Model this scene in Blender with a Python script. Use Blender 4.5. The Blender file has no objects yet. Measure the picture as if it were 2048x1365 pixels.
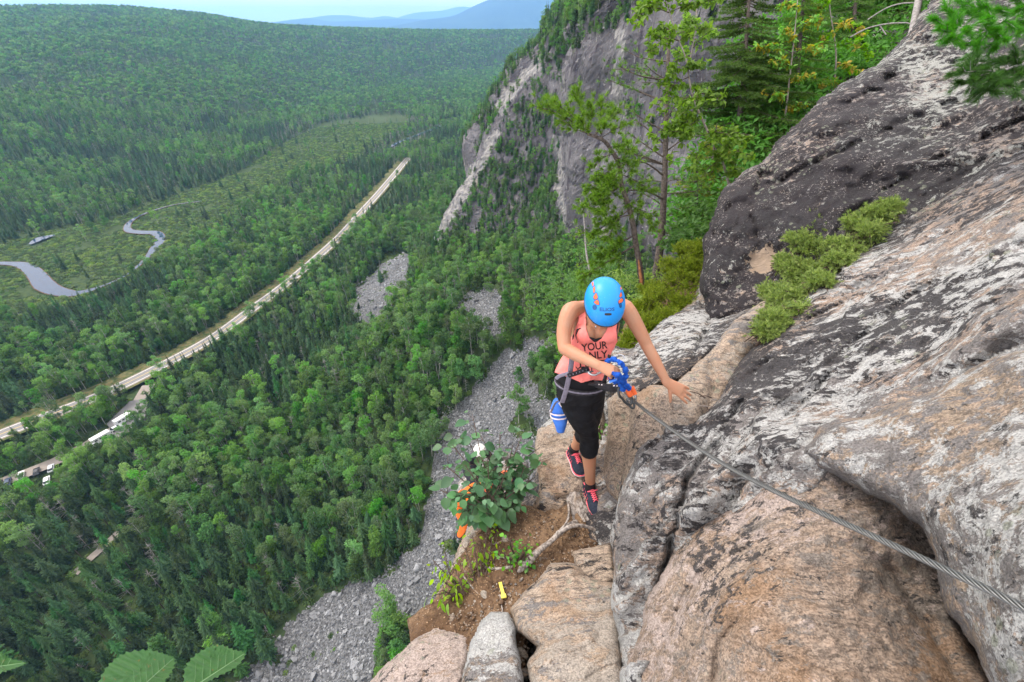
import bpy, bmesh, math, random
import numpy as np
from mathutils import Vector, Matrix

R = math.radians
scene = bpy.context.scene
COL = scene.collection

# ------------------------------------------------------------ camera, sky, sun, exposure
FPX = 927.0                      # focal length in pixels of the 2048 px wide photograph
PITCH = R(34.29)
cam_data = bpy.data.cameras.new('camera')
cam = bpy.data.objects.new('camera', cam_data)
COL.objects.link(cam)
cam_data.sensor_width = 36.0
cam_data.lens = FPX / 2048.0 * 36.0
cam_data.clip_start = 0.05
cam_data.clip_end = 30000.0
cam.location = (0, 0, 0)
cam.rotation_euler = (math.pi / 2 - PITCH, 0, 0)
scene.camera = cam

SUN_ELEV, SUN_AZ = R(54), R(300)           # azimuth clockwise from +Y (the way the camera looks)
world = bpy.data.worlds.new('World')
scene.world = world
world.use_nodes = True
wn = world.node_tree
wn.nodes.clear()
wo = wn.nodes.new('ShaderNodeOutputWorld')
wb = wn.nodes.new('ShaderNodeBackground')
ws = wn.nodes.new('ShaderNodeTexSky')
ws.sky_type = 'NISHITA'
ws.sun_disc = False
ws.sun_elevation = SUN_ELEV
ws.sun_rotation = SUN_AZ
ws.air_density = 1.6
ws.dust_density = 10.0
ws.ozone_density = 1.0
wb.inputs['Strength'].default_value = 0.15
cl_n = wn.nodes.new('ShaderNodeTexNoise'); cl_n.inputs['Scale'].default_value = 2.2; cl_n.inputs['Detail'].default_value = 6
cl_t = wn.nodes.new('ShaderNodeTexCoord'); wn.links.new(cl_t.outputs['Generated'], cl_n.inputs['Vector'])
cl_r = wn.nodes.new('ShaderNodeMapRange'); wn.links.new(cl_n.outputs['Fac'], cl_r.inputs[0])
cl_r.inputs['From Min'].default_value = .3; cl_r.inputs['From Max'].default_value = .7; cl_r.inputs['To Min'].default_value = .70; cl_r.inputs['To Max'].default_value = .96
cl_m = wn.nodes.new('ShaderNodeMix'); cl_m.data_type = 'RGBA'
wn.links.new(cl_r.outputs[0], cl_m.inputs[0]); wn.links.new(ws.outputs[0], cl_m.inputs[6]); cl_m.inputs[7].default_value = (9.2, 8.7, 8.5, 1)   # high thin cloud
wn.links.new(cl_m.outputs[2], wb.inputs['Color'])
wn.links.new(wb.outputs[0], wo.inputs['Surface'])
sd_ = bpy.data.lights.new('sun', 'SUN')
sd_.energy = 1.5
sd_.angle = R(10)
sd_.color = (1.0, 0.95, 0.87)
sun = bpy.data.objects.new('sun', sd_)
COL.objects.link(sun)
sun.location = (0, -5, 20)
_d = Vector((math.sin(SUN_AZ) * math.cos(SUN_ELEV), math.cos(SUN_AZ) * math.cos(SUN_ELEV), math.sin(SUN_ELEV)))
sun.rotation_euler = _d.to_track_quat('Z', 'Y').to_euler()
vs = scene.view_settings
scene.display_settings.display_device = 'sRGB'
vs.view_transform = 'Standard'
vs.look = 'None'
vs.exposure = 0.95
vs.gamma = 1.0
vs.use_curve_mapping = False
scene.cycles.max_bounces = 6
scene.cycles.diffuse_bounces = 3
scene.cycles.glossy_bounces = 2
scene.cycles.transmission_bounces = 3
scene.cycles.transparent_max_bounces = 6
scene.cycles.volume_bounces = 1
scene.cycles.volume_max_steps = 64
scene.cycles.use_adaptive_sampling = True
scene.cycles.adaptive_threshold = 0.02
scene.cycles.use_denoising = True

# ------------------------------------------------------------ helpers
CP, SP = math.cos(PITCH), math.sin(PITCH)

def ray(px, py):
    x = (px - 1024.0) / FPX
    y = (682.5 - py) / FPX
    return np.stack([x + 0 * y, CP + y * SP + 0 * x, -SP + y * CP + 0 * x], axis=-1)

def P(px, py, k):
    """the place in the world seen at a spot of the photograph, k metres deep"""
    px = np.asarray(px, float); py = np.asarray(py, float); k = np.asarray(k, float)
    return ray(px, py) * k[..., None]

def V(px, py, k):
    return Vector(P(px, py, k).tolist())

def proj(w):
    w = np.asarray(w, float)
    dep = w[..., 1] * CP - w[..., 2] * SP
    up = w[..., 1] * SP + w[..., 2] * CP
    dep_ = np.where(dep > 0.01, dep, 0.01)
    return 1024 + FPX * w[..., 0] / dep_, 682.5 - FPX * up / dep_, dep

def _hash(ix, iy, iz, s):
    n = (ix * 374761393 + iy * 668265263 + iz * 2147483647 + s * 974634777) & 0xFFFFFFFF
    n = ((n ^ (n >> 13)) * 1274126177) & 0xFFFFFFFF
    n = (n ^ (n >> 16)) & 0xFFFFFFFF
    n = (n * 2246822519) & 0xFFFFFFFF
    n = (n ^ (n >> 15)) & 0xFFFFFFFF
    return n / 4294967295.0

def noise(p, s=0):
    p = np.asarray(p, float)
    i = np.floor(p).astype(np.int64)
    f = p - i
    u = f * f * (3 - 2 * f)
    r = 0
    for dx in (0, 1):
        for dy in (0, 1):
            for dz in (0, 1):
                w = (u[..., 0] if dx else 1 - u[..., 0]) * (u[..., 1] if dy else 1 - u[..., 1]) * (u[..., 2] if dz else 1 - u[..., 2])
                r = r + w * _hash(i[..., 0] + dx, i[..., 1] + dy, i[..., 2] + dz, s)
    return r * 2 - 1

def fbm(p, o=4, s=0, g=0.5):
    p = np.asarray(p, float)
    r = 0; a = 1.0; t = 0
    for k in range(o):
        r = r + a * noise(p * (2 ** k) + 13.7 * k, s + k)
        t += a
        a *= g
    return r / t

def seg_dist(px, py, poly, closed=False):
    """distance to a polyline, parameter along it"""
    poly = np.asarray(poly, float)
    n = len(poly)
    best = np.full(np.shape(px), 1e18); bu = np.zeros(np.shape(px)); bx = np.zeros(np.shape(px)); by = np.zeros(np.shape(px))
    for a in range(n if closed else n - 1):
        A = poly[a][:2]; B = poly[(a + 1) % n][:2]
        d = B - A
        L = d @ d + 1e-12
        t = np.clip(((px - A[0]) * d[0] + (py - A[1]) * d[1]) / L, 0, 1)
        qx = A[0] + t * d[0]; qy = A[1] + t * d[1]
        dd = (px - qx) ** 2 + (py - qy) ** 2
        m = dd < best
        best = np.where(m, dd, best); bu = np.where(m, a + t, bu); bx = np.where(m, qx, bx); by = np.where(m, qy, by)
    return np.sqrt(best), bu, bx, by

def inside(px, py, poly):
    poly = np.asarray(poly, float)
    r = np.zeros(np.shape(px), bool)
    n = len(poly)
    for a in range(n):
        x1, y1 = poly[a][:2]; x2, y2 = poly[(a + 1) % n][:2]
        if y1 == y2: continue
        c = ((y1 > py) != (y2 > py)) & (px < (x2 - x1) * (py - y1) / (y2 - y1) + x1)
        r ^= c
    return r

def catmull(pts, n=8):
    pts = [np.asarray(p, float) for p in pts]
    out = []
    for i in range(len(pts) - 1):
        p0 = pts[max(i - 1, 0)]; p1 = pts[i]; p2 = pts[i + 1]; p3 = pts[min(i + 2, len(pts) - 1)]
        for j in range(n):
            t = j / n
            out.append(0.5 * (2 * p1 + (p2 - p0) * t + (2 * p0 - 5 * p1 + 4 * p2 - p3) * t * t + (3 * p1 - p0 - 3 * p2 + p3) * t ** 3))
    out.append(pts[-1])
    return np.array(out)

class MB:
    """collects geometry, builds ONE mesh"""
    def __init__(s):
        s.v = []; s.f = []; s.m = []; s.n = 0
    def add(s, verts, faces, mat=0):
        verts = np.asarray(verts, float).reshape(-1, 3)
        faces = np.asarray(faces, int)
        s.v.append(verts)
        s.f.append(faces + s.n)
        s.m.append(np.full(len(faces), mat, int))
        s.n += len(verts)
        return s
    def tube(s, pts, rad, n=6, cap=True, mat=0, flat=None):
        pts = np.asarray(pts, float); m = len(pts)
        rad = np.broadcast_to(np.asarray(rad, float), (m,)) if np.ndim(rad) < 2 else np.asarray(rad, float)
        tan = np.gradient(pts, axis=0)
        tan /= np.linalg.norm(tan, axis=1)[:, None] + 1e-12
        ref = np.array([0, 0, 1.0]) if abs(tan[0][2]) < 0.9 else np.array([1.0, 0, 0])
        if flat is not None: ref = np.asarray(flat, float)
        N = []; b = ref
        for t in tan:
            b = b - t * (b @ t)
            b = b / (np.linalg.norm(b) + 1e-12)
            N.append(b)
        N = np.array(N); B = np.cross(tan, N)
        a = np.arange(n) / n * 2 * math.pi
        if rad.ndim == 1: ra = rad; rb = rad
        else: ra = rad[:, 0]; rb = rad[:, 1]
        v = pts[:, None, :] + N[:, None, :] * (np.cos(a)[None, :, None] * ra[:, None, None]) + B[:, None, :] * (np.sin(a)[None, :, None] * rb[:, None, None])
        v = v.reshape(-1, 3)
        i = np.arange(m - 1)[:, None] * n; j = np.arange(n)[None, :]
        q = np.stack([i + j, i + (j + 1) % n, i + n + (j + 1) % n, i + n + j], -1).reshape(-1, 4)
        s.add(v, q, mat)
        if cap:
            c = np.array([pts[0] - tan[0] * 0.0, pts[-1]])
            k0 = s.n
            vv = np.concatenate([v[:n], c[:1], v[-n:], c[1:]])
            f = [[(x + 1) % n, x, n, n] for x in range(n)] + [[n + 1 + x, n + 1 + (x + 1) % n, 2 * n + 1, 2 * n + 1] for x in range(n)]
            s.add(vv, f, mat)
        return s
    def box(s, c, half, rot=None, mat=0):
        c = np.asarray(c, float); h = np.asarray(half, float)
        v = np.array([[x, y, z] for x in (-1, 1) for y in (-1, 1) for z in (-1, 1)], float) * h
        if rot is not None: v = v @ np.array(rot).T
        f = [[0, 1, 3, 2], [4, 6, 7, 5], [0, 4, 5, 1], [2, 3, 7, 6], [0, 2, 6, 4], [1, 5, 7, 3]]
        return s.add(v + c, f, mat)
    def ell(s, c, rad, nu=14, nv=9, rot=None, mat=0):
        c = np.asarray(c, float); rad = np.broadcast_to(np.asarray(rad, float), (3,))
        v = []
        for i in range(nv + 1):
            th = math.pi * i / nv
            for j in range(nu):
                ph = 2 * math.pi * j / nu
                v.append([math.sin(th) * math.cos(ph), math.sin(th) * math.sin(ph), math.cos(th)])
        v = np.array(v) * rad
        if rot is not None: v = v @ np.array(rot).T
        f = [[i * nu + j, (i + 1) * nu + j, (i + 1) * nu + (j + 1) % nu, i * nu + (j + 1) % nu] for i in range(nv) for j in range(nu)]
        return s.add(v + c, f, mat)
    def mesh(s, name, mats=None, smooth=False):
        me = bpy.data.meshes.new(name)
        V_ = np.concatenate(s.v) if s.v else np.zeros((0, 3))
        fl = []; st = []; mm = []; c = 0
        arrs = []
        tot = 0
        for f, m in zip(s.f, s.m):
            if len(f) == 0: continue
            if f.shape[1] == 4:
                tri = (f[:, 3] == f[:, 2])
                if tri.any():
                    q = f[~tri]; t = f[tri][:, :3]
                    if len(q): arrs.append((q, m[~tri]))
                    arrs.append((t, m[tri]))
                    continue
            arrs.append((f, m))
        loops = np.concatenate([a.ravel() for a, _ in arrs]) if arrs else np.zeros(0, int)
        cnt = np.concatenate([np.full(len(a), a.shape[1]) for a, _ in arrs]) if arrs else np.zeros(0, int)
        mi = np.concatenate([b for _, b in arrs]) if arrs else np.zeros(0, int)
        me.vertices.add(len(V_)); me.vertices.foreach_set('co', V_.ravel())
        me.loops.add(len(loops)); me.loops.foreach_set('vertex_index', loops.astype(np.int32))
        me.polygons.add(len(cnt))
        me.polygons.foreach_set('loop_start', (np.cumsum(cnt) - cnt).astype(np.int32))
        me.polygons.foreach_set('loop_total', cnt.astype(np.int32))
        me.polygons.foreach_set('material_index', mi.astype(np.int32))
        me.polygons.foreach_set('use_smooth', np.full(len(cnt), bool(smooth)))
        me.update(calc_edges=True)
        me.validate()
        for m in (mats or []): me.materials.append(m)
        return me
    def build(s, name, mats=None, parent=None, smooth=False):
        if mats is not None and not isinstance(mats, (list, tuple)): mats = [mats]
        o = bpy.data.objects.new(name, s.mesh(name, mats, smooth))
        COL.objects.link(o)
        if parent is not None: o.parent = parent
        return o

def tag(o, label=None, cat=None, group=None, kind=None):
    if label: o['label'] = label
    if cat: o['category'] = cat
    if group: o['group'] = group
    if kind: o['kind'] = kind
    return o

def empty(name, loc, label, cat, group=None):
    o = bpy.data.objects.new(name, None)
    COL.objects.link(o)
    o.location = Vector([float(c) for c in loc])
    o.empty_display_size = 0.1
    return tag(o, label, cat, group)

def adopt(o, root):
    """parent a mesh given in world coordinates to its thing, keeping its place"""
    o.parent = root
    o.matrix_parent_inverse = Matrix.Translation(-root.location)
    return o

def grid_faces(nu, nv):
    i = np.arange(nu - 1)[:, None] * nv; j = np.arange(nv - 1)[None, :]
    return np.stack([i + j, i + nv + j, i + nv + j + 1, i + j + 1], -1).reshape(-1, 4)

# ------------------------------------------------------------ materials
MATS = {}
class NT:
    def __init__(s, name):
        s.m = bpy.data.materials.new(name); s.m.use_nodes = True
        s.t = s.m.node_tree; s.t.nodes.clear()
        s.out = s.n('ShaderNodeOutputMaterial')
    def n(s, ty, **k):
        x = s.t.nodes.new(ty)
        for a, b in k.items(): setattr(x, a, b)
        return x
    def l(s, a, b): s.t.links.new(a, b)
    def noise(s, vec, scale, detail=4, rough=0.55, dist=0.0):
        x = s.n('ShaderNodeTexNoise'); s.l(vec, x.inputs['Vector'])
        x.inputs['Scale'].default_value = scale; x.inputs['Detail'].default_value = detail
        x.inputs['Roughness'].default_value = rough; x.inputs['Distortion'].default_value = dist
        return x.outputs['Fac']
    def voro(s, vec, scale, feature='F1', out='Distance'):
        x = s.n('ShaderNodeTexVoronoi', feature=feature); s.l(vec, x.inputs['Vector'])
        x.inputs['Scale'].default_value = scale
        return x.outputs[out]
    def ramp(s, fac, stops, interp='LINEAR'):
        x = s.n('ShaderNodeValToRGB'); s.l(fac, x.inputs[0])
        e = x.color_ramp; e.interpolation = interp
        while len(e.elements) > 1: e.elements.remove(e.elements[-1])
        e.elements[0].position = stops[0][0]; e.elements[0].color = s.c4(stops[0][1])
        for p, c in stops[1:]:
            y = e.elements.new(p); y.color = s.c4(c)
        return x.outputs[0]
    def c4(s, c):
        if not hasattr(c, '__len__'): return (c, c, c, 1)
        return tuple(c) + (1,) if len(c) == 3 else tuple(c)
    def step(s, fac, a, b):
        x = s.n('ShaderNodeMapRange'); x.interpolation_type = 'SMOOTHSTEP'
        s.l(fac, x.inputs['Value']); x.inputs['From Min'].default_value = a; x.inputs['From Max'].default_value = b
        return x.outputs[0]
    def mix(s, fac, a, b, mode='MIX'):
        x = s.n('ShaderNodeMix', data_type='RGBA', blend_type=mode)
        for sock, v in ((x.inputs[0], fac), (x.inputs[6], a), (x.inputs[7], b)):
            if isinstance(v, bpy.types.NodeSocket): s.l(v, sock)
            elif sock == x.inputs[0]: sock.default_value = v
            else: sock.default_value = s.c4(v)
        return x.outputs[2]
    def math(s, op, a, b=0.0, c=None):
        x = s.n('ShaderNodeMath', operation=op)
        for i, v in enumerate((a, b) if c is None else (a, b, c)):
            if isinstance(v, bpy.types.NodeSocket): s.l(v, x.inputs[i])
            else: x.inputs[i].default_value = v
        return x.outputs[0]
    def mapping(s, vec, rot=(0, 0, 0), scale=(1, 1, 1), loc=(0, 0, 0)):
        x = s.n('ShaderNodeMapping'); s.l(vec, x.inputs[0])
        x.inputs['Rotation'].default_value = rot; x.inputs['Scale'].default_value = scale; x.inputs['Location'].default_value = loc
        return x.outputs[0]
    def bump(s, h, strength=0.5, dist=0.01, normal=None):
        x = s.n('ShaderNodeBump'); s.l(h, x.inputs['Height'])
        x.inputs['Strength'].default_value = strength; x.inputs['Distance'].default_value = dist
        if normal is not None: s.l(normal, x.inputs['Normal'])
        return x.outputs[0]
    def bsdf(s, col, rough=0.7, normal=None, metal=0.0, spec=0.5, **k):
        x = s.n('ShaderNodeBsdfPrincipled')
        if isinstance(col, bpy.types.NodeSocket): s.l(col, x.inputs['Base Color'])
        else: x.inputs['Base Color'].default_value = s.c4(col)
        if isinstance(rough, bpy.types.NodeSocket): s.l(rough, x.inputs['Roughness'])
        else: x.inputs['Roughness'].default_value = rough
        x.inputs['Metallic'].default_value = metal
        x.inputs['Specular IOR Level'].default_value = spec
        for a, b in k.items(): x.inputs[a.replace('_', ' ')].default_value = b
        if normal is not None: s.l(normal, x.inputs['Normal'])
        s.l(x.outputs[0], s.out.inputs[0])
        return x
    def pos(s): return s.n('ShaderNodeNewGeometry').outputs['Position']
    def obj(s): return s.n('ShaderNodeTexCoord').outputs['Object']
    def rnd_obj(s): return s.n('ShaderNodeObjectInfo').outputs['Random']
    def rnd_isl(s): return s.n('ShaderNodeNewGeometry').outputs['Random Per Island']

def plain(name, col, rough=0.6, metal=0.0, var=0.12, scale=40, bump=0.0, spec=0.4, **k):
    t = NT(name)
    v = t.noise(t.obj(), scale, 4)
    c = t.mix(t.step(v, 0.3, 0.7), [x * (1 - var) for x in col], [min(1, x * (1 + var)) for x in col])
    n = t.bump(t.noise(t.obj(), scale * 3, 3), bump, 0.002) if bump else None
    t.bsdf(c, rough, n, metal, spec, **k)
    return t.m

def leafmat(name, c1, c2, c3=None, trans=0.35, rough=0.6, island=True, world_var=None, spec=0.3):
    """foliage: colour differs leaf by leaf, tree by tree"""
    t = NT(name)
    ra = t.rnd_isl() if island else t.noise(t.obj(), 3, 2)
    a = t.mix(ra, c1, c2)
    ro = t.rnd_obj()
    if c3 is not None: a = t.mix(t.step(ro, 0.35, 1.0), a, c3)
    hs = t.n('ShaderNodeHueSaturation'); t.l(a, hs.inputs['Color'])
    t.l(t.math('MULTIPLY_ADD', ro, 0.8, 0.62), hs.inputs['Value'])
    t.l(t.math('MULTIPLY_ADD', t.math('FRACT', t.math('MULTIPLY', ro, 7.31)), 0.045, 0.475), hs.inputs['Hue'])
    t.l(t.math('MULTIPLY_ADD', t.math('FRACT', t.math('MULTIPLY', ro, 13.7)), 0.35, 0.85), hs.inputs['Saturation'])
    col = hs.outputs[0]
    if world_var:
        w = t.noise(t.pos(), world_var[0], 3)
        col = t.mix(t.step(w, 0.42, 0.62), col, world_var[1], 'MULTIPLY')
    d = t.n('ShaderNodeBsdfPrincipled'); t.l(col, d.inputs['Base Color']); d.inputs['Roughness'].default_value = rough
    d.inputs['Specular IOR Level'].default_value = spec
    tr = t.n('ShaderNodeBsdfTranslucent')
    t.l(t.mix(0.5, col, (0.25, 0.42, 0.03), 'MIX') if False else t.mix(1.0, col, (1.6, 1.9, 0.7), 'MULTIPLY'), tr.inputs[0])
    mx = t.n('ShaderNodeMixShader'); mx.inputs[0].default_value = trans
    t.l(d.outputs[0], mx.inputs[1]); t.l(tr.outputs[0], mx.inputs[2]); t.l(mx.outputs[0], t.out.inputs[0])
    return t.m
# ============================================================ THE VALLEY
FLOOR = -140.0
FOOT = np.array([(160, 900, -110), (90, 620, -105), (60, 420, -105), (20, 345, -110), (-28, 305, -112), (-47, 280, -111), (-34, 255, -105), (-8, 235, -96),
                 (8, 214, -86), (18, 194, -79), (32, 172, -72), (46, 150, -66), (52, 120, -72), (42, 80, -85),
                 (28, 50, -95), (16, 20, -100), (14, -60, -100)], float)
AZ_K = np.array([-80, -60, -48.5, -27.4, -6.6, 0, 10, 40])
RB_K = np.array([520, 540, 610, 964, 1818, 2000, 2200, 2300])
EL_K = np.array([(-80, 0.6), (-50, 1.0), (-42, 1.10), (-38, 1.22), (-34, 1.24), (-31.5, 1.02), (-28.8, 0.80), (-26.5, 0.45), (-24.5, 0.2), (-22.7, 0.02), (-18, -0.18), (-10, -0.38), (0, -0.42), (8, -0.3), (40, 0)])

def ground_z(x, y):
    x = np.asarray(x, float); y = np.asarray(y, float)
    r = np.hypot(x, y) + 1e-6
    az = np.degrees(np.arctan2(x, y))
    rb = np.interp(az, AZ_K, RB_K)
    el = np.interp(az, EL_K[:, 0], EL_K[:, 1])
    rc = 2600.0
    zc = rc * np.tan(np.radians(el)) - 12
    p3 = np.stack([x / 420, y / 420, 0 * x], -1)
    t = np.clip((r - rb) / (rc - rb), 0, 1)
    s = 1 - (1 - t) ** 1.7
    z = FLOOR + (zc - FLOOR) * s + fbm(p3, 3, 5) * 26 * np.sin(np.pi * np.clip(t, 0, 1)) ** 1.0
    z = np.where(r > rc, np.maximum(zc - (r - rc) * 0.02, -150), z)
    z = z + fbm(np.stack([x / 45, y / 45, 0 * x], -1), 3, 9) * 1.2
    d, u, _, _ = seg_dist(x, y, FOOT)
    fz = np.interp(-y, -FOOT[:, 1], FOOT[:, 2])
    # right of the cliff foot the slope lies under the rock
    tal = fz - np.clip(d - 2, 0, None) * 0.60
    tal = tal + fbm(np.stack([x / 14, y / 14, 0 * x], -1), 3, 3) * 1.6
    k = 5.0
    h = np.clip(0.5 + 0.5 * (tal - z) / k, 0, 1)
    return np.where(r < 1500, z * (1 - h) + tal * h + k * h * (1 - h), z)

def G(px, py, lift=0.0):
    """where the sight line through a spot of the photograph meets the ground of the valley"""
    px = np.atleast_1d(np.asarray(px, float)); py = np.atleast_1d(np.asarray(py, float))
    d = ray(px, py)
    ts = np.geomspace(40, 6000, 260)
    pts = d[:, None, :] * ts[None, :, None]
    below = pts[..., 2] < ground_z(pts[..., 0], pts[..., 1]) + lift
    i = np.argmax(below, axis=1); i = np.where(below.any(axis=1), i, len(ts) - 1)
    lo = ts[np.maximum(i - 1, 0)]; hi = ts[i]
    for _ in range(18):
        mid = (lo + hi) / 2
        q = d * mid[:, None]
        b = q[:, 2] < ground_z(q[:, 0], q[:, 1]) + lift
        hi = np.where(b, mid, hi); lo = np.where(b, lo, mid)
    return d * hi[:, None]

# --- ground sheet
t = NT('forest_floor')
p = t.pos()
n1 = t.noise(p, 0.02, 5); n2 = t.noise(p, 0.4, 4)
c = t.mix(t.step(n2, 0.3, 0.7), (0.026, 0.046, 0.018), (0.055, 0.08, 0.028))
c = t.mix(t.step(n1, 0.45, 0.65), c, (0.05, 0.075, 0.03))
t.bsdf(c, 0.95, t.bump(n2, 0.6, 0.5), spec=0.1)
MATS['floor'] = t.m

az = np.radians(np.linspace(-88, 62, 460))
rr = np.concatenate([np.linspace(6, 300, 90), np.geomspace(305, 22000, 170)])
A_, R_ = np.meshgrid(az, rr, indexing='ij')
gx = R_ * np.sin(A_); gy = R_ * np.cos(A_)
gz = ground_z(gx, gy)
ground = MB().add(np.stack([gx, gy, gz], -1), grid_faces(len(az), len(rr))[:, ::-1]).build('ground', MATS['floor'], smooth=True)
tag(ground, kind='structure')

# --- far mountains: ridges with real depth
t = NT('mountain_forest')
p = t.pos()
c = t.mix(t.step(t.noise(p, 0.002, 6), 0.4, 0.65), (0.010, 0.024, 0.028), (0.024, 0.042, 0.036))
t.bsdf(c, 0.95, t.bump(t.noise(p, 0.02, 5), 0.8, 20), spec=0.05)
MATS['mount'] = t.m
def ridge(sil, dist, depth, base, seed):
    """a mountain whose crest follows the skyline, falling to both sides"""
    sil = catmull([(a, b) for a, b in sil], 10)
    w = ray(sil[:, 0], sil[:, 1])
    w = w / np.hypot(w[:, 0], w[:, 1])[:, None] * dist
    rows = []
    for s in np.linspace(-1, 1, 25):
        q = w.copy()
        sc = 1 + s * depth / dist
        q[:, 0] *= sc; q[:, 1] *= sc
        f = np.cos(s * math.pi / 2) ** 1.3
        zz = base + (w[:, 2] - base) * f
        nz = fbm(np.stack([q[:, 0] / 1500, q[:, 1] / 1500, 0 * zz], -1), 5, seed) * 240 * (1 - f) * (0.4 + f)
        q[:, 2] = zz + nz
        rows.append(q)
    v = np.stack(rows, 0)
    o = MB().add(v, grid_faces(v.shape[0], v.shape[1])[:, ::-1]).build('mountain', MATS['mount'], smooth=True)
    tag(o, kind='structure')
    return o
ridge([(350, 62), (470, 54), (530, 47), (600, 38), (625, 37), (660, 43), (720, 42), (790, 38), (860, 40), (940, 46), (1100, 60)], 13500, 2600, -150, 21)
ridge([(480, 60), (560, 48), (640, 33), (690, 31), (740, 36), (775, 33), (830, 44), (900, 60)], 17500, 2600, -150, 22)
ridge([(700, 60), (780, 40), (830, 26), (880, 22), (920, 14), (950, 18), (1000, 40), (1060, 60)], 20500, 2600, -150, 23)
ridge([(720, 64), (800, 50), (850, 40), (905, 32), (945, 14), (985, -2), (1040, -14), (1120, -16), (1190, -22), (1300, -40), (1500, -20), (1800, 20), (2000, 60)], 11000, 2600, -150, 24)

# --- road
def ribbon(pts, half, z_off=0.0, off=0.0, flatz=None):
    """flat strip along a plan path"""
    pts = np.asarray(pts, float)
    d = np.gradient(pts[:, :2], axis=0); d /= np.linalg.norm(d, axis=1)[:, None]
    nrm = np.stack([-d[:, 1], d[:, 0]], -1)
    half = np.broadcast_to(half, (len(pts),))
    a = pts.copy(); b = pts.copy()
    a[:, :2] += nrm * (off + half)[:, None]; b[:, :2] += nrm * (off - half)[:, None]
    a[:, 2] += z_off; b[:, 2] += z_off
    return np.stack([a, b], 1)
def ribbon_mesh(name, pts, half, mat, z_off=0.0, off=0.0, kind='structure', parent=None):
    v = ribbon(pts, half, z_off, off)
    o = MB().add(v, grid_faces(len(pts), 2)).build(name, mat, parent)
    if kind: tag(o, kind=kind)
    return o
road_px = catmull([(-260, 985), (-120, 925), (0, 876), (100, 838), (200, 800), (262, 771), (350, 726), (430, 682), (500, 629), (560, 582), (620, 531), (680, 476), (722, 430), (762, 385), (802, 336), (818, 318)], 6)
ROAD = G(road_px[:, 0], road_px[:, 1]); ROAD[:, 2] = FLOOR + 1.6
# smooth in plan
for _ in range(6): ROAD[1:-1, :2] = (ROAD[:-2, :2] + 2 * ROAD[1:-1, :2] + ROAD[2:, :2]) / 4
t = NT('verge_grass'); p = t.pos()
t.bsdf(t.mix(t.step(t.noise(p, 0.5, 5), .35, .65), (0.06, 0.085, 0.03), (0.15, 0.13, 0.06)), 0.95, t.bump(t.noise(p, 3, 3), .5, .2), spec=.1); MATS['verge'] = t.m
t = NT('gravel_shoulder'); p = t.pos()
t.bsdf(t.mix(t.noise(p, 1.5, 6), (0.22, 0.19, 0.165), (0.32, 0.28, 0.25)), 0.95, spec=.1); MATS['gravel'] = t.m
t = NT('asphalt'); p = t.pos()
t.bsdf(t.mix(t.noise(p, 0.6, 6), (0.17, 0.165, 0.165), (0.23, 0.22, 0.22)), 0.9, spec=.2); MATS['asphalt'] = t.m
MATS['paint'] = plain('road_paint', (0.75, 0.74, 0.70), 0.7, scale=3)
MATS['paint_yellow'] = plain('road_paint_yellow', (0.62, 0.45, 0.10), 0.7, scale=3)
ribbon_mesh('verge', ROAD, 8.0, MATS['verge'], 0.0, 2.5)
ribbon_mesh('road_shoulder', ROAD, 3.9, MATS['gravel'], 0.05)
ribbon_mesh('road', ROAD, 3.1, MATS['asphalt'], 0.09)
ribbon_mesh('road_marking', ROAD, 0.12, MATS['paint_yellow'], 0.12)
ribbon_mesh('road_marking', ROAD, 0.14, MATS['paint'], 0.12, 2.85)
ribbon_mesh('road_marking', ROAD, 0.14, MATS['paint'], 0.12, -2.85)

# --- river
riv_px = catmull([(-90, 545), (-30, 532), (20, 529), (52, 534), (74, 552), (92, 574), (120, 586), (155, 588), (205, 574), (255, 550), (288, 522), (308, 498), (322, 480), (312, 468), (285, 467), (260, 464), (256, 454), (270, 440), (305, 424), (350, 412), (400, 406)], 5)
RIV = G(riv_px[:, 0], riv_px[:, 1]); RIV[:, 2] = FLOOR + 0.9
hw = np.interp(riv_px[:, 0] * 0 + np.arange(len(riv_px)) / 5.0, [0, 2, 3, 5, 7, 8, 9, 10, 11, 13, 14, 16, 18, 22], [2, 2.5, 4, 5.2, 3.4, 1.2, .8, 1.2, 2.8, 3.6, 3.4, 2.2, .7, .5])
t = NT('river_water'); p = t.pos()
t.bsdf((0.012, 0.032, 0.075), 0.04, t.bump(t.noise(p, 0.8, 3), 0.08, 0.05), spec=0.28); MATS['water'] = t.m
t = NT('river_sand'); p = t.pos()
t.bsdf(t.mix(t.noise(p, 0.5, 5), (0.07, 0.045, 0.03), (0.15, 0.10, 0.065)), 0.9, spec=.1); MATS['sand'] = t.m
ribbon_mesh('river_bank', RIV, hw + .6, MATS['sand'], 0.0)
ribbon_mesh('river', RIV, hw, MATS['water'], 0.12)
riv2_px = catmull([(770, 302), (800, 286), (835, 272), (862, 262), (900, 246), (930, 236)], 5)
RIV2 = G(riv2_px[:, 0], riv2_px[:, 1]); RIV2[:, 2] = FLOOR + 1.2
ribbon_mesh('river', RIV2, 3.0, MATS['water'], 0.3)
pond_px = catmull([(62, 492), (85, 480), (112, 474)], 4)
PND = G(pond_px[:, 0], pond_px[:, 1]); PND[:, 2] = FLOOR + 0.9
ribbon_mesh('pond', PND, np.interp(np.linspace(0, 1, len(PND)), [0, .5, 1], [1, 5, 1]), MATS['water'], 0.2)
MEADOW = [(-200, 520), (0, 492), (90, 462), (230, 440), (262, 425), (330, 398), (420, 366), (470, 350), (590, 345), (560, 378), (505, 405), (470, 440), (420, 470), (380, 510), (330, 535), (240, 580), (150, 615), (60, 640), (-200, 680)]
MEADOW2 = [(470, 350), (560, 292), (650, 246), (780, 226), (830, 238), (740, 306), (640, 345), (560, 365)]
DARKFOREST = None
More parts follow.
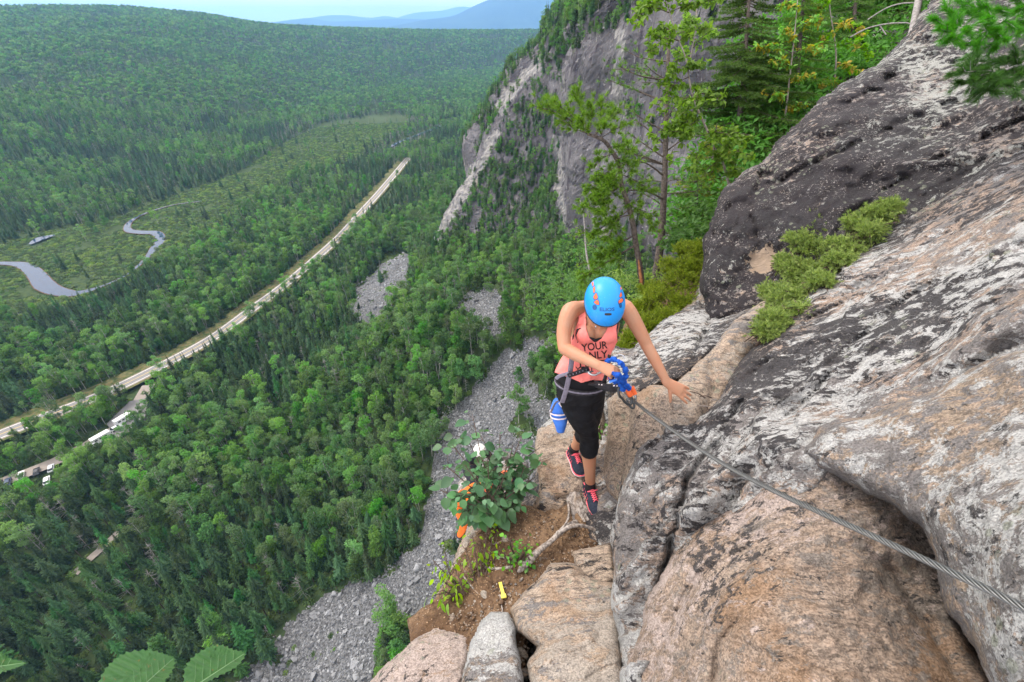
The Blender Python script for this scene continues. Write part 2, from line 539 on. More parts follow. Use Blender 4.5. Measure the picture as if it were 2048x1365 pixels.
# --- car park and access lane
lot = G([216, 262, 300, 292, 262, 236], [852, 808, 800, 838, 866, 880]); lot[:, 2] = FLOOR + 1.3
o = MB().add(lot, [[0, 5, 4, 4], [0, 4, 3, 3], [0, 3, 2, 2], [0, 2, 1, 1]]).build('car_park', MATS['asphalt']); tag(o, kind='structure')
lane_px = catmull([(-120, 1018), (0, 972), (60, 950), (120, 925), (180, 893), (230, 862), (262, 835), (285, 800), (300, 775)], 6)
LANE = G(lane_px[:, 0], lane_px[:, 1]); LANE[:, 2] = FLOOR + 1.2
ribbon_mesh('access_road', LANE, 2.7, MATS['gravel'])
path_px = catmull([(150, 1150), (180, 1120), (205, 1098), (240, 1065)], 5)
PATH = G(path_px[:, 0], path_px[:, 1])
ribbon_mesh('path', PATH, 1.3, MATS['gravel'], 0.4)

# --- tree meshes
MATS['conifer'] = leafmat('conifer_needles', (0.026, 0.060, 0.027), (0.058, 0.104, 0.036), (0.048, 0.115, 0.040), trans=0.15, spec=0.15)
MATS['aspen'] = leafmat('aspen_leaves', (0.080, 0.160, 0.058), (0.140, 0.235, 0.085), (0.110, 0.225, 0.056), trans=0.3, spec=0.2)
MATS['maple'] = leafmat('broad_leaves', (0.052, 0.126, 0.034), (0.098, 0.200, 0.052), (0.080, 0.182, 0.040), trans=0.3, spec=0.2)
MATS['shrubleaf'] = leafmat('willow_leaves', (0.060, 0.115, 0.045), (0.110, 0.165, 0.060), (0.12, 0.18, 0.050), trans=0.25, spec=0.15)
MATS['pale_bark'] = plain('pale_bark', (0.34, 0.33, 0.30), 0.9, var=0.3, scale=2)
MATS['dark_bark'] = plain('dark_bark', (0.09, 0.075, 0.06), 0.9, var=0.3, scale=2)
MATS['dead_wood'] = plain('dead_wood', (0.25, 0.23, 0.22), 0.9, var=0.3, scale=2)

def cards(rng, cen, size, up=0.4, aspect=0.7):
    """small kite-shaped leaf clumps round the given centres"""
    n = len(cen)
    nrm = rng.normal(size=(n, 3)); nrm /= np.linalg.norm(nrm, axis=1)[:, None]
    nrm[:, 2] = np.abs(nrm[:, 2]) + up; nrm /= np.linalg.norm(nrm, axis=1)[:, None]
    a = rng.normal(size=(n, 3)); a = np.cross(nrm, a); a /= np.linalg.norm(a, axis=1)[:, None] + 1e-9
    b = np.cross(nrm, a)
    s = (size * rng.uniform(0.6, 1.3, n))[:, None]
    v = np.stack([cen - a * s, cen - b * s * aspect * .6 + nrm * s * .15, cen + a * s, cen + b * s * aspect * .6 + nrm * s * .15], 1)
    f = np.arange(n * 4).reshape(n, 4)
    return v.reshape(-1, 3), f

def conifer_parts(h, r, seed, dens=1.0, bare=0.12):
    rng = np.random.default_rng(seed)
    tr = MB(); bend = rng.normal(size=2) * 0.02 * h
    ts = np.linspace(0, 1, 5)
    tr.tube(np.stack([bend[0] * ts ** 2, bend[1] * ts ** 2, ts * h * 0.98], -1), np.interp(ts, [0, 1], [h * 0.013, h * 0.002]), 5)
    cr = MB(); z = bare
    V_ = []; F_ = []; n = 0
    while z < 0.99:
        rad = r * ((1 - z) ** 0.75) * rng.uniform(0.65, 1.15) * (0.55 + 0.45 * min(1, (z - bare) / 0.15 + .3))
        nb = max(4, int(8 * dens * (0.5 + rad / r)))
        a0 = rng.uniform(0, 6.28)
        for b in range(nb):
            a = a0 + b * 2 * math.pi / nb + rng.normal() * 0.25
            L = rad * rng.uniform(0.65, 1.2)
            dr = rng.uniform(0.10, 0.45) * L
            c, s = math.cos(a), math.sin(a)
            w = L * rng.uniform(0.22, 0.36)
            zz = z * h; cx = bend[0] * z * z; cy = bend[1] * z * z
            for q in range(3):   # three leaflets along the bough, ragged
                l0 = L * (0.05 + 0.3 * q); l1 = L * (0.05 + 0.3 * q + rng.uniform(.35, .5))
                sw = w * (1.15 - 0.3 * q); tw = rng.normal() * 0.2
                V_ += [[cx + c * l0, cy + s * l0, zz - dr * l0 / L + .12],
                       [cx + c * (l0 + l1) / 2 - s * sw, cy + s * (l0 + l1) / 2 + c * sw, zz - dr * (l0 + l1) / 2 / L - .1 - tw * sw],
                       [cx + c * l1, cy + s * l1, zz - dr * l1 / L + 0.05 * L],
                       [cx + c * (l0 + l1) / 2 + s * sw, cy + s * (l0 + l1) / 2 - c * sw, zz - dr * (l0 + l1) / 2 / L - .1 + tw * sw]]
                F_.append([n, n + 1, n + 2, n + 3]); n += 4
        z += rng.uniform(0.028, 0.045) / dens ** 0.5
    cr.add(V_, F_)
    return tr, cr

def broad_parts(h, r, seed, n_clump=11, per=75, leaf=0.34, lo=0.38, stems=1):
    rng = np.random.default_rng(seed)
    tr = MB(); cr = MB()
    lean = rng.normal(size=2) * 0.06 * h
    ts = np.linspace(0, 1, 6)
    for s in range(stems):
        o2 = rng.normal(size=2) * (0.25 * r if stems > 1 else 0)
        tr.tube(np.stack([lean[0] * ts ** 2 + o2[0] * ts, lean[1] * ts ** 2 + o2[1] * ts, ts * h * 0.9], -1), np.interp(ts, [0, 1], [h * 0.011, h * 0.003]), 5)
    C = []
    for i in range(n_clump):
        t_ = rng.uniform(lo, 0.97)
        prof = math.sin(math.pi * min(1, max(0.05, (t_ - lo + .12) / (1.12 - lo)))) ** 0.6
        a = rng.uniform(0, 6.28); q = r * prof * rng.uniform(0.25, 0.85)
        c = np.array([lean[0] * t_ ** 2 + math.cos(a) * q, lean[1] * t_ ** 2 + math.sin(a) * q, t_ * h])
        cs = r * rng.uniform(0.30, 0.55)
        tr.tube([[lean[0] * t_ ** 2 * .8, lean[1] * t_ ** 2 * .8, t_ * h * 0.8], c], [h * 0.004, h * 0.0015], 3, cap=False)
        d = rng.normal(size=(per, 3)); d /= np.linalg.norm(d, axis=1)[:, None]
        rad = cs * rng.uniform(0.55, 1.05, per)[:, None]
        C.append(c + d * rad * np.array([1, 1, 0.72]))
    v, f = cards(rng, np.concatenate(C), leaf)
    cr.add(v, f)
    return tr, cr

def dead_parts(h, seed):
    rng = np.random.default_rng(seed)
    tr = MB()
    tr.tube([[0, 0, 0], [0.1, 0, h * .5], [0.15, .1, h]], [h * .012, h * .008, h * .002], 5)
    for i in range(26):
        z = rng.uniform(.25, .95) * h; a = rng.uniform(0, 6.28); L = (h - z) * .28 + .5
        tr.tube([[0.1, 0, z], [math.cos(a) * L, math.sin(a) * L, z + L * rng.uniform(-.2, .5)]], [.05, .015], 3, cap=False)
    return tr, MB()

KIND = {  # name: (parts, bark, leaves)
    'spruce_tree': [conifer_parts(11, 2.3, 1), conifer_parts(13, 2.6, 2), conifer_parts(9, 2.5, 3), conifer_parts(14, 2.3, 31, .8, .35)],
    'aspen_tree': [broad_parts(12, 2.5, 4, 11, 80, .29), broad_parts(13, 2.8, 5, 13, 80, .29), broad_parts(11, 2.3, 6, 9, 85, .28, .45, 2)],
    'maple_tree': [broad_parts(9.5, 2.6, 7, 12, 80, .31, .2), broad_parts(8.5, 2.8, 8, 13, 80, .32, .18)],
    'dead_tree': [dead_parts(10, 9)],
}
BARK = {'spruce_tree': 'dark_bark', 'aspen_tree': 'pale_bark', 'maple_tree': 'dark_bark', 'dead_tree': 'dead_wood'}
LEAF = {'spruce_tree': 'conifer', 'aspen_tree': 'aspen', 'maple_tree': 'maple', 'dead_tree': 'dead_wood'}

def hidden_collection(name, objs):
    c = bpy.data.collections.new(name)
    for o in objs: c.objects.link(o)
    return c
def joined(name, tr, cr, bark, leaf):
    m = MB()
    for part, k in ((tr, 0), (cr, 1)):
        for v, f in zip(part.v, part.f): 
            base = 0
        off = m.n
        for v in part.v: m.v.append(v)
        for f in part.f:
            m.f.append(f + off); m.m.append(np.full(len(f), k, int))
        m.n += part.n
    return bpy.data.objects.new(name, m.mesh(name, [bark, leaf]))

def instancer(name, pts, rot, scl, idx, coll, label=None, parent=None, tilt=None):
    """one mass: the same few meshes set out at many points by geometry nodes"""
    me = bpy.data.meshes.new(name)
    n = len(pts)
    me.vertices.add(n); me.vertices.foreach_set('co', np.asarray(pts, float).ravel())
    r3 = np.zeros((n, 3)); r3[:, 2] = rot
    if tilt is not None: r3[:, :2] = tilt
    a = me.attributes.new('rot3', 'FLOAT_VECTOR', 'POINT'); a.data.foreach_set('vector', r3.ravel())
    s3 = np.asarray(scl, float)
    if s3.ndim == 1: s3 = np.repeat(s3[:, None], 3, 1)
    a = me.attributes.new('scl3', 'FLOAT_VECTOR', 'POINT'); a.data.foreach_set('vector', s3.ravel())
    a = me.attributes.new('pick', 'INT', 'POINT'); a.data.foreach_set('value', np.asarray(idx, np.int32))
    o = bpy.data.objects.new(name, me); COL.objects.link(o)
    g = bpy.data.node_groups.new(name + '_nodes', 'GeometryNodeTree')
    g.interface.new_socket('Geometry', in_out='INPUT', socket_type='NodeSocketGeometry')
    g.interface.new_socket('Geometry', in_out='OUTPUT', socket_type='NodeSocketGeometry')
    gi = g.nodes.new('NodeGroupInput'); go = g.nodes.new('NodeGroupOutput')
    mp = g.nodes.new('GeometryNodeMeshToPoints')
    ip = g.nodes.new('GeometryNodeInstanceOnPoints')
    ci = g.nodes.new('GeometryNodeCollectionInfo'); ci.inputs[0].default_value = coll
    ci.inputs['Separate Children'].default_value = True; ci.inputs['Reset Children'].default_value = True
    def attr(nm, ty):
        x = g.nodes.new('GeometryNodeInputNamedAttribute'); x.data_type = ty; x.inputs[0].default_value = nm
        return x.outputs[0]
    L = g.links.new
    L(gi.outputs[0], mp.inputs[0]); L(mp.outputs[0], ip.inputs['Points']); L(ci.outputs[0], ip.inputs['Instance'])
    ip.inputs['Pick Instance'].default_value = True
    L(attr('pick', 'INT'), ip.inputs['Instance Index'])
    er = g.nodes.new('FunctionNodeEulerToRotation')
    L(attr('rot3', 'FLOAT_VECTOR'), er.inputs[0]); L(er.outputs[0], ip.inputs['Rotation'])
    L(attr('scl3', 'FLOAT_VECTOR'), ip.inputs['Scale'])
    L(ip.outputs[0], go.inputs[0])
    md = o.modifiers.new('scatter', 'NODES'); md.node_group = g
    tag(o, label, kind='stuff')
    return o
# names are sorted inside a collection: prefix keeps the order
src = []
order = []
for kn in ('spruce_tree', 'aspen_tree', 'maple_tree', 'dead_tree'):
    for i, (tr, cr) in enumerate(KIND[kn]):
        src.append(joined('source_%02d_%s' % (len(src), kn), tr, cr, MATS[BARK[kn]], MATS[LEAF[kn]])); order.append((kn, i))
def shrub_src(name, seed, mat, r=1.0, n=150, leaf=0.22):
    rng = np.random.default_rng(seed)
    d = rng.normal(size=(n, 3)); d /= np.linalg.norm(d, axis=1)[:, None]; d[:, 2] = np.abs(d[:, 2])
    c = d * rng.uniform(.5, 1.05, n)[:, None] * np.array([r, r, r * .8])
    v, f = cards(rng, c, leaf)
    return bpy.data.objects.new(name, MB().add(v, f).mesh(name, [mat]))
FOREST = hidden_collection('forest_sources', src)
# low-detail far trees
fs = []
far_order = []
for i, (kn, tr, cr) in enumerate([('spruce_tree', *conifer_parts(12, 2.2, 41, .45)), ('spruce_tree', *conifer_parts(13, 2.0, 42, .45)),
                                   ('aspen_tree', *broad_parts(11, 3.4, 43, 8, 26, .75, .3)), ('maple_tree', *broad_parts(10, 3.6, 44, 8, 26, .8, .2)), ('dead_tree', *dead_parts(9, 45))]):
    fs.append(joined('far_%02d' % i, tr, cr, MATS[BARK[kn]], MATS[LEAF[kn]]))
FARC = hidden_collection('far_sources', fs)

# --- forest layout
TALUS1 = [(697, 600), (732, 552), (800, 510), (828, 520), (806, 590), (772, 642), (730, 655), (700, 635)]
TALUS2 = [(925, 790), (1005, 712), (1050, 684), (1110, 668), (1130, 740), (1100, 800), (1120, 900), (1120, 1500), (380, 1500), (480, 1350), (560, 1258), (640, 1195), (700, 1165), (760, 1148), (835, 1085), (842, 1040), (872, 965), (848, 930), (858, 862), (888, 822)]
TALUS3 = [(915, 605), (955, 582), (1000, 588), (1012, 668), (968, 690), (925, 655)]
TALUS4 = [(560, 1095), (590, 1085), (600, 1100), (575, 1110)]
GREEN = [[(1070, 730), (1110, 710), (1115, 800), (1080, 810)], [(765, 1265), (800, 1245), (835, 1290), (815, 1400), (755, 1450)],
         [(890, 1080), (925, 1070), (925, 1115), (897, 1115)], [(1025, 845), (1060, 835), (1075, 875), (1035, 880)]]
def in_talus(px, py, dep):
    nn_ = np.stack([px / 26, py / 26, 0 * px], -1)
    px = px + fbm(nn_, 3, 501) * 22; py = py + fbm(nn_, 3, 502) * 22
    m = inside(px, py, TALUS1) | inside(px, py, TALUS2) | inside(px, py, TALUS3)
    for g in GREEN: m &= ~inside(px, py, g)
    return m & (dep < 420)

rng = np.random.default_rng(11)
def scatter(r0, r1, sp, az0=-84, az1=40):
    x0, x1 = -r1, r1 * .7
    xs = np.arange(x0, x1, sp); ys = np.arange(0, r1, sp)
    X, Y = np.meshgrid(xs, ys); X = X.ravel(); Y = Y.ravel()
    X = X + rng.uniform(-.5, .5, len(X)) * sp; Y = Y + rng.uniform(-.5, .5, len(Y)) * sp
    r = np.hypot(X, Y); a = np.degrees(np.arctan2(X, Y))
    m = (r >= r0) & (r < r1) & (a > az0) & (a < az1)
    X = X[m]; Y = Y[m]
    Z = ground_z(X, Y)
    w = np.stack([X, Y, Z], -1)
    px, py, dep = proj(w)
    m = (px > -420) & (px < 1500) & (py > -60) & (py < 1720) & (dep > 10)
    # nothing right of the cliff foot
    d, u, qx, qy = seg_dist(X, Y, FOOT)
    fz = np.interp(u, np.arange(len(FOOT)), FOOT[:, 0]); 
    right = X > qx + 1
    m &= ~(right & (Y < 500)) 
    return w[m], px[m], py[m], dep[m]
def near_line(w, line, dist):
    d, _, _, _ = seg_dist(w[:, 0], w[:, 1], line)
    return d < dist
def near_road(w):
    d, u, qx, qy = seg_dist(w[:, 0], w[:, 1], ROAD)
    side = (w[:, 0] - qx) < (w[:, 1] - qy) * 0 
    return d < np.where(u > len(ROAD) - 5, 2.0, 9.5)
POND_C = PND[len(PND) // 2]

def forest_choice(w, px, py, n):
    """which kind grows where: conifers on the flat, leafy trees by the talus and on the hill"""
    s = fbm(np.stack([w[:, 0] / 60, w[:, 1] / 60, 0 * w[:, 0]], -1), 3, 31)
    s2 = fbm(np.stack([w[:, 0] / 14, w[:, 1] / 14, 0 * w[:, 0]], -1), 2, 33)
    dfoot, _, _, _ = seg_dist(w[:, 0], w[:, 1], FOOT)
    r = np.hypot(w[:, 0], w[:, 1])
    leafy = 0.32 + 0.5 * np.clip(1 - dfoot / 110, 0, 1) + s * 1.7 + s2 * .35
    leafy = np.where(r > 900, 0.72 + s * 1.1, leafy)
    return leafy

shrubs = [shrub_src('shrub_%d' % i, 60 + i, MATS['shrubleaf']) for i in range(3)] 
SHR = hidden_collection('shrub_sources', shrubs)

pts_all = []; rot_all = []; scl_all = []; idx_all = []
singles = []
shr_p = []; shr_s = []
for (r0, r1, sp) in ((20, 420, 3.15), (420, 1000, 4.8)):
    w, px, py, dep = scatter(r0, r1, sp)
    tal = in_talus(px, py, dep)
    mead = (inside(px, py, MEADOW) | inside(px, py, MEADOW2))
    bad = near_road(w) | near_line(w, RIV, 12) | near_line(w, LANE, 5.0) | near_line(w, RIV2, 8) | near_line(w, PND, 7) | near_line(w, PATH, 2.0)
    rw, _, _, _ = seg_dist(w[:, 0], w[:, 1], ROAD)
    lotm = inside(w[:, 0], w[:, 1], lot[:, :2])
    for cpx_, cpy_ in ((253, 846), (262, 858), (245, 866), (210, 884), (220, 892), (195, 900), (108, 944), (118, 955), (99, 968), (110, 980), (79, 951), (90, 965), (49, 958), (60, 972), (22, 972), (35, 985), (5, 977)):
        g_ = G(cpx_, cpy_)[0]; lotm |= np.hypot(w[:, 0] - g_[0], w[:, 1] - g_[1]) < 4.6
    tal &= ~(fbm(np.stack([w[:, 0] / 11, w[:, 1] / 11, 0 * w[:, 0]], -1), 3, 124) > .52)
    keep = ~tal & ~bad & ~lotm
    mq = mead & (rng.uniform(size=len(w)) < 0.965)
    keep &= ~mq
    w = w[keep]; px = px[keep]; py = py[keep]; dep = dep[keep]
    lf = forest_choice(w, px, py, len(w))
    u = rng.uniform(size=len(w))
    kind = np.where(u < lf, np.where(rng.uniform(size=len(w)) < .55, 1, 2), 0)
    grey = fbm(np.stack([w[:, 0] / 50, w[:, 1] / 50, 0 * w[:, 0]], -1), 2, 77)
    deadp = np.where((px > 560) & (px < 850) & (py > 190) & (py < 320), .35, .045)
    kind = np.where(rng.uniform(size=len(w)) < deadp, 3, kind)
    var = np.select([kind == 0, kind == 1, kind == 2, kind == 3], [rng.integers(0, 4, len(w)), 4 + rng.integers(0, 3, len(w)), 7 + rng.integers(0, 2, len(w)), 9 + 0 * kind])
    dfoot, _, _, _ = seg_dist(w[:, 0], w[:, 1], FOOT)
    sc = (0.5 + 0.75 * rng.uniform(size=len(w)) ** 1.3 + np.where(var >= 4, .12, 0)) * np.clip(0.62 + dfoot / 160, .62, 1.0)
    pts_all.append(w); rot_all.append(rng.uniform(0, 6.28, len(w))); scl_all.append(sc); idx_all.append(var)
P_ = np.concatenate(pts_all); RO = np.concatenate(rot_all); SC = np.concatenate(scl_all); ID = np.concatenate(idx_all)
P_[:, 2] -= 0.15
pxx, pyy, dpp = proj(P_ + np.array([0, 0, 6.0]))
vis = (pxx > 0) & (pxx < 1130) & (pyy > 250) & (pyy < 1365) & ~((pxx > 760) & (pyy > 1230)) & ~((pxx > 900) & (pyy > 850)) & (dpp > 20)
size = np.where(vis, SC / dpp, 0)
pick = np.argsort(-size)[:270]
single = np.zeros(len(P_), bool); single[pick] = True
print('valley trees', len(P_))
LBL = {'spruce_tree': ('dark green spruce standing in the valley forest below the cliff', 'tree', 'spruces nearest the cliff foot'),
       'aspen_tree': ('pale green aspen with thin light trunk in the valley forest', 'tree', 'aspens nearest the cliff foot'),
       'maple_tree': ('round mid green leafy tree low in the valley forest', 'tree', 'leafy trees nearest the cliff foot'),
       'dead_tree': ('bare grey dead tree standing in the valley forest', 'tree', 'dead trees nearest the cliff foot')}
meshes = {}
for kn, vs_ in KIND.items():
    for i, (tr, cr) in enumerate(vs_):
        meshes[(kn, i)] = (tr.mesh(kn + '_trunk', [MATS[BARK[kn]]]), cr.mesh(kn + '_crown', [MATS[LEAF[kn]]]) if cr.n else None)
for j in pick:
    kn, i = order[ID[j]]
    lb = LBL[kn]
    root = bpy.data.objects.new(kn, None); COL.objects.link(root)
    tag(root, lb[0], lb[1], lb[2])
    root.location = P_[j]; root.rotation_euler = (0, 0, RO[j]); root.scale = (SC[j],) * 3
    root.empty_display_size = 0.5
    for nm, me in (('trunk', meshes[(kn, i)][0]), ('crown', meshes[(kn, i)][1])):
        if me is None: continue
        q = bpy.data.objects.new(nm, me); COL.objects.link(q); q.parent = root
rest = ~single
instancer('forest', P_[rest], RO[rest], SC[rest], ID[rest], FOREST)

# far forest on the hill and down the valley
fp = []; fr = []; fsx = []; fi = []
for (r0, r1, sp, mul) in ((1000, 1700, 7.5, 1.25), (1700, 2750, 11.0, 1.7)):
    w, px, py, dep = scatter(r0, r1, sp, -60, 24)
    lf = forest_choice(w, px, py, len(w))
    u = rng.uniform(size=len(w))
    var = np.where(u < lf, 2 + rng.integers(0, 2, len(w)), rng.integers(0, 2, len(w)))
    var = np.where(rng.uniform(size=len(w)) < .02, 4, var)
    fp.append(w); fr.append(rng.uniform(0, 6.28, len(w))); fi.append(var)
    fsx.append(np.stack([mul * rng.uniform(.75, 1.2, len(w))] * 2 + [mul * .85 * rng.uniform(.6, 1.2, len(w))], -1))
fp = np.concatenate(fp); print('far trees', len(fp))
instancer('far_forest', fp, np.concatenate(fr), np.concatenate(fsx), np.concatenate(fi), FARC)

# meadow willow scrub and undergrowth along the verges
w, px, py, dep = scatter(300, 900, 2.9)
m = (inside(px, py, MEADOW) | inside(px, py, MEADOW2)) & ~near_line(w, PND, 5)
dr, uu, _, _ = seg_dist(w[:, 0], w[:, 1], RIV)
m &= dr > np.interp(uu, np.arange(len(hw)), hw) + .1
nz = fbm(np.stack([w[:, 0] / 22, w[:, 1] / 22, 0 * w[:, 0]], -1), 3, 55)
m &= nz > -0.42
w = w[m]
print('scrub', len(w))
sc = rng.uniform(.9, 2.0, len(w)) * (1 + .5 * nz[m])
instancer('willow_scrub', w, rng.uniform(0, 6.28, len(w)), np.stack([sc * 1.15, sc * 1.15, sc * .8], -1), rng.integers(0, 3, len(w)), SHR)
# undergrowth near
w, px, py, dep = scatter(30, 430, 3.1)
m = ~in_talus(px, py, dep) & ~near_line(w, ROAD, 9) & ~near_line(w, LANE, 5) & ~inside(w[:, 0], w[:, 1], lot[:, :2]) & ~near_line(w, RIV, 14) & ~(inside(px, py, MEADOW))
ta = in_talus(px, py, dep) & (fbm(np.stack([w[:, 0] / 9, w[:, 1] / 9, 0 * w[:, 0]], -1), 2, 123) > .18) & (px < 1110)
m = m | ta
w = w[m]; sc = rng.uniform(.5, 1.9, len(w)) * np.where(ta[m], .6, 1)
instancer('undergrowth', w, rng.uniform(0, 6.28, len(w)), np.stack([sc, sc, sc * .9], -1), rng.integers(0, 3, len(w)), SHR)

# --- talus: loose grey blocks
t = NT('talus_stone'); p = t.pos()
c = t.mix(t.rnd_obj(), (0.12, 0.122, 0.128), (0.30, 0.305, 0.315))
c = t.mix(t.step(t.noise(p, 2.2, 4), .5, .7), c, (0.09, 0.09, 0.095))
t.bsdf(c, .9, spec=.2); MATS['talus'] = t.m
t = NT('scree_bed_grit'); p = t.pos()
t.bsdf(t.mix(t.step(t.noise(p, 1.6, 6, .7), .4, .6), (0.05, 0.051, 0.054), (0.15, 0.153, 0.158)), .95, t.bump(t.noise(p, 2.5, 5), .8, .4), spec=.1); MATS['scree'] = t.m
def block(seed, n=14):
    rng = np.random.default_rng(seed)
    bm = bmesh.new()
    for i in range(n):
        v = rng.normal(size=3); v /= np.linalg.norm(v)
        bm.verts.new(v * np.array([1, .75, .55]) * rng.uniform(.75, 1.05))
    bmesh.ops.convex_hull(bm, input=bm.verts[:])
    bmesh.ops.delete(bm, geom=[v for v in bm.verts if not v.link_faces], context='VERTS')
    me = bpy.data.meshes.new('stone'); bm.to_mesh(me); bm.free(); me.materials.append(MATS['talus'])
    return me
STM = [block(100 + i) for i in range(5)]
STC = hidden_collection('stone_sources', [bpy.data.objects.new('stone_src_%d' % i, m) for i, m in enumerate(STM)])
xs = np.arange(-120, 60, 0.72); ys = np.arange(15, 300, 0.72)
X, Y = np.meshgrid(xs, ys); X = (X + rng.uniform(-.5, .5, X.shape)).ravel(); Y = (Y + rng.uniform(-.5, .5, Y.shape)).ravel()
r_ = np.hypot(X, Y)
Z = ground_z(X, Y); w = np.stack([X, Y, Z], -1); px, py, dep = proj(w)
d, u, qx, qy = seg_dist(X, Y, FOOT)
nzz = fbm(np.stack([X / 8, Y / 8, 0 * X], -1), 3, 91)
wob = nzz * 34
m = in_talus(px + wob, py + wob, dep) & ~((X > qx + 1)) & (px > -100)
w = w[m]; print('talus stones', len(w))
n = len(w)
s = rng.uniform(.24, .62, n) * np.where(rng.uniform(size=n) < .05, rng.uniform(1.5, 3.2, n), 1)
w[:, 2] += s * .25
instancer('talus', w, rng.uniform(0, 6.28, n), s, rng.integers(0, 5, n), STC, tilt=rng.normal(size=(n, 2)) * .5)
# grey bed under the blocks
tb_x = np.linspace(-120, 60, 200); tb_y = np.linspace(15, 300, 300)
X, Y = np.meshgrid(tb_x, tb_y, indexing='ij'); Z = ground_z(X, Y) + 0.25
w = np.stack([X, Y, Z], -1); px, py, dep = proj(w)
ok = in_talus(px, py, dep)
gf = grid_faces(200, 300); okf = ok.ravel()[gf].all(axis=1)
o = MB().add(w, gf[okf]).build('scree_bed', MATS['scree'], smooth=True); tag(o, kind='structure')
# ============================================================ THE CLIFF BEYOND
t = NT('cliff_rock'); p = t.pos()
st = t.mapping(p, (0, 0, 0), (1, 1, .12))
n1 = t.noise(p, 0.05, 5); n2 = t.noise(st, 0.35, 6, .65); n3 = t.noise(p, 0.6, 6, .6)
c = t.mix(t.step(n1, .35, .65), (0.090, 0.085, 0.092), (0.165, 0.156, 0.163))
c = t.mix(t.step(n2, .5, .64), c, (0.07, 0.062, 0.073))
c = t.mix(t.step(n3, .60, .70), c, (0.27, 0.26, 0.26))
wv = t.noise(t.mapping(p, (0, 0, 0), (1, 1, .25), (7, 3, 1)), 0.06, 3)
c = t.mix(t.step(wv, .62, .70), c, (0.30, 0.28, 0.24))
st2 = t.noise(t.mapping(p, (0, 0, 0), (1, 1, 2.5)), 0.5, 5, .6)
c = t.mix(t.step(st2, .60, .70), c, (0.045, 0.045, 0.045))
c = t.mix(t.step(t.noise(p, 0.25, 5, .65, 1.0), .62, .70), c, (0.06, 0.08, 0.03))
hh = t.math('ADD', n2, t.math('MULTIPLY', n3, .6))
t.bsdf(c, .92, t.bump(hh, .9, 1.2), spec=.15); MATS['cliff'] = t.m

# sections from far to near: (foot, ..., rim, plateau)
SEC = [
    [(90, 620, -108), (110, 620, -60), (130, 620, -10), (150, 620, 22), (200, 640, 34), (420, 700, 60)],
    [(20, 420, -108), (20, 420, -60), (42, 420, -15), (75, 425, 14), (140, 440, 30), (360, 500, 60)],
    [(-18, 345, -113), (-31, 342, -66), (-20, 340, -46), (12, 342, -14), (70, 350, 20), (320, 420, 60)],
    [(-32, 305, -114), (-24, 305, -78), (-6, 307, -46), (24, 314, -10), (72, 322, 20), (300, 360, 60)],
    [(-50, 281, -113), (-30, 279, -80), (-8, 281, -50), (12, 288, -18), (56, 302, 13), (280, 320, 60)],
    [(-38, 258, -107), (-18, 262, -82), (8, 266, -52), (22, 272, -17), (60, 282, 13), (280, 290, 60)],
    [(-12, 238, -99), (4, 244, -84), (24, 250, -52), (30, 256, -14), (55, 262, 12), (280, 262, 60)],
    [(6, 216, -90), (14, 222, -78), (26, 232, -50), (30, 238, -12), (56, 244, 9), (280, 240, 60)],
    [(18, 195, -84), (21, 197, -66), (23, 200, -38), (25, 204, -7), (50, 214, 9), (280, 218, 60)],
    [(32, 173, -76), (33, 176, -56), (34, 180, -28), (36, 183, 2), (60, 194, 18), (280, 200, 64)],
    [(46, 150, -70), (47, 153, -48), (48, 157, -20), (50, 160, 10), (74, 168, 25), (280, 175, 68)],
    [(54, 120, -76), (55, 122, -50), (56, 124, -20), (58, 128, 14), (80, 134, 30), (280, 140, 70)],
    [(44, 80, -90), (46, 82, -60), (49, 84, -25), (52, 88, 12), (75, 92, 30), (280, 100, 70)],
    [(30, 50, -100), (32, 50, -65), (36, 51, -30), (42, 52, 2), (60, 54, 20), (280, 60, 70)],
    [(18, 20, -106), (19, 21, -60), (20, 22, -25), (24, 22, -4), (40, 24, 12), (280, 30, 70)],
    [(12, -15, -106), (13, -15, -60), (14, -15, -25), (16, -15, -6), (30, -15, 8), (280, -15, 60)],
]
SEC = np.array(SEC, float)
ns, npf, _ = SEC.shape
US, VS = 20, 26
# smooth loft
def loft(S, nu, nv):
    a = np.stack([catmull(list(S[:, j]), nu) for j in range(S.shape[1])], 1)
    return np.stack([catmull(list(a[i]), nv) for i in range(len(a))], 0)
CL = loft(SEC, US, VS)
dens_v = CL.shape[1]
du = np.gradient(CL, axis=0); dv = np.gradient(CL, axis=1)
nn = np.cross(du, dv); nn /= np.linalg.norm(nn, axis=2)[..., None] + 1e-9
if nn[US * 8, VS * 2, 0] > 0: nn = -nn
q = CL
big = fbm(np.stack([q[..., 0] / 34, q[..., 1] / 34, q[..., 2] / 60], -1), 4, 61)
rid = 1 - np.abs(fbm(np.stack([q[..., 0] / 13, q[..., 1] / 13, q[..., 2] / 40], -1), 3, 62)) * 2.2
blk = np.round(fbm(np.stack([q[..., 0] / 9, q[..., 1] / 9, q[..., 2] / 30], -1), 2, 63) * 5) / 5
led = np.round(fbm(np.stack([q[..., 0] / 30, q[..., 1] / 30, q[..., 2] / 9], -1), 2, 64) * 4) / 4
disp = big * 4.5 + rid * 1.6 + blk * 3.2 + led * 2.0
wgt = np.ones(CL.shape[1]); vv = np.arange(CL.shape[1]) / VS
wgt = np.interp(vv, [0, .4, 4, 5], [.35, 1, 1, .6])
near_ = np.clip((q[..., 1] - 30) / 60, 0.1, 1)
CL2 = CL + nn * (disp * wgt[None, :] * near_)[..., None]
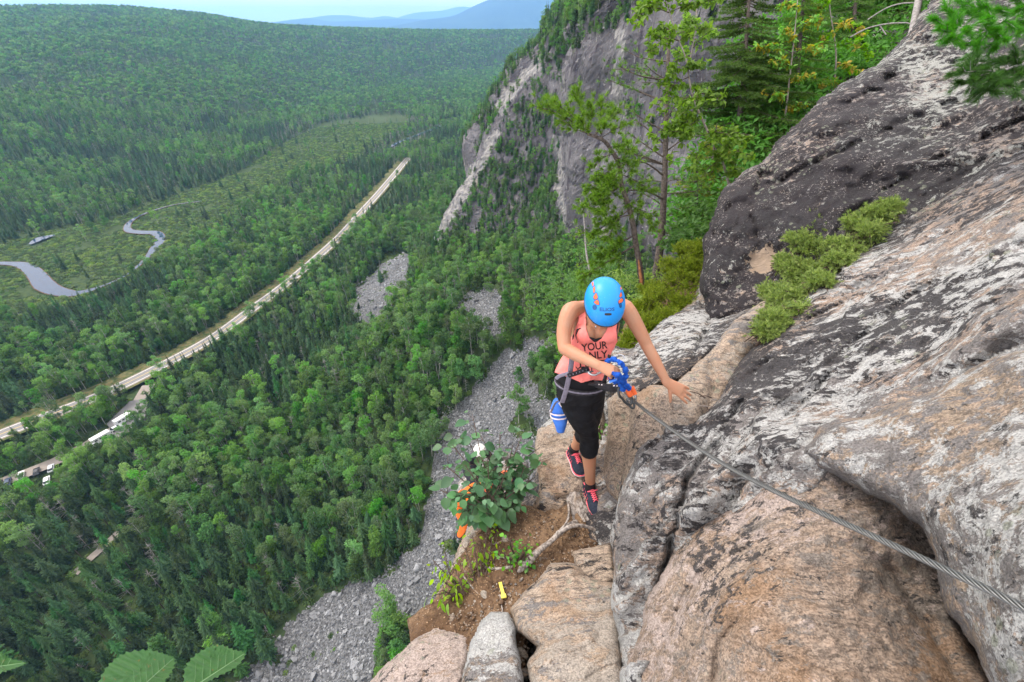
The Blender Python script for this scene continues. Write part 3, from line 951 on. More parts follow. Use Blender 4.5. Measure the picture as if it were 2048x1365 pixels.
PALE = [[(862, 478), (880, 440), (905, 400), (935, 345), (965, 300), (985, 258), (1003, 262), (985, 305), (955, 355), (925, 405), (902, 450), (880, 484)],
        [(985, 218), (1010, 180), (1050, 132), (1082, 110), (1080, 138), (1040, 175), (1005, 230)],
        [(1228, 58), (1252, 58), (1250, 110), (1242, 160), (1247, 212), (1222, 216), (1228, 150), (1236, 110)], [(1104, 270), (1116, 270), (1128, 400), (1136, 480), (1120, 480)], [(1150, 70), (1172, 68), (1160, 90), (1150, 92)]]
fc_ = grid_faces(CL2.shape[0], CL2.shape[1])
fx, fy, fd = proj(CL2.reshape(-1, 3)[fc_].mean(1))
wb_ = fbm(np.stack([fx / 22, fy / 22, 0 * fx], -1), 3, 15) * 9
pm_ = np.zeros(len(fc_), bool)
for b in PALE: pm_ |= inside(fx + wb_, fy + wb_, b)
t = NT('pale_cliff_rock'); p = t.pos()
c = t.mix(t.step(t.noise(t.mapping(p, (0, 0, 0), (1, 1, .2)), 0.5, 6, .7), .4, .62), (0.17, 0.165, 0.17), (0.30, 0.285, 0.265))
c = t.mix(t.step(t.noise(p, .25, 5), .58, .66), c, (0.11, 0.105, 0.11))
t.bsdf(c, .9, t.bump(t.noise(p, .6, 6, .65), .8, 1.0), spec=.15); MATS['cliff_pale'] = t.m
cm_ = MB().add(CL2, fc_); cm_.m[0] = pm_.astype(int)
cliff = cm_.build('cliff', [MATS['cliff'], MATS['cliff_pale']])
tag(cliff, kind='structure')

# cliff vegetation
du = np.gradient(CL2, axis=0); dv = np.gradient(CL2, axis=1)
n2_ = np.cross(du, dv); n2_ /= np.linalg.norm(n2_, axis=2)[..., None] + 1e-9
slope = np.abs(n2_[..., 2])
ru = rng.uniform(0, CL2.shape[0] - 1.01, 90000); rv = rng.uniform(0, CL2.shape[1] - 1.01, 90000)
i0 = ru.astype(int); j0 = rv.astype(int); fu = (ru - i0)[:, None]; fv = (rv - j0)[:, None]
w = (CL2[i0, j0] * (1 - fu) * (1 - fv) + CL2[i0 + 1, j0] * fu * (1 - fv) + CL2[i0, j0 + 1] * (1 - fu) * fv + CL2[i0 + 1, j0 + 1] * fu * fv)
sl = slope[i0, j0]
px, py, dep = proj(w)
nz = fbm(np.stack([w[:, 0] / 16, w[:, 1] / 16, w[:, 2] / 24], -1), 3, 71)
vpar = rv / VS
prob = np.where(vpar > 3.1, .55, np.where(sl > .58, .55, np.where(nz > .05, .40, .02)))
prob = np.where((vpar < .8) & (nz > -.1), .40, prob)
# bare walls seen in the photograph
BARE = [[(1125, 120), (1250, 60), (1420, 60), (1420, 520), (1290, 500), (1140, 490), (1110, 300)], [(870, 475), (985, 265), (1000, 275), (905, 460)], [(1000, 215), (1075, 120), (1085, 150), (1020, 230)]]
inb = np.zeros(len(w), bool)
for b in BARE + PALE: inb |= inside(px, py, b)
prob = np.where(inb & (vpar < 3.3), prob * .07, prob)
VEGZ = [[(960, 230), (1040, 150), (1110, 260), (1125, 480), (1180, 520), (1000, 500), (880, 480), (960, 370), (1000, 290)]]
inv = inside(px, py, VEGZ[0])
prob = np.where(inv & ~inb & (vpar < 3.3), np.maximum(prob, np.where(nz > -.12, .50, .05)), prob)
low = (py > 335) & (px > 890) & (px < 1135) & ~inb
prob = np.where(low & (vpar < 3), np.where(nz > -.3, .85, .25), prob)
area = np.linalg.norm(np.cross(du, dv), axis=2)[i0, j0]
prob = prob * np.clip(area / 8.0, .05, 2.0)
keep = (rng.uniform(size=len(w)) < prob) & (px > 700) & (px < 2200) & (py > -350) & (py < 900) & (dep > 40) & (dep < 900)
w = w[keep]; vp = vpar[keep]; w[:, 2] -= .2
k_ = np.where(rng.uniform(size=len(w)) < .42, rng.integers(0, 4, len(w)), 4 + rng.integers(0, 5, len(w)))
s_ = rng.uniform(.26, .62, len(w)) + np.where(vp > 3.2, .22, 0)
print('cliff trees', len(w))
instancer('cliff_trees', w, rng.uniform(0, 6.28, len(w)), s_, k_, FOREST)

# haze over the valley: the air itself
hz = MB().box((-1500, 11500, 200), (19000, 13500, 420)).build('haze')
hm = bpy.data.materials.new('valley_air'); hm.use_nodes = True
hn = hm.node_tree; hn.nodes.clear()
ho = hn.nodes.new('ShaderNodeOutputMaterial'); hv = hn.nodes.new('ShaderNodeVolumePrincipled')
hv.inputs['Color'].default_value = (0.30, 0.58, 1.0, 1)
hv.inputs['Density'].default_value = 0.95e-4
hv.inputs['Anisotropy'].default_value = 0.2
hn.links.new(hv.outputs[0], ho.inputs['Volume'])
hz.data.materials.append(hm)
tag(hz, kind='stuff')
# ============================================================ ROCKS CLOSE BY
def rock_mat(name, base1, base2, dark=.4, pale=.2, grey=.5, streak=(0, 0, 0), stretch=(1, 1, 1), sc=1.0, orange=0.0, fol=0.5, darkcol=(0.020, 0.019, 0.022), palecol=(0.60, 0.60, 0.59), greycol=(0.150, 0.143, 0.143), bleed=None, patch=None):
    """weathered gneiss: foliated grain, scabs of black, grey and pale lichen, iron stain"""
    t = NT(name); p = t.pos()
    wr = t.n('ShaderNodeTexNoise'); t.l(p, wr.inputs['Vector']); wr.inputs['Scale'].default_value = 3.0; wr.inputs['Detail'].default_value = 3
    wa = t.n('ShaderNodeVectorMath', operation='MULTIPLY_ADD'); t.l(wr.outputs['Color'], wa.inputs[0]); wa.inputs[1].default_value = (.16, .16, .16); t.l(p, wa.inputs[2])
    p2 = wa.outputs[0]
    q = t.mapping(p2, streak, stretch)
    thr = lambda c, w=.36: .5 + (.5 - c) * w
    big = t.noise(p, 1.6, 5, .6)
    base = t.mix(t.step(big, .38, .62), base1, base2)
    fine = t.noise(t.mapping(p2, streak, (stretch[0] * .35, 1, 1)), 34 * sc, 5, .7)
    fol_ = t.noise(q, 9 * sc, 8, .74)
    base = t.mix(t.math('MULTIPLY', t.step(fol_, .50, .60), .8), base, (0.47, 0.35, 0.27))
    base = t.mix(t.math('MULTIPLY', t.step(fine, .50, .58), fol), base, (0.13, 0.105, 0.09))
    if orange > 0:
        on = t.noise(p, 1.7, 6, .62)
        base = t.mix(t.math('MULTIPLY', t.step(on, thr(orange) - .05, thr(orange) + .08), .7), base, t.mix(fine, (0.28, 0.155, 0.08), (0.38, 0.245, 0.145)))
    mot = t.noise(p, 75, 4, .7)
    vg = t.voro(p, 190, out='Color')
    sep = t.n('ShaderNodeSeparateColor'); t.l(vg, sep.inputs[0])
    def region(seed, lo=1.3):
        return t.math('SUBTRACT', t.noise(t.mapping(q, (0, 0, 0), (1, 1, 1), (seed, seed * 2, 3)), lo, 4, .55), .5)
    def mask(seed, scale, cov, rough=.78, reg=.5, soft=.012, lo=1.3):
        m = t.noise(t.mapping(q, (0, 0, 0), (1, 1, 1), (seed * 3.1, 1.7, seed)), scale, 10, rough)
        m = t.math('ADD', m, t.math('MULTIPLY', region(seed, lo), reg))
        m = t.math('ADD', m, t.math('MULTIPLY', t.math('SUBTRACT', mot, .5), .14))
        return m, thr(cov), soft
    def put(mk, col, am=.95, extra=None):
        m, th, sf = mk
        if extra is not None: m = t.math('ADD', m, extra)
        k = t.step(m, th - sf, th + sf)
        return k, t.mix(t.math('MULTIPLY', k, am), base, col)
    gk, base = put(mask(1.0, 6 * sc, grey), t.mix(mot, greycol, [c * 1.7 for c in greycol]), .9)
    ex = bleed(t, p) if bleed else None
    pk, base = put(mask(4.0, 7 * sc, pale, .80, .75), t.mix(t.noise(p, 16, 4), palecol, [c * .62 for c in palecol]), .92, t.math('MULTIPLY', ex, -1.0) if ex is not None else None)
    dk, base = put(mask(7.0, 10 * sc, dark, .74, .55), t.mix(t.noise(p, 30, 3), darkcol, [c * 1.35 for c in darkcol]), .95, ex)
    # pinholes of bare rock inside the scabs
    hole = t.step(t.noise(p, 34 * sc, 5, .7), .575, .61)
    hr = t.step(t.noise(p2, 4.5, 5, .6), .44, .60)
    base = t.mix(t.math('MULTIPLY', t.math('MULTIPLY', hole, dk), t.math('MULTIPLY', hr, .9)), base, t.mix(t.noise(p, 11, 4), (0.50, 0.47, 0.45), (0.30, 0.25, 0.22)))
    vr = t.voro(p2, 9 * sc)
    rm = t.math('MULTIPLY', t.step(vr, .30, .24), t.step(t.noise(p, 2.1, 3), .55, .60))
    base = t.mix(t.math('MULTIPLY', rm, .6), base, (0.27, 0.29, 0.22))
    spk = t.step(sep.outputs[0], .10, .90)
    base = t.mix(1.0, base, t.mix(spk, .64, 1.08), 'MULTIPLY')
    if patch: base = patch(t, base, p)
    h = t.math('ADD', fol_, t.math('MULTIPLY', fine, .7))
    h = t.math('ADD', h, t.math('MULTIPLY', dk, .10))
    h = t.math('ADD', h, t.math('MULTIPLY', mot, .35))
    b1 = t.bump(t.noise(p2, 7, 9, .68), .75, .05)
    b2 = t.bump(h, .9, .022, b1)
    b3 = t.bump(sep.outputs[1], .30, .002, b2)
    t.bsdf(base, t.mix(dk, .9, .72), b3, spec=.2)
    return t.m

# foliation of the slab runs from upper right to lower left of the view
_a = P(2048, 380, 2.5) - P(1350, 950, 2.3); _a /= np.linalg.norm(_a)
_n = P(1700, 750, 1); _n = -_n / np.linalg.norm(_n); _b = np.cross(_n, _a); _b /= np.linalg.norm(_b); _n = np.cross(_a, _b)
M3 = Matrix([_a.tolist(), _b.tolist(), _n.tolist()])
EUL = tuple(M3.to_euler('XYZ'))
FROT = np.array([_a, _b, _n])
def folrot(fa, fb): return FROT * np.array([fa, fb, fb])[:, None]


def tps(cx, cy, val):
    """thin plate spline through control points"""
    c = np.stack([cx, cy], -1) / 500.0
    n = len(c)
    d = np.linalg.norm(c[:, None] - c[None], axis=2)
    K = np.where(d > 0, d ** 2 * np.log(d + 1e-12), 0) + np.eye(n) * 2e-3
    Pm = np.concatenate([np.ones((n, 1)), c], 1)
    A = np.block([[K, Pm], [Pm.T, np.zeros((3, 3))]])
    w = np.linalg.lstsq(A, np.concatenate([val, np.zeros(3)]), rcond=None)[0]
    def f(x, y):
        q = np.stack([x, y], -1) / 500.0
        d = np.sqrt((q[..., None, 0] - c[:, 0]) ** 2 + (q[..., None, 1] - c[:, 1]) ** 2)
        return (np.where(d > 0, d ** 2 * np.log(d + 1e-12), 0) @ w[:n]) + w[n] + q[..., 0] * w[n + 1] + q[..., 1] * w[n + 2]
    return f

SURF = {}
def rock(name, poly, ctrl, mat, label=None, cat='rock', step=6.0, roll=30, rollk=.16, skirt=.5, amp=.02, fr=3.0, seed=0, cracks=(), jit=4.0, facet=0.0, kind=None, foliate=None, saw=0.0, mic=.018):
    poly = np.array(poly, float)
    # ragged outline
    sub = []
    for a in range(len(poly)):
        A = poly[a]; B = poly[(a + 1) % len(poly)]
        m = max(1, int(np.hypot(*(B - A)) / 14))
        for j in range(m): sub.append(A + (B - A) * j / m)
    sub = np.array(sub)
    jn = fbm(np.stack([sub[:, 0] / 38, sub[:, 1] / 38, 0 * sub[:, 0] + seed], -1), 3, 200 + seed)
    jn2 = fbm(np.stack([sub[:, 0] / 38, sub[:, 1] / 38, 0 * sub[:, 0] + seed], -1), 3, 300 + seed)
    sub = sub + np.stack([jn, jn2], -1) * jit * 2
    x0, y0 = sub.min(0) - step * 2; x1, y1 = sub.max(0) + step * 2
    xs = np.arange(x0, x1, step); ys = np.arange(y0, y1, step)
    X, Y = np.meshgrid(xs, ys, indexing='ij')
    d, _, bx, by = seg_dist(X, Y, sub, closed=True)
    ins = inside(X, Y, sub)
    sdv = np.where(ins, d, -d)
    keep = sdv > -step * 0.8
    Xs = np.where(ins, X, bx); Ys = np.where(ins, Y, by)
    sdc = np.clip(sdv, 0, None)
    ctrl = np.array(ctrl, float)
    f = tps(ctrl[:, 0], ctrl[:, 1], 1.0 / ctrl[:, 2])
    SURF[name + str(seed)] = f
    K = 1.0 / np.clip(f(Xs, Ys), 0.05, 5)
    w0 = P(Xs, Ys, K)
    e = np.clip(1 - sdc / roll, 0, 1)
    K = K + rollk * (1 - np.sqrt(np.clip(1 - e ** 2, 0, 1)))
    n_ = fbm(w0 * fr, 5, 400 + seed, .58)
    ridn = np.abs(fbm(w0 * fr * 0.9 + 9, 5, 500 + seed, .6)) * 2
    K = K + amp * (n_ * 1.2 - ridn * .9)
    wf_ = w0 @ FROT.T * np.array([3.0, 13.0, 13.0])
    pl_ = fbm(wf_ + fbm(w0 * 5, 2, 41)[..., None] * 1.5, 3, 950 + seed)
    K = K + mic * (np.abs(pl_) ** .7 + .5 * fbm(w0 * 28, 3, 960 + seed))
    if foliate is not None:
        rot, strg = foliate
        wq = w0 @ np.array(rot).T
        K = K + strg * fbm(wq, 4, 600 + seed)
    if saw > 0:
        ub = (w0 @ FROT[1]) + fbm(w0 * np.array([1.3, 1.3, 1.3]), 3, 77 + seed) * .22 + .03 * fbm(w0 * 9, 2, 78)
        for fq, am_ in ((3.1, 1.0), (8.3, .38)):
            fr_ = ub * fq - np.floor(ub * fq)
            on_ = np.clip(.5 + 1.6 * fbm(w0 @ FROT.T * np.array([.9, 3, 3]) + fq, 2, 79), 0, 1)
            K = K - saw * am_ * (fr_ ** 1.5) * on_
    if facet > 0:
        K = K + facet * (np.round(fbm(w0 * fr * .55 + 5, 2, 700 + seed) * 4) / 4)
    for cr in cracks:
        line, dep_, wid = cr
        dd, _, _, _ = seg_dist(X + fbm(np.stack([X / 30, Y / 30, 0 * X], -1), 2, 5) * 7, Y + fbm(np.stack([X / 30, Y / 30, 0 * X + 4], -1), 2, 6) * 7, line)
        K = K + dep_ * np.exp(-(dd / (wid * .6)) ** 1.3) * np.clip(.6 + 1.5 * fbm(w0 * 6, 2, 45), 0, 1.3)
    W = P(Xs, Ys, K)
    nx, ny = X.shape
    gf = grid_faces(nx, ny)
    ok = keep.ravel()[gf].all(axis=1)
    fcs = gf[ok]
    # boundary edges -> sides running back into the hill
    e_ = np.concatenate([fcs[:, [0, 1]], fcs[:, [1, 2]], fcs[:, [2, 3]], fcs[:, [3, 0]]])
    key = np.sort(e_, axis=1); kk = key[:, 0] * (nx * ny) + key[:, 1]
    u, idx, cnt = np.unique(kk, return_index=True, return_counts=True)
    be = e_[idx[cnt == 1]]
    bv = np.unique(be)
    remap = -np.ones(nx * ny, int); remap[bv] = np.arange(len(bv))
    Wf = W.reshape(-1, 3); Kf = K.ravel()
    rr_ = Wf[bv] / Kf[bv][:, None]
    n0 = nx * ny
    nzs = fbm(Wf[bv] * 4, 3, 800 + seed)[:, None]
    ring1 = Wf[bv] + rr_ * skirt * (.35 + .1 * nzs)
    cen = Wf[np.unique(fcs)].mean(0)
    ring2 = Wf[bv] + rr_ * skirt + (cen - Wf[bv]) * 0.06
    vv_ = np.concatenate([Wf, ring1, ring2])
    a = be[:, 0]; b = be[:, 1]
    s1 = np.stack([b, a, n0 + remap[a], n0 + remap[b]], -1)
    s2 = np.stack([n0 + remap[b], n0 + remap[a], n0 + len(bv) + remap[a], n0 + len(bv) + remap[b]], -1)
    allf = np.concatenate([fcs, s1, s2])[:, ::-1]
    used = np.unique(allf); rm = -np.ones(len(vv_), int); rm[used] = np.arange(len(used))
    o = MB().add(vv_[used], rm[allf]).build(name, mat, smooth=True)
    if kind: tag(o, kind=kind)
    else: tag(o, label, cat)
    return o

def tanpatch(t, base, p):
    w = V(1527, 525, 4.15)
    vm = t.n('ShaderNodeVectorMath', operation='DISTANCE')
    t.l(t.mapping(p, (0, 0, 0), (1, 1, .45)), vm.inputs[0]); vm.inputs[1].default_value = (w.x, w.y, w.z * .45)
    dd = t.math('ADD', vm.outputs['Value'], t.math('MULTIPLY', t.math('SUBTRACT', t.noise(p, 9, 6, .7), .5), .34))
    return t.mix(t.step(dd, .13, .11), base, t.mix(t.noise(p, 14, 5), (0.42, 0.31, 0.22), (0.24, 0.19, 0.15)))

bc = float(P(1880, 400, 3.1) @ FROT[1]); bl = float(P(1650, 850, 2.0) @ FROT[1])
def crease_dark(t, p):
    """the seam below the boulder is crusted darkest"""
    v = t.n('ShaderNodeVectorMath', operation='DOT_PRODUCT'); t.l(p, v.inputs[0]); v.inputs[1].default_value = tuple(FROT[1])
    m = t.n('ShaderNodeMapRange'); t.l(v.outputs['Value'], m.inputs[0])
    m.inputs['From Min'].default_value = bl; m.inputs['From Max'].default_value = bc
    m.inputs['To Min'].default_value = -.03; m.inputs['To Max'].default_value = .085
    return m.outputs[0]
bx0 = float(P(1450, 520, 4.3)[0]); bx1 = float(P(2000, 200, 4.0)[0])
def boulder_dark(t, p):
    """black crust thins out towards the upper right end"""
    s_ = t.n('ShaderNodeSeparateXYZ'); t.l(p, s_.inputs[0])
    m = t.n('ShaderNodeMapRange'); t.l(s_.outputs[0], m.inputs[0])
    m.inputs['From Min'].default_value = bx0; m.inputs['From Max'].default_value = bx1
    m.inputs['To Min'].default_value = .03; m.inputs['To Max'].default_value = -.055
    return m.outputs[0]
MATS['rock_dark'] = rock_mat('lichen_black_rock', (0.24, 0.215, 0.205), (0.33, 0.28, 0.25), dark=.70, pale=.42, grey=.46, sc=1.7, bleed=boulder_dark, streak=EUL, stretch=(.8, 1, 1), fol=.5, patch=tanpatch, darkcol=(0.019, 0.016, 0.020), palecol=(0.46, 0.47, 0.44))
MATS['rock_slab'] = rock_mat('streaked_slab_rock', (0.30, 0.24, 0.20), (0.38, 0.29, 0.235), dark=.35, pale=.50, grey=.52, sc=2.0, darkcol=(0.038, 0.035, 0.038), streak=EUL, stretch=(.27, 1, 1), fol=.6, bleed=crease_dark)
MATS['rock_near'] = rock_mat('grey_lichen_rock', (0.28, 0.23, 0.19), (0.36, 0.28, 0.21), dark=.32, pale=.50, grey=.55, sc=2.0, darkcol=(0.045, 0.043, 0.045), streak=EUL, stretch=(.5, 1, 1), fol=.6)
MATS['rock_orange'] = rock_mat('iron_stained_rock', (0.34, 0.255, 0.195), (0.44, 0.345, 0.275), dark=.24, pale=.46, grey=.42, orange=.38, sc=2.4, darkcol=(0.06, 0.055, 0.055), streak=(EUL[0], EUL[1], EUL[2] + .7), stretch=(.45, 1, 1), fol=.6, palecol=(0.60, 0.49, 0.44), greycol=(0.19, 0.165, 0.145))
MATS['rock_tan'] = rock_mat('tan_gneiss_rock', (0.38, 0.29, 0.215), (0.47, 0.375, 0.295), dark=.15, pale=.34, grey=.28, orange=.22, sc=1.8, streak=(0.3, 0.2, 0.5), stretch=(.4, 1, 1), fol=.7, palecol=(0.48, 0.42, 0.36))
MATS['rock_speck'] = rock_mat('speckled_rock', (0.26, 0.215, 0.18), (0.36, 0.28, 0.22), dark=.42, pale=.42, grey=.44, sc=2.4, darkcol=(0.038, 0.035, 0.038), streak=EUL, stretch=(.6, 1, 1), fol=.6)

t = NT('ledge_soil'); p = t.pos()
n1 = t.noise(p, 3.0, 5); n2 = t.noise(p, 28, 6, .7); vv = t.voro(p, 55)
c = t.mix(t.step(n1, .35, .65), (0.11, 0.065, 0.038), (0.21, 0.135, 0.082))
c = t.mix(t.step(n2, .46, .62), c, (0.085, 0.052, 0.033))
c = t.mix(t.step(vv, .22, .14), c, (0.36, 0.24, 0.15))
t.bsdf(c, .95, t.bump(t.math('ADD', n2, t.math('MULTIPLY', vv, -.8)), .8, .02), spec=.15); MATS['soil'] = t.m

# bedrock under everything, so no crack looks through
rock('bedrock', [(1075, 860), (1140, 800), (1215, 745), (1250, 690), (1320, 640), (1390, 590), (1420, 520), (1440, 430), (1640, 330), (2350, 150), (2350, 1600), (760, 1600), (860, 1300), (930, 1080), (1010, 1000), (1060, 1000)],
     [(1150, 900, 3.35), (1280, 600, 6.4), (1450, 450, 6.6), (1700, 300, 6.6), (2048, 250, 4.6), (2300, 200, 4.2), (1850, 400, 4.4), (1550, 700, 3.5), (1900, 700, 2.9), (2300, 700, 2.0), (1600, 1000, 2.35), (1900, 1200, 1.85), (2200, 1300, 1.6), (1400, 1300, 2.1), (1150, 1300, 2.3), (1100, 1150, 2.85), (900, 1400, 2.35), (1300, 900, 3.1), (1350, 740, 3.7), (1250, 780, 3.7)],
     MATS['rock_speck'], kind='structure', step=9, skirt=.8, amp=.02, seed=1)

rock('soil', [(1130, 985), (1200, 960), (1250, 1000), (1262, 1120), (1180, 1160), (1080, 1200), (1050, 1330), (1035, 1400), (960, 1420), (830, 1320), (822, 1240), (880, 1190), (915, 1120), (960, 1040), (1010, 1010), (1070, 1010)],
     [(1185, 1035, 2.98), (1080, 1080, 2.80), (1000, 1070, 2.90), (960, 1100, 2.82), (960, 1180, 2.58), (1100, 1130, 2.68), (1200, 1110, 2.72), (870, 1220, 2.55), (1040, 1220, 2.42), (1000, 1350, 2.15), (1230, 1000, 3.02), (1180, 980, 3.1)],
     MATS['soil'], kind='structure', step=5, roll=12, rollk=.06, skirt=.5, amp=.022, fr=6, seed=2, jit=6)

rock('boulder', [(1412, 640), (1404, 560), (1410, 480), (1432, 400), (1462, 365), (1520, 318), (1570, 268), (1640, 205), (1720, 150), (1790, 100), (1830, 52), (1852, 10), (1862, -80), (2350, -120), (2350, 230), (2048, 350), (1900, 420), (1790, 480), (1680, 560), (1590, 640), (1500, 670), (1440, 655)],
     [(1420, 600, 4.15), (1412, 500, 4.35), (1440, 420, 4.45), (1530, 520, 4.1), (1600, 430, 4.05), (1540, 340, 4.55), (1700, 300, 4.25), (1760, 400, 3.8), (1720, 180, 4.9), (1850, 150, 4.8), (1850, 30, 5.6), (1950, 240, 3.95), (2048, 230, 3.6), (2048, 60, 4.7), (2300, 80, 3.4), (2300, -100, 4.6), (1480, 630, 3.95)],
     MATS['rock_dark'], 'large boulder crusted with black lichen behind the yellow-green juniper', 'boulder', step=6, roll=34, rollk=.28, skirt=1.2, amp=.10, fr=2.2, seed=3, facet=.07, jit=9, foliate=(folrot(.9, 4), .06),
     cracks=[([(1430, 470), (1475, 380), (1540, 350)], .12, 9), ([(1640, 215), (1760, 180), (1840, 95)], .12, 9), ([(1560, 600), (1700, 430), (1850, 330), (2048, 240)], .12, 9), ([(1480, 400), (1620, 330), (1800, 250), (2048, 150)], .10, 8), ([(1520, 500), (1500, 420), (1530, 330)], .08, 7)])

rock('slab', [(1235, 1015), (1262, 940), (1290, 860), (1330, 830), (1385, 842), (1440, 800), (1470, 740), (1500, 700), (1570, 640), (1640, 570), (1730, 490), (1860, 400), (2048, 275), (2350, 120), (2350, 760), (2050, 780), (1900, 850), (1760, 890), (1700, 930), (1640, 985), (1560, 1040), (1450, 1070), (1380, 1130), (1330, 1250), (1290, 1400), (1240, 1400), (1225, 1200)],
     [(1250, 1000, 2.45), (1300, 870, 2.62), (1370, 880, 2.55), (1450, 830, 2.48), (1500, 720, 2.75), (1600, 640, 2.85), (1750, 500, 3.3), (1880, 400, 3.5), (2048, 300, 3.4), (2300, 150, 3.1), (1600, 780, 2.32), (1800, 620, 2.45), (2000, 500, 2.35), (2300, 450, 2.0), (1700, 850, 1.98), (1560, 900, 2.0), (1900, 760, 1.9), (2048, 680, 1.78), (2300, 700, 1.5), (1500, 1000, 2.0), (1380, 1000, 2.15), (1350, 1150, 2.05), (1250, 1200, 2.1), (1260, 1350, 1.85)],
     MATS['rock_slab'], 'long grey slab streaked with white and black lichen above the cable', 'rock slab', step=5, roll=26, rollk=.14, skirt=.6, amp=.035, fr=2.0, seed=4,
     foliate=(folrot(1.1, 9), .035), saw=.15, facet=.03,
     cracks=[([(1340, 1090), (1375, 960), (1440, 880), (1500, 780)], .07, 9), ([(1240, 1010), (1290, 960), (1310, 860)], .02, 7), ([(1290, 1300), (1320, 1180), (1345, 1080)], .10, 9),
             ([(1500, 880), (1620, 800), (1700, 690), (1820, 590), (2048, 440)], .04, 10), ([(1590, 660), (1750, 560), (2048, 380)], .05, 7), ([(1420, 960), (1500, 900), (1590, 840)], .035, 8),
             ([(1640, 560), (1780, 470), (1900, 400), (2048, 330)], .06, 6)])

rock('rock', [(1245, 1400), (1262, 1300), (1300, 1190), (1340, 1115), (1400, 1050), (1480, 1010), (1560, 950), (1620, 885), (1690, 930), (1760, 960), (1850, 1010), (1895, 1100), (1920, 1230), (1980, 1340), (2060, 1420), (2100, 1600), (1240, 1600)],
     [(1270, 1350, 1.72), (1310, 1230, 1.82), (1360, 1120, 1.90), (1500, 1040, 1.82), (1590, 930, 1.85), (1500, 1200, 1.50), (1400, 1330, 1.50), (1600, 1330, 1.30), (1600, 1120, 1.58), (1750, 1050, 1.66), (1850, 1150, 1.62), (1800, 1300, 1.40), (1930, 1330, 1.42), (1700, 1200, 1.48), (1700, 1500, 1.15), (1350, 1500, 1.4)],
     MATS['rock_orange'], 'orange stained rock bulging below the cable at the lower edge', 'rock', step=5, roll=30, rollk=.10, skirt=.5, amp=.022, fr=2.6, seed=5, foliate=(folrot(2, 8), .018), facet=.03, saw=.03,
     cracks=[([(1290, 1400), (1330, 1250), (1400, 1150), (1500, 1090)], .03, 12), ([(1420, 1400), (1440, 1280), (1520, 1180)], .03, 14), ([(1700, 1080), (1790, 1150), (1860, 1260), (1940, 1400)], .04, 18)])

rock('overhang', [(1600, 905), (1622, 880), (1640, 850), (1720, 835), (1850, 790), (1980, 720), (2350, 600), (2350, 1700), (2080, 1600), (1975, 1345), (1925, 1270), (1880, 1190), (1868, 1110), (1850, 1060), (1800, 1020), (1720, 985), (1650, 945)],
     [(1610, 895, 1.80), (1720, 900, 1.68), (1850, 850, 1.62), (1980, 800, 1.52), (2048, 740, 1.5), (2300, 700, 1.25), (1800, 990, 1.50), (1900, 1000, 1.32), (2048, 950, 1.2), (1890, 1150, 1.28), (2000, 1100, 1.10), (1950, 1280, 1.15), (2048, 1300, .98), (2300, 1300, .82), (2100, 1500, .95)],
     MATS['rock_near'], 'grey lichen covered block overhanging the orange hollow behind the cable', 'rock', step=5, roll=34, rollk=.13, skirt=.45, amp=.02, fr=3.0, seed=6, foliate=(folrot(2.2, 9), .016), jit=5, facet=.022, saw=.05)

rock('rock', [(1262, 800), (1300, 765), (1345, 770), (1420, 700), (1470, 640), (1530, 600), (1570, 640), (1500, 720), (1485, 790), (1440, 830), (1400, 858), (1330, 900), (1290, 960), (1250, 1010), (1235, 1000), (1250, 900)],
     [(1290, 810, 2.70), (1340, 800, 2.58), (1400, 820, 2.58), (1390, 750, 2.80), (1450, 740, 2.85), (1440, 800, 2.72), (1500, 640, 3.2), (1550, 620, 3.3), (1290, 920, 2.62), (1250, 980, 2.62)],
     MATS['rock_tan'], 'tan rock with a hollow of dead twigs under the resting hand', 'rock', step=5, roll=22, rollk=.12, skirt=.4, amp=.022, fr=4, seed=7,
     cracks=[([(1420, 720), (1430, 780), (1410, 830)], .07, 14)])

rock('rock', [(1215, 690), (1262, 700), (1330, 640), (1395, 600), (1440, 640), (1530, 600), (1480, 680), (1420, 705), (1360, 760), (1310, 775), (1250, 800), (1205, 790)],
     [(1230, 730, 3.6), (1300, 720, 3.45), (1350, 660, 3.8), (1410, 640, 4.0), (1500, 630, 3.7), (1260, 780, 3.2), (1400, 700, 3.3)],
     MATS['rock_speck'], 'low grey rocks between the boulder and the outstretched arm', 'rock', step=6, roll=20, rollk=.14, skirt=.6, amp=.04, fr=3, seed=8,
     cracks=[([(1420, 640), (1395, 700), (1375, 730)], .18, 9), ([(1260, 720), (1330, 690), (1380, 640)], .08, 7)])

rock('rock', [(1214, 800), (1240, 778), (1290, 785), (1300, 830), (1275, 880), (1262, 940), (1236, 1010), (1212, 985), (1210, 900)],
     [(1225, 810, 3.0), (1280, 800, 2.85), (1230, 900, 2.95), (1260, 900, 2.85), (1225, 980, 2.9)],
     MATS['rock_tan'], 'upright tan rock just right of the legs beside the narrow crack', 'rock', step=4, roll=16, rollk=.10, skirt=.4, amp=.02, fr=5, seed=9)

rock('rock', [(1066, 900), (1075, 858), (1110, 842), (1150, 832), (1200, 810), (1212, 850), (1206, 930), (1215, 975), (1180, 990), (1150, 1000), (1130, 1030), (1110, 1052), (1078, 1050), (1066, 1010), (1080, 970)],
     [(1090, 870, 3.4), (1180, 840, 3.4), (1100, 960, 3.12), (1180, 940, 3.2), (1140, 1000, 3.05), (1090, 1000, 3.0), (1095, 1040, 3.02)],
     MATS['rock_tan'], 'broad flat tan rock beside the shrub behind the standing foot', 'rock', step=4, roll=16, rollk=.10, skirt=.4, amp=.02, fr=5, seed=10,
     cracks=[([(1068, 1008), (1110, 1000), (1150, 985)], .03, 6)])

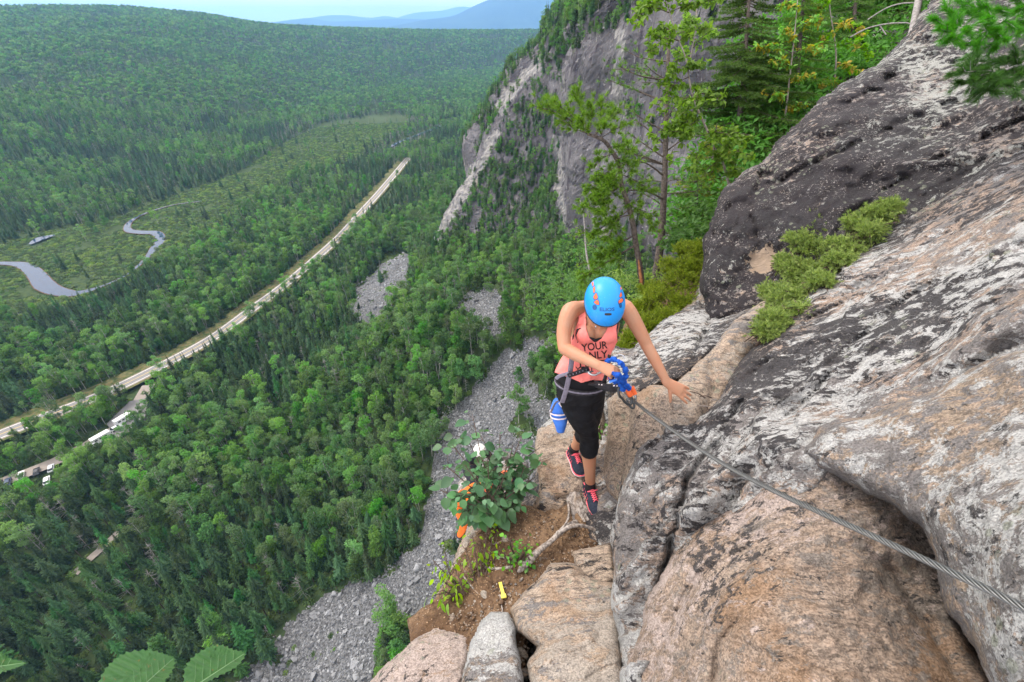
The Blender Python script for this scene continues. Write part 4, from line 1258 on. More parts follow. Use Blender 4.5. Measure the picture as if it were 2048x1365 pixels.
rock('rock', [(1228, 1030), (1250, 960), (1282, 900), (1330, 880), (1345, 930), (1340, 1010), (1330, 1080), (1300, 1170), (1265, 1280), (1235, 1212), (1228, 1120), (1222, 1070)],
     [(1240, 1040, 2.42), (1290, 930, 2.50), (1330, 960, 2.35), (1320, 1080, 2.20), (1260, 1200, 2.10), (1280, 1000, 2.32)],
     MATS['rock_speck'], 'narrow rib of black speckled rock right of the lowest shoe', 'rock', step=4, roll=22, rollk=.12, skirt=.4, amp=.025, fr=4, seed=11)

rock('rock', [(1022, 1222), (1045, 1185), (1085, 1150), (1100, 1128), (1150, 1130), (1175, 1150), (1232, 1160), (1240, 1250), (1252, 1400), (1255, 1600), (1060, 1600), (1058, 1330), (1075, 1290), (1030, 1262)],
     [(1040, 1230, 2.25), (1110, 1150, 2.42), (1220, 1180, 2.32), (1150, 1250, 2.10), (1090, 1320, 1.95), (1230, 1330, 1.88), (1150, 1450, 1.7)],
     MATS['rock_tan'], 'large pale tan block in the middle of the lower edge', 'rock', step=4, roll=20, rollk=.10, skirt=.4, amp=.018, fr=4, seed=12, facet=.03,
     cracks=[([(1070, 1205), (1120, 1250), (1170, 1290)], .02, 7)])

rock('rock', [(1144, 1105), (1180, 1095), (1225, 1085), (1235, 1160), (1200, 1168), (1160, 1150)],
     [(1150, 1120, 2.60), (1220, 1100, 2.58), (1200, 1155, 2.44)], MATS['rock_tan'], 'small tan rock half sunk in soil above the pale block', 'rock', step=3.5, roll=14, rollk=.06, skirt=.3, amp=.015, fr=7, seed=13)

rock('rock', [(962, 1240), (985, 1222), (1015, 1222), (1030, 1262), (1042, 1320), (1045, 1400), (1040, 1600), (890, 1600), (915, 1380), (935, 1310)],
     [(970, 1250, 2.2), (1015, 1245, 2.2), (1030, 1330, 1.98), (950, 1340, 1.95), (980, 1450, 1.75)],
     MATS['rock_near'], 'grey wedge shaped rock standing left of the pale block', 'rock', step=4, roll=16, rollk=.10, skirt=.5, amp=.015, fr=5, seed=14)

rock('rock', [(736, 1368), (790, 1312), (830, 1272), (870, 1240), (915, 1250), (960, 1262), (945, 1310), (925, 1370), (905, 1600), (700, 1600)],
     [(800, 1320, 2.25), (880, 1260, 2.42), (940, 1280, 2.35), (900, 1350, 2.1), (760, 1370, 2.2), (820, 1480, 1.95)],
     MATS['rock_orange'], 'brown rock at the very brink left of the grey wedge', 'rock', step=4, roll=20, rollk=.12, skirt=.5, amp=.018, fr=5, seed=15)

rock('rock', [(900, 1150), (925, 1075), (945, 1030), (975, 1040), (1000, 1060), (985, 1090), (950, 1150), (920, 1195), (870, 1240), (850, 1225)],
     [(920, 1100, 2.95), (970, 1050, 3.0), (900, 1190, 2.72), (960, 1120, 2.85), (860, 1230, 2.6)], MATS['rock_tan'], 'tan rock at the brink under the overhanging shrub', 'rock', step=4, roll=14, rollk=.10, skirt=.6, amp=.02, fr=6, seed=16)

# small stones lying on the soil
def stone_mesh(name, seed, mat):
    rng = np.random.default_rng(seed); bm = bmesh.new()
    for i in range(16):
        v = rng.normal(size=3); v /= np.linalg.norm(v); bm.verts.new(v * np.array([1, .8, .55]) * rng.uniform(.8, 1.05))
    bmesh.ops.convex_hull(bm, input=bm.verts[:])
    bmesh.ops.delete(bm, geom=[v for v in bm.verts if not v.link_faces], context='VERTS')
    bmesh.ops.bevel(bm, geom=bm.edges[:], offset=.08, segments=1, affect='EDGES')
    me = bpy.data.meshes.new(name); bm.to_mesh(me); bm.free(); me.materials.append(mat)
    return me
STN = [stone_mesh('stone', 900 + i, MATS['rock_tan'] if i % 2 else MATS['soil']) for i in range(4)]
soil_f = SURF['soil2']
rs = np.random.default_rng(77)
STONES = [(1002, 1205, .030, 'flat pale stone on soil beside the yellow peg'), (968, 1190, .034, 'orange brown stone on soil left of the yellow peg'), (1115, 1092, .020, 'pale chip of stone on soil beside the grey root'),
          (980, 1160, .028, 'reddish stone lying between twigs on the ledge soil'), (1015, 1165, .022, 'small tan stone above the yellow peg'), (1010, 1080, .035, 'grey stone at the foot of the leafy shrub'),
          (1150, 1070, .014, 'smallest pale pebble below the standing shoe'), (1045, 1305, .035, 'brown stone wedged in the gap left of the pale block'), (1050, 1345, .04, 'orange stone low in the gap at the lower edge'),
          (985, 1075, .03, 'tan stone against the brink under the shrub'), (905, 1235, .025, 'loose stone on the soil above the brown brink rock'), (1200, 985, .03, 'stone in the crack behind the standing shoe')]
for (x, y, s, lb) in STONES:
    k = 1 / float(soil_f(np.array(float(x)), np.array(float(y)))) 
    o = bpy.data.objects.new('stone', STN[rs.integers(0, 4)]); COL.objects.link(o)
    o.location = V(x, y, k - .01); o.scale = (s, s * .9, s * .8); o.rotation_euler = (rs.normal() * .3, rs.normal() * .3, rs.uniform(0, 6))
    tag(o, lb, 'stone')
# grit
rs = np.random.default_rng(5)
gx = rs.uniform(830, 1250, 5200); gy = rs.uniform(980, 1380, 5200)
SOILP = [(1130, 985), (1200, 960), (1250, 1000), (1262, 1120), (1180, 1160), (1080, 1200), (1050, 1330), (1035, 1400), (960, 1420), (830, 1320), (830, 1240), (880, 1190), (915, 1120), (960, 1040), (1010, 1010), (1070, 1010)]
m = inside(gx, gy, SOILP); gx = gx[m]; gy = gy[m]
gk = 1 / soil_f(gx, gy)
gw = P(gx, gy, gk)
sz = rs.uniform(.0025, .009, len(gx)) * np.where(rs.uniform(size=len(gx)) < .05, 2.0, 1)
gs = [bpy.data.objects.new('grit_src_%d' % i, m_) for i, m_ in enumerate(STN)]
instancer('gravel', gw, rs.uniform(0, 6, len(gx)), sz, rs.integers(0, 4, len(gx)), hidden_collection('grit_sources', gs))
# ============================================================ PLANTS CLOSE BY
def leafgeo(n=5, w=.5, fold=.18, tip=.0):
    """one leaf: pointed oval folded along its rib, length 1 along +x"""
    xs = np.linspace(0, 1, n + 1)
    hw_ = np.sin(np.pi * xs ** .8) ** .9 * w * .5
    v = []; f = []
    for i, x in enumerate(xs):
        z = -tip * x * x
        v += [[x, -hw_[i], z + fold * hw_[i]], [x, 0, z], [x, hw_[i], z + fold * hw_[i]]]
    for i in range(n):
        a = i * 3
        f += [[a, a + 3, a + 4, a + 1], [a + 1, a + 4, a + 5, a + 2]]
    return np.array(v), np.array(f)

def frame(dirv, nrm):
    x = dirv / (np.linalg.norm(dirv, axis=-1, keepdims=True) + 1e-9)
    z = nrm - x * np.sum(nrm * x, -1, keepdims=True)
    z /= np.linalg.norm(z, axis=-1, keepdims=True) + 1e-9
    y = np.cross(z, x)
    return np.stack([x, y, z], -1)

def put_leaves(mb, base, pos, dirv, nrm, size, mat=0):
    v, f = base
    n = len(pos)
    M = frame(np.asarray(dirv, float), np.asarray(nrm, float))
    s = np.broadcast_to(np.asarray(size, float), (n,))
    w = np.einsum('nij,vj->nvi', M, v) * s[:, None, None] + np.asarray(pos)[:, None, :]
    ff = (f[None] + (np.arange(n) * len(v))[:, None, None]).reshape(-1, f.shape[1])
    mb.add(w.reshape(-1, 3), ff, mat)

def rdir(rg, n):
    d = rg.normal(size=(n, 3)); return d / np.linalg.norm(d, axis=1)[:, None]

def needles(mb, rg, pts, axis, L, n, w=.0012, spread=.9, mat=0):
    """n slim needles standing out from each point, leaning along the twig"""
    m = len(pts)
    P0 = np.repeat(pts, n, 0); A0 = np.repeat(axis, n, 0)
    d = rdir(rg, m * n); d = d * spread + A0 * 1.0; d /= np.linalg.norm(d, axis=1)[:, None]
    s = np.cross(d, rdir(rg, m * n)); s /= np.linalg.norm(s, axis=1)[:, None] + 1e-9
    l = (L * rg.uniform(.7, 1.15, m * n))[:, None]
    P0 = P0 + A0 * (rg.uniform(-.5, .5, m * n)[:, None]) * L * .5
    v = np.stack([P0 - s * w, P0 + s * w, P0 + d * l], 1).reshape(-1, 3)
    i = np.arange(m * n) * 3
    f = np.stack([i, i + 1, i + 2, i + 2], -1)
    mb.add(v, f, mat)

MATS['pine'] = leafmat('pine_needles', (0.060, 0.160, 0.026), (0.140, 0.285, 0.042), None, trans=.25)
MATS['pine_close'] = leafmat('close_pine_needles', (0.040, 0.120, 0.022), (0.110, 0.225, 0.040), None, trans=.2)
MATS['pine_mid'] = leafmat('dark_pine_needles', (0.055, 0.130, 0.025), (0.125, 0.225, 0.040), None, trans=.25)
MATS['spruce_near'] = leafmat('spruce_needles', (0.040, 0.095, 0.022), (0.105, 0.190, 0.035), None, trans=.25)
MATS['juniper'] = leafmat('juniper_sprigs', (0.085, 0.145, 0.022), (0.30, 0.345, 0.055), None, trans=.22)
MATS['birch'] = leafmat('birch_leaves', (0.110, 0.230, 0.035), (0.230, 0.380, 0.065), None, trans=.4)
MATS['birch_warm'] = leafmat('turning_leaves', (0.16, 0.22, 0.035), (0.36, 0.26, 0.05), None, trans=.4)
MATS['big_leaf'] = leafmat('blue_green_leaves', (0.038, 0.105, 0.048), (0.095, 0.195, 0.095), None, trans=.25, rough=.5)
MATS['lime_leaf'] = leafmat('lime_leaves', (0.150, 0.300, 0.020), (0.280, 0.420, 0.040), None, trans=.4)
MATS['herb'] = leafmat('herb_leaves', (0.060, 0.200, 0.030), (0.110, 0.280, 0.045), None, trans=.35)
MATS['bark_pine'] = plain('pine_bark', (0.085, 0.068, 0.058), .95, var=.5, scale=30, bump=.6)
MATS['bark_orange'] = plain('peeled_pine_bark', (0.33, 0.14, 0.06), .9, var=.4, scale=25, bump=.4)
MATS['bark_birch'] = plain('birch_bark', (0.24, 0.21, 0.18), .85, var=.3, scale=20)
MATS['bark_grey'] = plain('grey_twig', (0.28, 0.26, 0.25), .95, var=.3, scale=30)
MATS['twig'] = plain('brown_twig', (0.075, 0.05, 0.04), .9, var=.4, scale=30)

def to_root(mb_list_objs, root):
    for o in mb_list_objs: adopt(o, root)

def pine(name, trunk, boughs, label, needle_mat, bark, seed, tuft_L=.055, nper=46, spacing=.05, r0=.06, r1=.02, cat='tree', orange_patch=False, nw=.0016):
    """trunk: world points; boughs: list of (start fraction, end point, droop)"""
    rg = np.random.default_rng(seed)
    T = catmull([np.array(q) for q in trunk], 6)
    root = empty(name, T[0], label, cat)
    m = MB(); n = len(T)
    wob = 1 + .12 * fbm(T * 7, 2, seed)
    m.tube(T, np.linspace(r0, r1, n) * wob, 9)
    adopt(m.build('trunk', MATS[bark], smooth=True), root)
    bm_ = MB(); nd = MB()
    for (fr_, end, dens) in boughs:
        i = min(int(fr_ * (n - 1)), n - 1)
        A = T[i]; B = np.array(end)
        L = np.linalg.norm(B - A)
        mid = (A + B) / 2 + rg.normal(size=3) * L * .08 + np.array([0, 0, L * .05])
        C = catmull([A, mid, B], 7)
        bm_.tube(C, np.linspace(max(.006, L * .018), .004, len(C)), 5)
        k = max(4, int(dens * L / .065))
        for j in range(k):
            f_ = .30 + .70 * (j + rg.uniform()) / k
            s = C[min(int(f_ * (len(C) - 1)), len(C) - 1)]
            ax = (B - A) / L * .8 + rdir(rg, 1)[0] * .8 + np.array([0, 0, .35])
            ax /= np.linalg.norm(ax)
            l = L * rg.uniform(.10, .28) * (1.25 - f_ * .5) + .03
            e = s + ax * l
            bm_.tube([s, e], [.004, .002], 3, cap=False)
            q = max(2, int(l / spacing))
            tt = np.linspace(.25, 1, q)[:, None]
            pts = s + (e - s) * tt + rg.normal(size=(q, 3)) * .01
            needles(nd, rg, pts, np.repeat(ax[None], q, 0), tuft_L, nper, w=nw)
    adopt(bm_.build('branches', MATS[bark], smooth=True), root)
    adopt(nd.build('needles', MATS[needle_mat]), root)
    return root, T

rg = np.random.default_rng(3)
# --- crooked pine left of centre
K0 = 6.6
T_ = [V(1286, 600, 6.9), V(1281, 545, 6.8), V(1272, 490, 6.7), V(1262, 430, K0), V(1243, 370, K0), V(1238, 330, K0), V(1222, 300, 6.6), V(1205, 280, 6.5), V(1175, 268, 6.5)]
B_ = []
def bo(fr, px, py, k, d=1.0): B_.append((fr, V(px, py, k), d))
for a in [(1.0, 1075, 215, 6.5, 1.3), (1.0, 1110, 208, 6.3, 1.5), (1.0, 1145, 195, 6.6, 1.6), (.98, 1185, 215, 6.4, 1.6), (.95, 1235, 225, 6.7, 1.2), (.95, 1200, 205, 6.8, 1.4), (.9, 1250, 250, 6.5, 1.0), (.98, 1125, 240, 6.4, 1.6), (.96, 1160, 238, 6.2, 1.6), (.9, 1215, 255, 6.3, 1.6),
          (.8, 1262, 300, 6.3, 1.5), (.72, 1180, 340, 6.5, 1.4), (.7, 1265, 345, 6.4, 1.4), (.62, 1170, 385, 6.5, 1.6), (.6, 1215, 372, 6.2, 1.6), (.58, 1300, 385, 6.6, 1.3), (.5, 1165, 420, 6.5, 1.6), (.5, 1205, 430, 6.3, 1.8), (.48, 1295, 425, 6.5, 1.3), (.4, 1180, 470, 6.6, 1.6), (.38, 1215, 480, 6.4, 1.8), (.4, 1310, 455, 6.8, 1.2), (.3, 1190, 530, 6.7, 1.3), (.3, 1225, 505, 6.5, 1.6), (.25, 1165, 560, 6.9, 1.2), (.55, 1195, 405, 6.3, 1.6), (.66, 1200, 352, 6.3, 1.2)]:
    bo(*a)
pine('pine_tree', [list(q) for q in T_], [(a, list(b), c) for a, b, c in B_], 'crooked pine with flat topped crown leaning out above the climber', 'pine', 'bark_pine', 31, tuft_L=.085, nper=44, spacing=.07, r0=.048, r1=.022, nw=.0045)
# peeled orange streak on its foot
m = MB(); pts = np.array([P(1286 - 2, 592, 6.84), P(1282, 560, 6.76), P(1277, 520, 6.68)]); m.tube(pts, [.02, .03, .008], 5)
q = m.build('peeled_bark', MATS['bark_orange'], smooth=True); q['label'] = 'orange peeled strip low on the trunk'
adopt(q, bpy.data.objects['pine_tree'])

# --- darker straight pine behind it
T_ = [V(1310, 560, 7.6), V(1322, 480, 7.5), V(1327, 400, 7.4), V(1330, 330, 7.4), V(1332, 250, 7.3), V(1335, 160, 7.3), V(1338, 60, 7.3)]
B_ = []
for i in range(26):
    f = rg.uniform(.3, 1.0); y = 560 - 500 * f; side = rg.choice([-1, 1])
    bo(f, 1322 + side * rg.uniform(30, 110), y + rg.uniform(-30, 30), 7.4 + rg.uniform(-.6, .6), .5)
pine('pine_tree', [list(q) for q in T_], [(a, list(b), c) for a, b, c in B_], 'thin straight pine with rough dark trunk and sparse grey branches right of the crooked pine', 'pine_mid', 'bark_pine', 33, tuft_L=.07, nper=22, spacing=.09, r0=.065, r1=.025, nw=.004)
bpy.data.objects['pine_tree.001']

# --- spruces behind the black boulder
def spruce(base, top, rad, label, seed, nb=70, mat='spruce_near', r0=.07, lo=.05):
    rg = np.random.default_rng(seed)
    base = np.array(base); top = np.array(top)
    root = empty('spruce_tree', base, label, 'tree')
    ts = np.linspace(0, 1, 9)[:, None]
    C = base + (top - base) * ts + fbm(np.stack([ts[:, 0] * 3, ts[:, 0] * 0 + seed, ts[:, 0]], -1), 2, seed)[:, None] * .06
    adopt(MB().tube(C, np.linspace(r0, r0 * .15, 9), 8).build('trunk', MATS['bark_pine'], smooth=True), root)
    bm_ = MB(); nd = MB()
    for i in range(nb):
        f = lo + (1 - lo) * (i + rg.uniform()) / nb
        s = base + (top - base) * f
        a = rg.uniform(0, 6.28); L = rad * (1 - f * .85) * rg.uniform(.6, 1.1)
        h = np.array([math.cos(a), math.sin(a), 0.0])
        tt = np.linspace(0, 1, 6)[:, None]
        Cb = s + h * L * tt + np.array([0, 0, 1.0]) * (-.35 * L * tt + .22 * L * tt ** 2)
        bm_.tube(Cb, np.linspace(.012, .004, 6), 4, cap=False)
        sd = np.array([-h[1], h[0], 0])
        k = int(L / .055)
        for j in range(k):
            t_ = .12 + .88 * (j + .5) / k
            p0 = s + h * L * t_ + np.array([0, 0, -.35 * L * t_ + .22 * L * t_ ** 2])
            for sg in (-1, 1):
                l = L * .32 * (1.1 - t_ * .7) * rg.uniform(.6, 1.2)
                dr = h * .55 + sd * sg + np.array([0, 0, -.15 + rg.normal() * .1]); dr /= np.linalg.norm(dr)
                q = max(2, int(l / .05)); u_ = np.linspace(.1, 1, q)[:, None]
                pts = p0 + dr * l * u_
                needles(nd, rg, pts, np.repeat(dr[None], q, 0), .055, 12, w=.006, spread=.9)
    adopt(bm_.build('branches', MATS['bark_pine']), root)
    adopt(nd.build('needles', MATS[mat]), root)
    return root
spruce(P(1478, 270, 10.0), P(1512, -170, 9.6), 1.7, 'tall dark spruce standing behind the top of the black boulder', 51, 140, lo=.0)
spruce(P(1590, 250, 10.6), P(1612, -120, 10.0), 1.2, 'smaller spruce between the birches above the black boulder', 52, 90, lo=.0)
spruce(P(1700, 160, 12.0), P(1722, -160, 11.5), 1.4, 'spruce high on the slope above the grey boulder top', 53, 100, lo=.1)
spruce(P(1420, 400, 9.0), P(1432, 250, 8.8), 1.0, 'young spruce with yellow-green tips beside the edge of the black boulder', 54, 36, mat='juniper', lo=.0, r0=.03)
spruce(P(1800, 60, 12.5), P(1815, -260, 12.0), 1.3, 'spruce at the upper edge beside the bare branches', 55, 85, lo=.1)
spruce(P(1398, 470, 8.4), P(1392, 330, 8.2), .8, 'low spruce sapling between the dark pine trunk and the boulder', 56, 30, lo=.0, r0=.025)

# --- birches and small leafy trees
LEAF_B = leafgeo(4, .62, .25, .12)
def birch(name, stem, twigs, label, seed, leaf=.06, per=9, mats=('birch',), bark='bark_birch', r0=.022, cat='tree', spread=.22):
    rg = np.random.default_rng(seed)
    T = catmull([np.array(q) for q in stem], 6)
    root = empty(name, T[0], label, cat)
    adopt(MB().tube(T, np.linspace(r0, r0 * .25, len(T)), 7).build('trunk', MATS[bark], smooth=True), root)
    bm_ = MB(); lv = [MB() for _ in mats]
    for (f, end, k) in twigs:
        A = T[min(int(f * (len(T) - 1)), len(T) - 1)]; B = np.array(end); L = np.linalg.norm(B - A)
        C = catmull([A, (A + B) / 2 + np.array([0, 0, L * .1]) + rg.normal(size=3) * L * .06, B], 6)
        bm_.tube(C, np.linspace(.007, .002, len(C)), 4, cap=False)
        for j in range(k):
            u_ = .25 + .75 * rg.uniform(); c = C[int(u_ * (len(C) - 1))]
            e = c + rdir(rg, 1)[0] * spread * np.array([1, 1, .6]) * rg.uniform(.4, 1)
            bm_.tube([c, e], [.003, .0012], 3, cap=False)
            pos = c + (e - c) * rg.uniform(.2, 1.05, per)[:, None]
            d = rdir(rg, per) + np.array([0, 0, -.35]); nr = rdir(rg, per) * .6 + np.array([0, 0, 1.0])
            put_leaves(lv[rg.integers(0, len(mats))], LEAF_B, pos, d, nr, leaf * rg.uniform(.6, 1.2, per))
    adopt(bm_.build('branches', MATS['twig']), root)
    for i, mtn in enumerate(mats):
        if lv[i].n: adopt(lv[i].build('leaves', MATS[mtn]), root)
    return root
def tw(lst, k): return [(f, P(x, y, kk), int(k * 2.3)) for f, x, y, kk in lst]
rg = np.random.default_rng(8)
birch('birch_tree', [P(1462, 388, 7.0), P(1447, 330, 6.9), P(1415, 262, 6.8), P(1385, 190, 6.7), P(1372, 120, 6.6), P(1350, 60, 6.5), P(1318, -40, 6.4)],
      tw([(.95, 1290, 20, 6.3), (.9, 1270, 60, 6.2), (.95, 1330, -10, 6.5), (.9, 1400, 10, 6.4), (.85, 1310, 70, 6.4), (.8, 1290, 110, 6.2), (.8, 1420, 60, 6.5), (.7, 1330, 160, 6.4), (.65, 1400, 130, 6.5), (.6, 1300, 240, 6.3), (.55, 1340, 250, 6.2), (.5, 1290, 300, 6.3), (.45, 1360, 300, 6.3), (.4, 1330, 330, 6.2), (.35, 1480, 290, 6.4), (.3, 1500, 270, 6.5), (.25, 1470, 330, 6.4), (.3, 1385, 340, 6.3), (.2, 1400, 375, 6.6), (.5, 1440, 200, 6.6), (.15, 1490, 360, 6.6), (.4, 1270, 335, 6.4), (.35, 1500, 310, 6.3), (.45, 1310, 270, 6.2)], 6),
      'slender birch with bright green leaves leaning left from the boulder edge', 61, leaf=.085, per=9)
birch('birch_tree', [P(1570, 240, 9.5), P(1580, 150, 9.4), P(1590, 60, 9.3), P(1600, -60, 9.2)],
      tw([(.2, 1540, 190, 9.2), (.3, 1620, 150, 9.3), (.4, 1550, 120, 9.2), (.5, 1640, 100, 9.4), (.6, 1560, 60, 9.1), (.7, 1650, 40, 9.4), (.8, 1570, 10, 9.2), (.9, 1620, -20, 9.3), (.1, 1610, 210, 9.4), (.5, 1510, 90, 9.3)], 8),
      'thin tree with yellowing leaves among the spruces above the boulder', 62, leaf=.09, per=8, mats=('birch', 'birch_warm'))
birch('birch_tree', [P(1665, 200, 10.5), P(1672, 110, 10.4), P(1660, 20, 10.3), P(1655, -60, 10.2)],
      tw([(.2, 1640, 170, 10.2), (.3, 1710, 140, 10.3), (.5, 1630, 100, 10.2), (.6, 1720, 70, 10.4), (.8, 1640, 20, 10.1), (.9, 1700, -10, 10.4), (.4, 1740, 110, 10.2), (.2, 1700, 190, 10.2)], 8),
      'small leafy tree with orange tinged leaves farthest up the slope', 63, leaf=.10, per=8, mats=('birch', 'birch_warm'))
birch('birch_tree', [P(1380, 120, 9.0), P(1390, 60, 8.9), P(1400, -80, 8.8)],
      tw([(.1, 1350, 100, 8.8), (.3, 1430, 60, 8.8), (.5, 1370, 30, 8.7), (.7, 1440, 0, 8.7), (.9, 1380, -40, 8.7), (.4, 1330, 50, 8.6)], 7),
      'leafy top of a birch hanging into the upper edge beside the tall spruce', 64, leaf=.09, per=8)
birch('birch_tree', [P(1180, 545, 8.5), P(1172, 500, 8.5), P(1168, 440, 8.4), P(1160, 400, 8.4)],
      tw([(.2, 1150, 540, 8.4), (.4, 1200, 500, 8.4), (.6, 1150, 480, 8.3), (.8, 1180, 440, 8.3)], 3),
      'sparse grey sapling below the crooked pine', 65, leaf=.05, per=5, mats=('birch',), bark='bark_grey')

# slope that carries the trees beyond the boulder
rock('hillside', [(1395, 520), (1405, 440), (1430, 380), (1480, 300), (1540, 225), (1640, 120), (1740, 60), (1800, 0), (1850, -200), (2350, -300), (2350, 200), (1500, 620), (1420, 620)],
     [(1410, 500, 9.0), (1440, 400, 9.6), (1560, 240, 11.0), (1700, 130, 12.8), (1800, 30, 14.0), (1900, 0, 13), (2300, -100, 12), (2300, 180, 8), (1500, 600, 7.5)], MATS['rock_speck'], kind='structure', step=9, skirt=2, amp=.25, fr=.7, seed=17, rollk=1.2, roll=50)
rock('ledge', [(1225, 760), (1236, 690), (1245, 640), (1262, 600), (1290, 575), (1330, 556), (1385, 535), (1420, 520), (1450, 640), (1420, 700), (1330, 760), (1260, 800)],
     [(1240, 700, 5.0), (1250, 620, 6.3), (1290, 590, 6.9), (1400, 560, 6.8), (1430, 640, 5.2), (1330, 720, 4.4), (1260, 780, 3.9)], MATS['soil'], kind='structure', step=7, skirt=2, amp=.06, fr=2, seed=18, rollk=.5, roll=30)
# scrub covering that slope
rgx = np.random.default_rng(91)
def fluff(name, centers, rad, n, mat, leaf, label, cat, squash=.6, kind=None):
    m = MB(); C = []
    for c, r in zip(centers, rad):
        d = rdir(rgx, n); d[:, 2] = np.abs(d[:, 2])
        C.append(np.asarray(c) + d * r * rgx.uniform(.3, 1.05, n)[:, None] * np.array([1, 1, squash]))
    v, f = cards(rgx, np.concatenate(C), leaf)
    m.add(v, f)
    o = m.build(name, mat)
    return tag(o, label, cat, kind=kind)
cs = []; rs_ = []
for (x, y, k) in [(1420, 470, 8.6), (1400, 430, 8.9), (1440, 360, 9.2), (1470, 320, 9.6), (1505, 280, 10), (1530, 240, 10.4), (1570, 220, 10.6), (1610, 190, 10.9), (1650, 150, 11.4), (1690, 130, 11.6), (1730, 100, 12), (1770, 60, 12.4), (1800, 20, 12.8), (1830, -20, 13), (1745, 20, 13), (1690, 60, 13), (1620, 100, 12.6), (1560, 150, 12), (1500, 200, 11.5), (1450, 270, 11), (1640, 30, 13.5), (1580, 60, 13), (1520, 100, 12.8)]:
    cs.append(P(x, y, k)); rs_.append(1.0)
fluff('undergrowth', cs, rs_, 1000, MATS['maple'], .075, None, None, kind='stuff')

# --- junipers: low, yellow green, made of upswept sprigs
def juniper(name, blobs, label, seed, dens=1.0, L=.05, mat='juniper'):
    rg = np.random.default_rng(seed)
    root = empty(name, P(*blobs[0][:3]), label, 'shrub')
    bm_ = MB(); nd = MB()
    for (x, y, k, r) in blobs:
        c = P(x, y, k)
        nb = int(34 * dens)
        for i in range(nb):
            a = rg.uniform(0, 6.28); q = r * math.sqrt(rg.uniform())
            out = np.array([math.cos(a), math.sin(a), 0])
            tip = c + out * q + np.array([0, 0, r * (.28 * (1 - (q / r) ** 2) + rg.normal() * .07)])
            ax = out * .8 * (q / r + .2) + np.array([0, 0, .55]) + rg.normal(size=3) * .3; ax /= np.linalg.norm(ax)
            s = tip - ax * L * 2.4
            bm_.tube([s - ax * L * .8 - np.array([0, 0, .02]), tip], [.004, .002], 3, cap=False)
            qn = 5; u_ = np.linspace(0, 1, qn)[:, None]
            needles(nd, rg, s + (tip - s) * u_, np.repeat(ax[None], qn, 0), L * .62, 13, w=L * .055, spread=.75)
            for z in range(3):
                dd = ax + rg.normal(size=3) * .6; dd /= np.linalg.norm(dd)
                s2 = s + (tip - s) * rg.uniform(.2, .8); u2 = np.linspace(.2, 1, 3)[:, None]
                needles(nd, rg, s2 + dd * L * 1.3 * u2, np.repeat(dd[None], 3, 0), L * .55, 11, w=L * .055, spread=.75)
    adopt(bm_.build('branches', MATS['twig']), root)
    adopt(nd.build('sprigs', MATS[mat]), root)
    return root
J1 = [(1560, 640, 3.0, .12), (1535, 662, 2.85, .09), (1548, 640, 2.9, .10), (1585, 600, 3.2, .15), (1600, 625, 2.95, .08), (1555, 585, 3.55, .14), (1620, 575, 3.55, .17), (1600, 540, 3.7, .17), (1650, 545, 3.6, .16), (1640, 500, 3.8, .17), (1605, 480, 3.9, .14), (1690, 495, 3.4, .14), (1680, 520, 3.25, .10), (1640, 560, 3.1, .10),
      (1650, 455, 3.95, .15), (1700, 465, 3.85, .14), (1720, 445, 3.5, .12), (1760, 425, 3.45, .10), (1740, 460, 3.35, .09), (1690, 440, 4.0, .12), (1570, 610, 3.4, .14), (1545, 625, 3.35, .10), (1782, 412, 3.45, .07), (1570, 520, 3.85, .08), (1640, 430, 4.05, .1)]
juniper('juniper_shrub', J1, 'yellow-green juniper growing in the seam between the black boulder and the slab', 71, dens=1.6, L=.048)
J2 = [(1300, 655, 4.9, .22), (1340, 640, 4.9, .22), (1270, 680, 4.7, .16), (1250, 700, 4.6, .10), (1330, 600, 5.3, .28), (1380, 610, 5.2, .22), (1370, 565, 5.6, .28), (1395, 530, 5.8, .22), (1310, 580, 5.7, .20), (1350, 535, 6.0, .25), (1400, 500, 6.0, .2), (1290, 620, 5.4, .2), (1375, 500, 6.3, .22)]
juniper('juniper_shrub', J2, 'large yellow-green juniper mat behind the climber below the pines', 72, dens=1.7, L=.06)
fluff('shrub', [P(1275, 600, 6.4), P(1262, 575, 6.8), P(1300, 560, 7.0), P(1245, 560, 7.4)], [.2, .2, .25, .25], 130, MATS['birch'], .035, 'sprig of round pale leaves at the foot of the crooked pine', 'plant')
fluff('undergrowth', [P(1390, 470, 7.2), P(1360, 500, 7.0), P(1420, 430, 8.0), P(1180, 590, 9.5), P(1215, 560, 9.0), P(1140, 600, 11), P(1100, 640, 12), P(1130, 570, 12), P(1170, 520, 12)], [.45, .35, .6, .7, .6, .9, .9, 1.0, 1.0], 420, MATS['maple'], .055, None, None, kind='stuff')

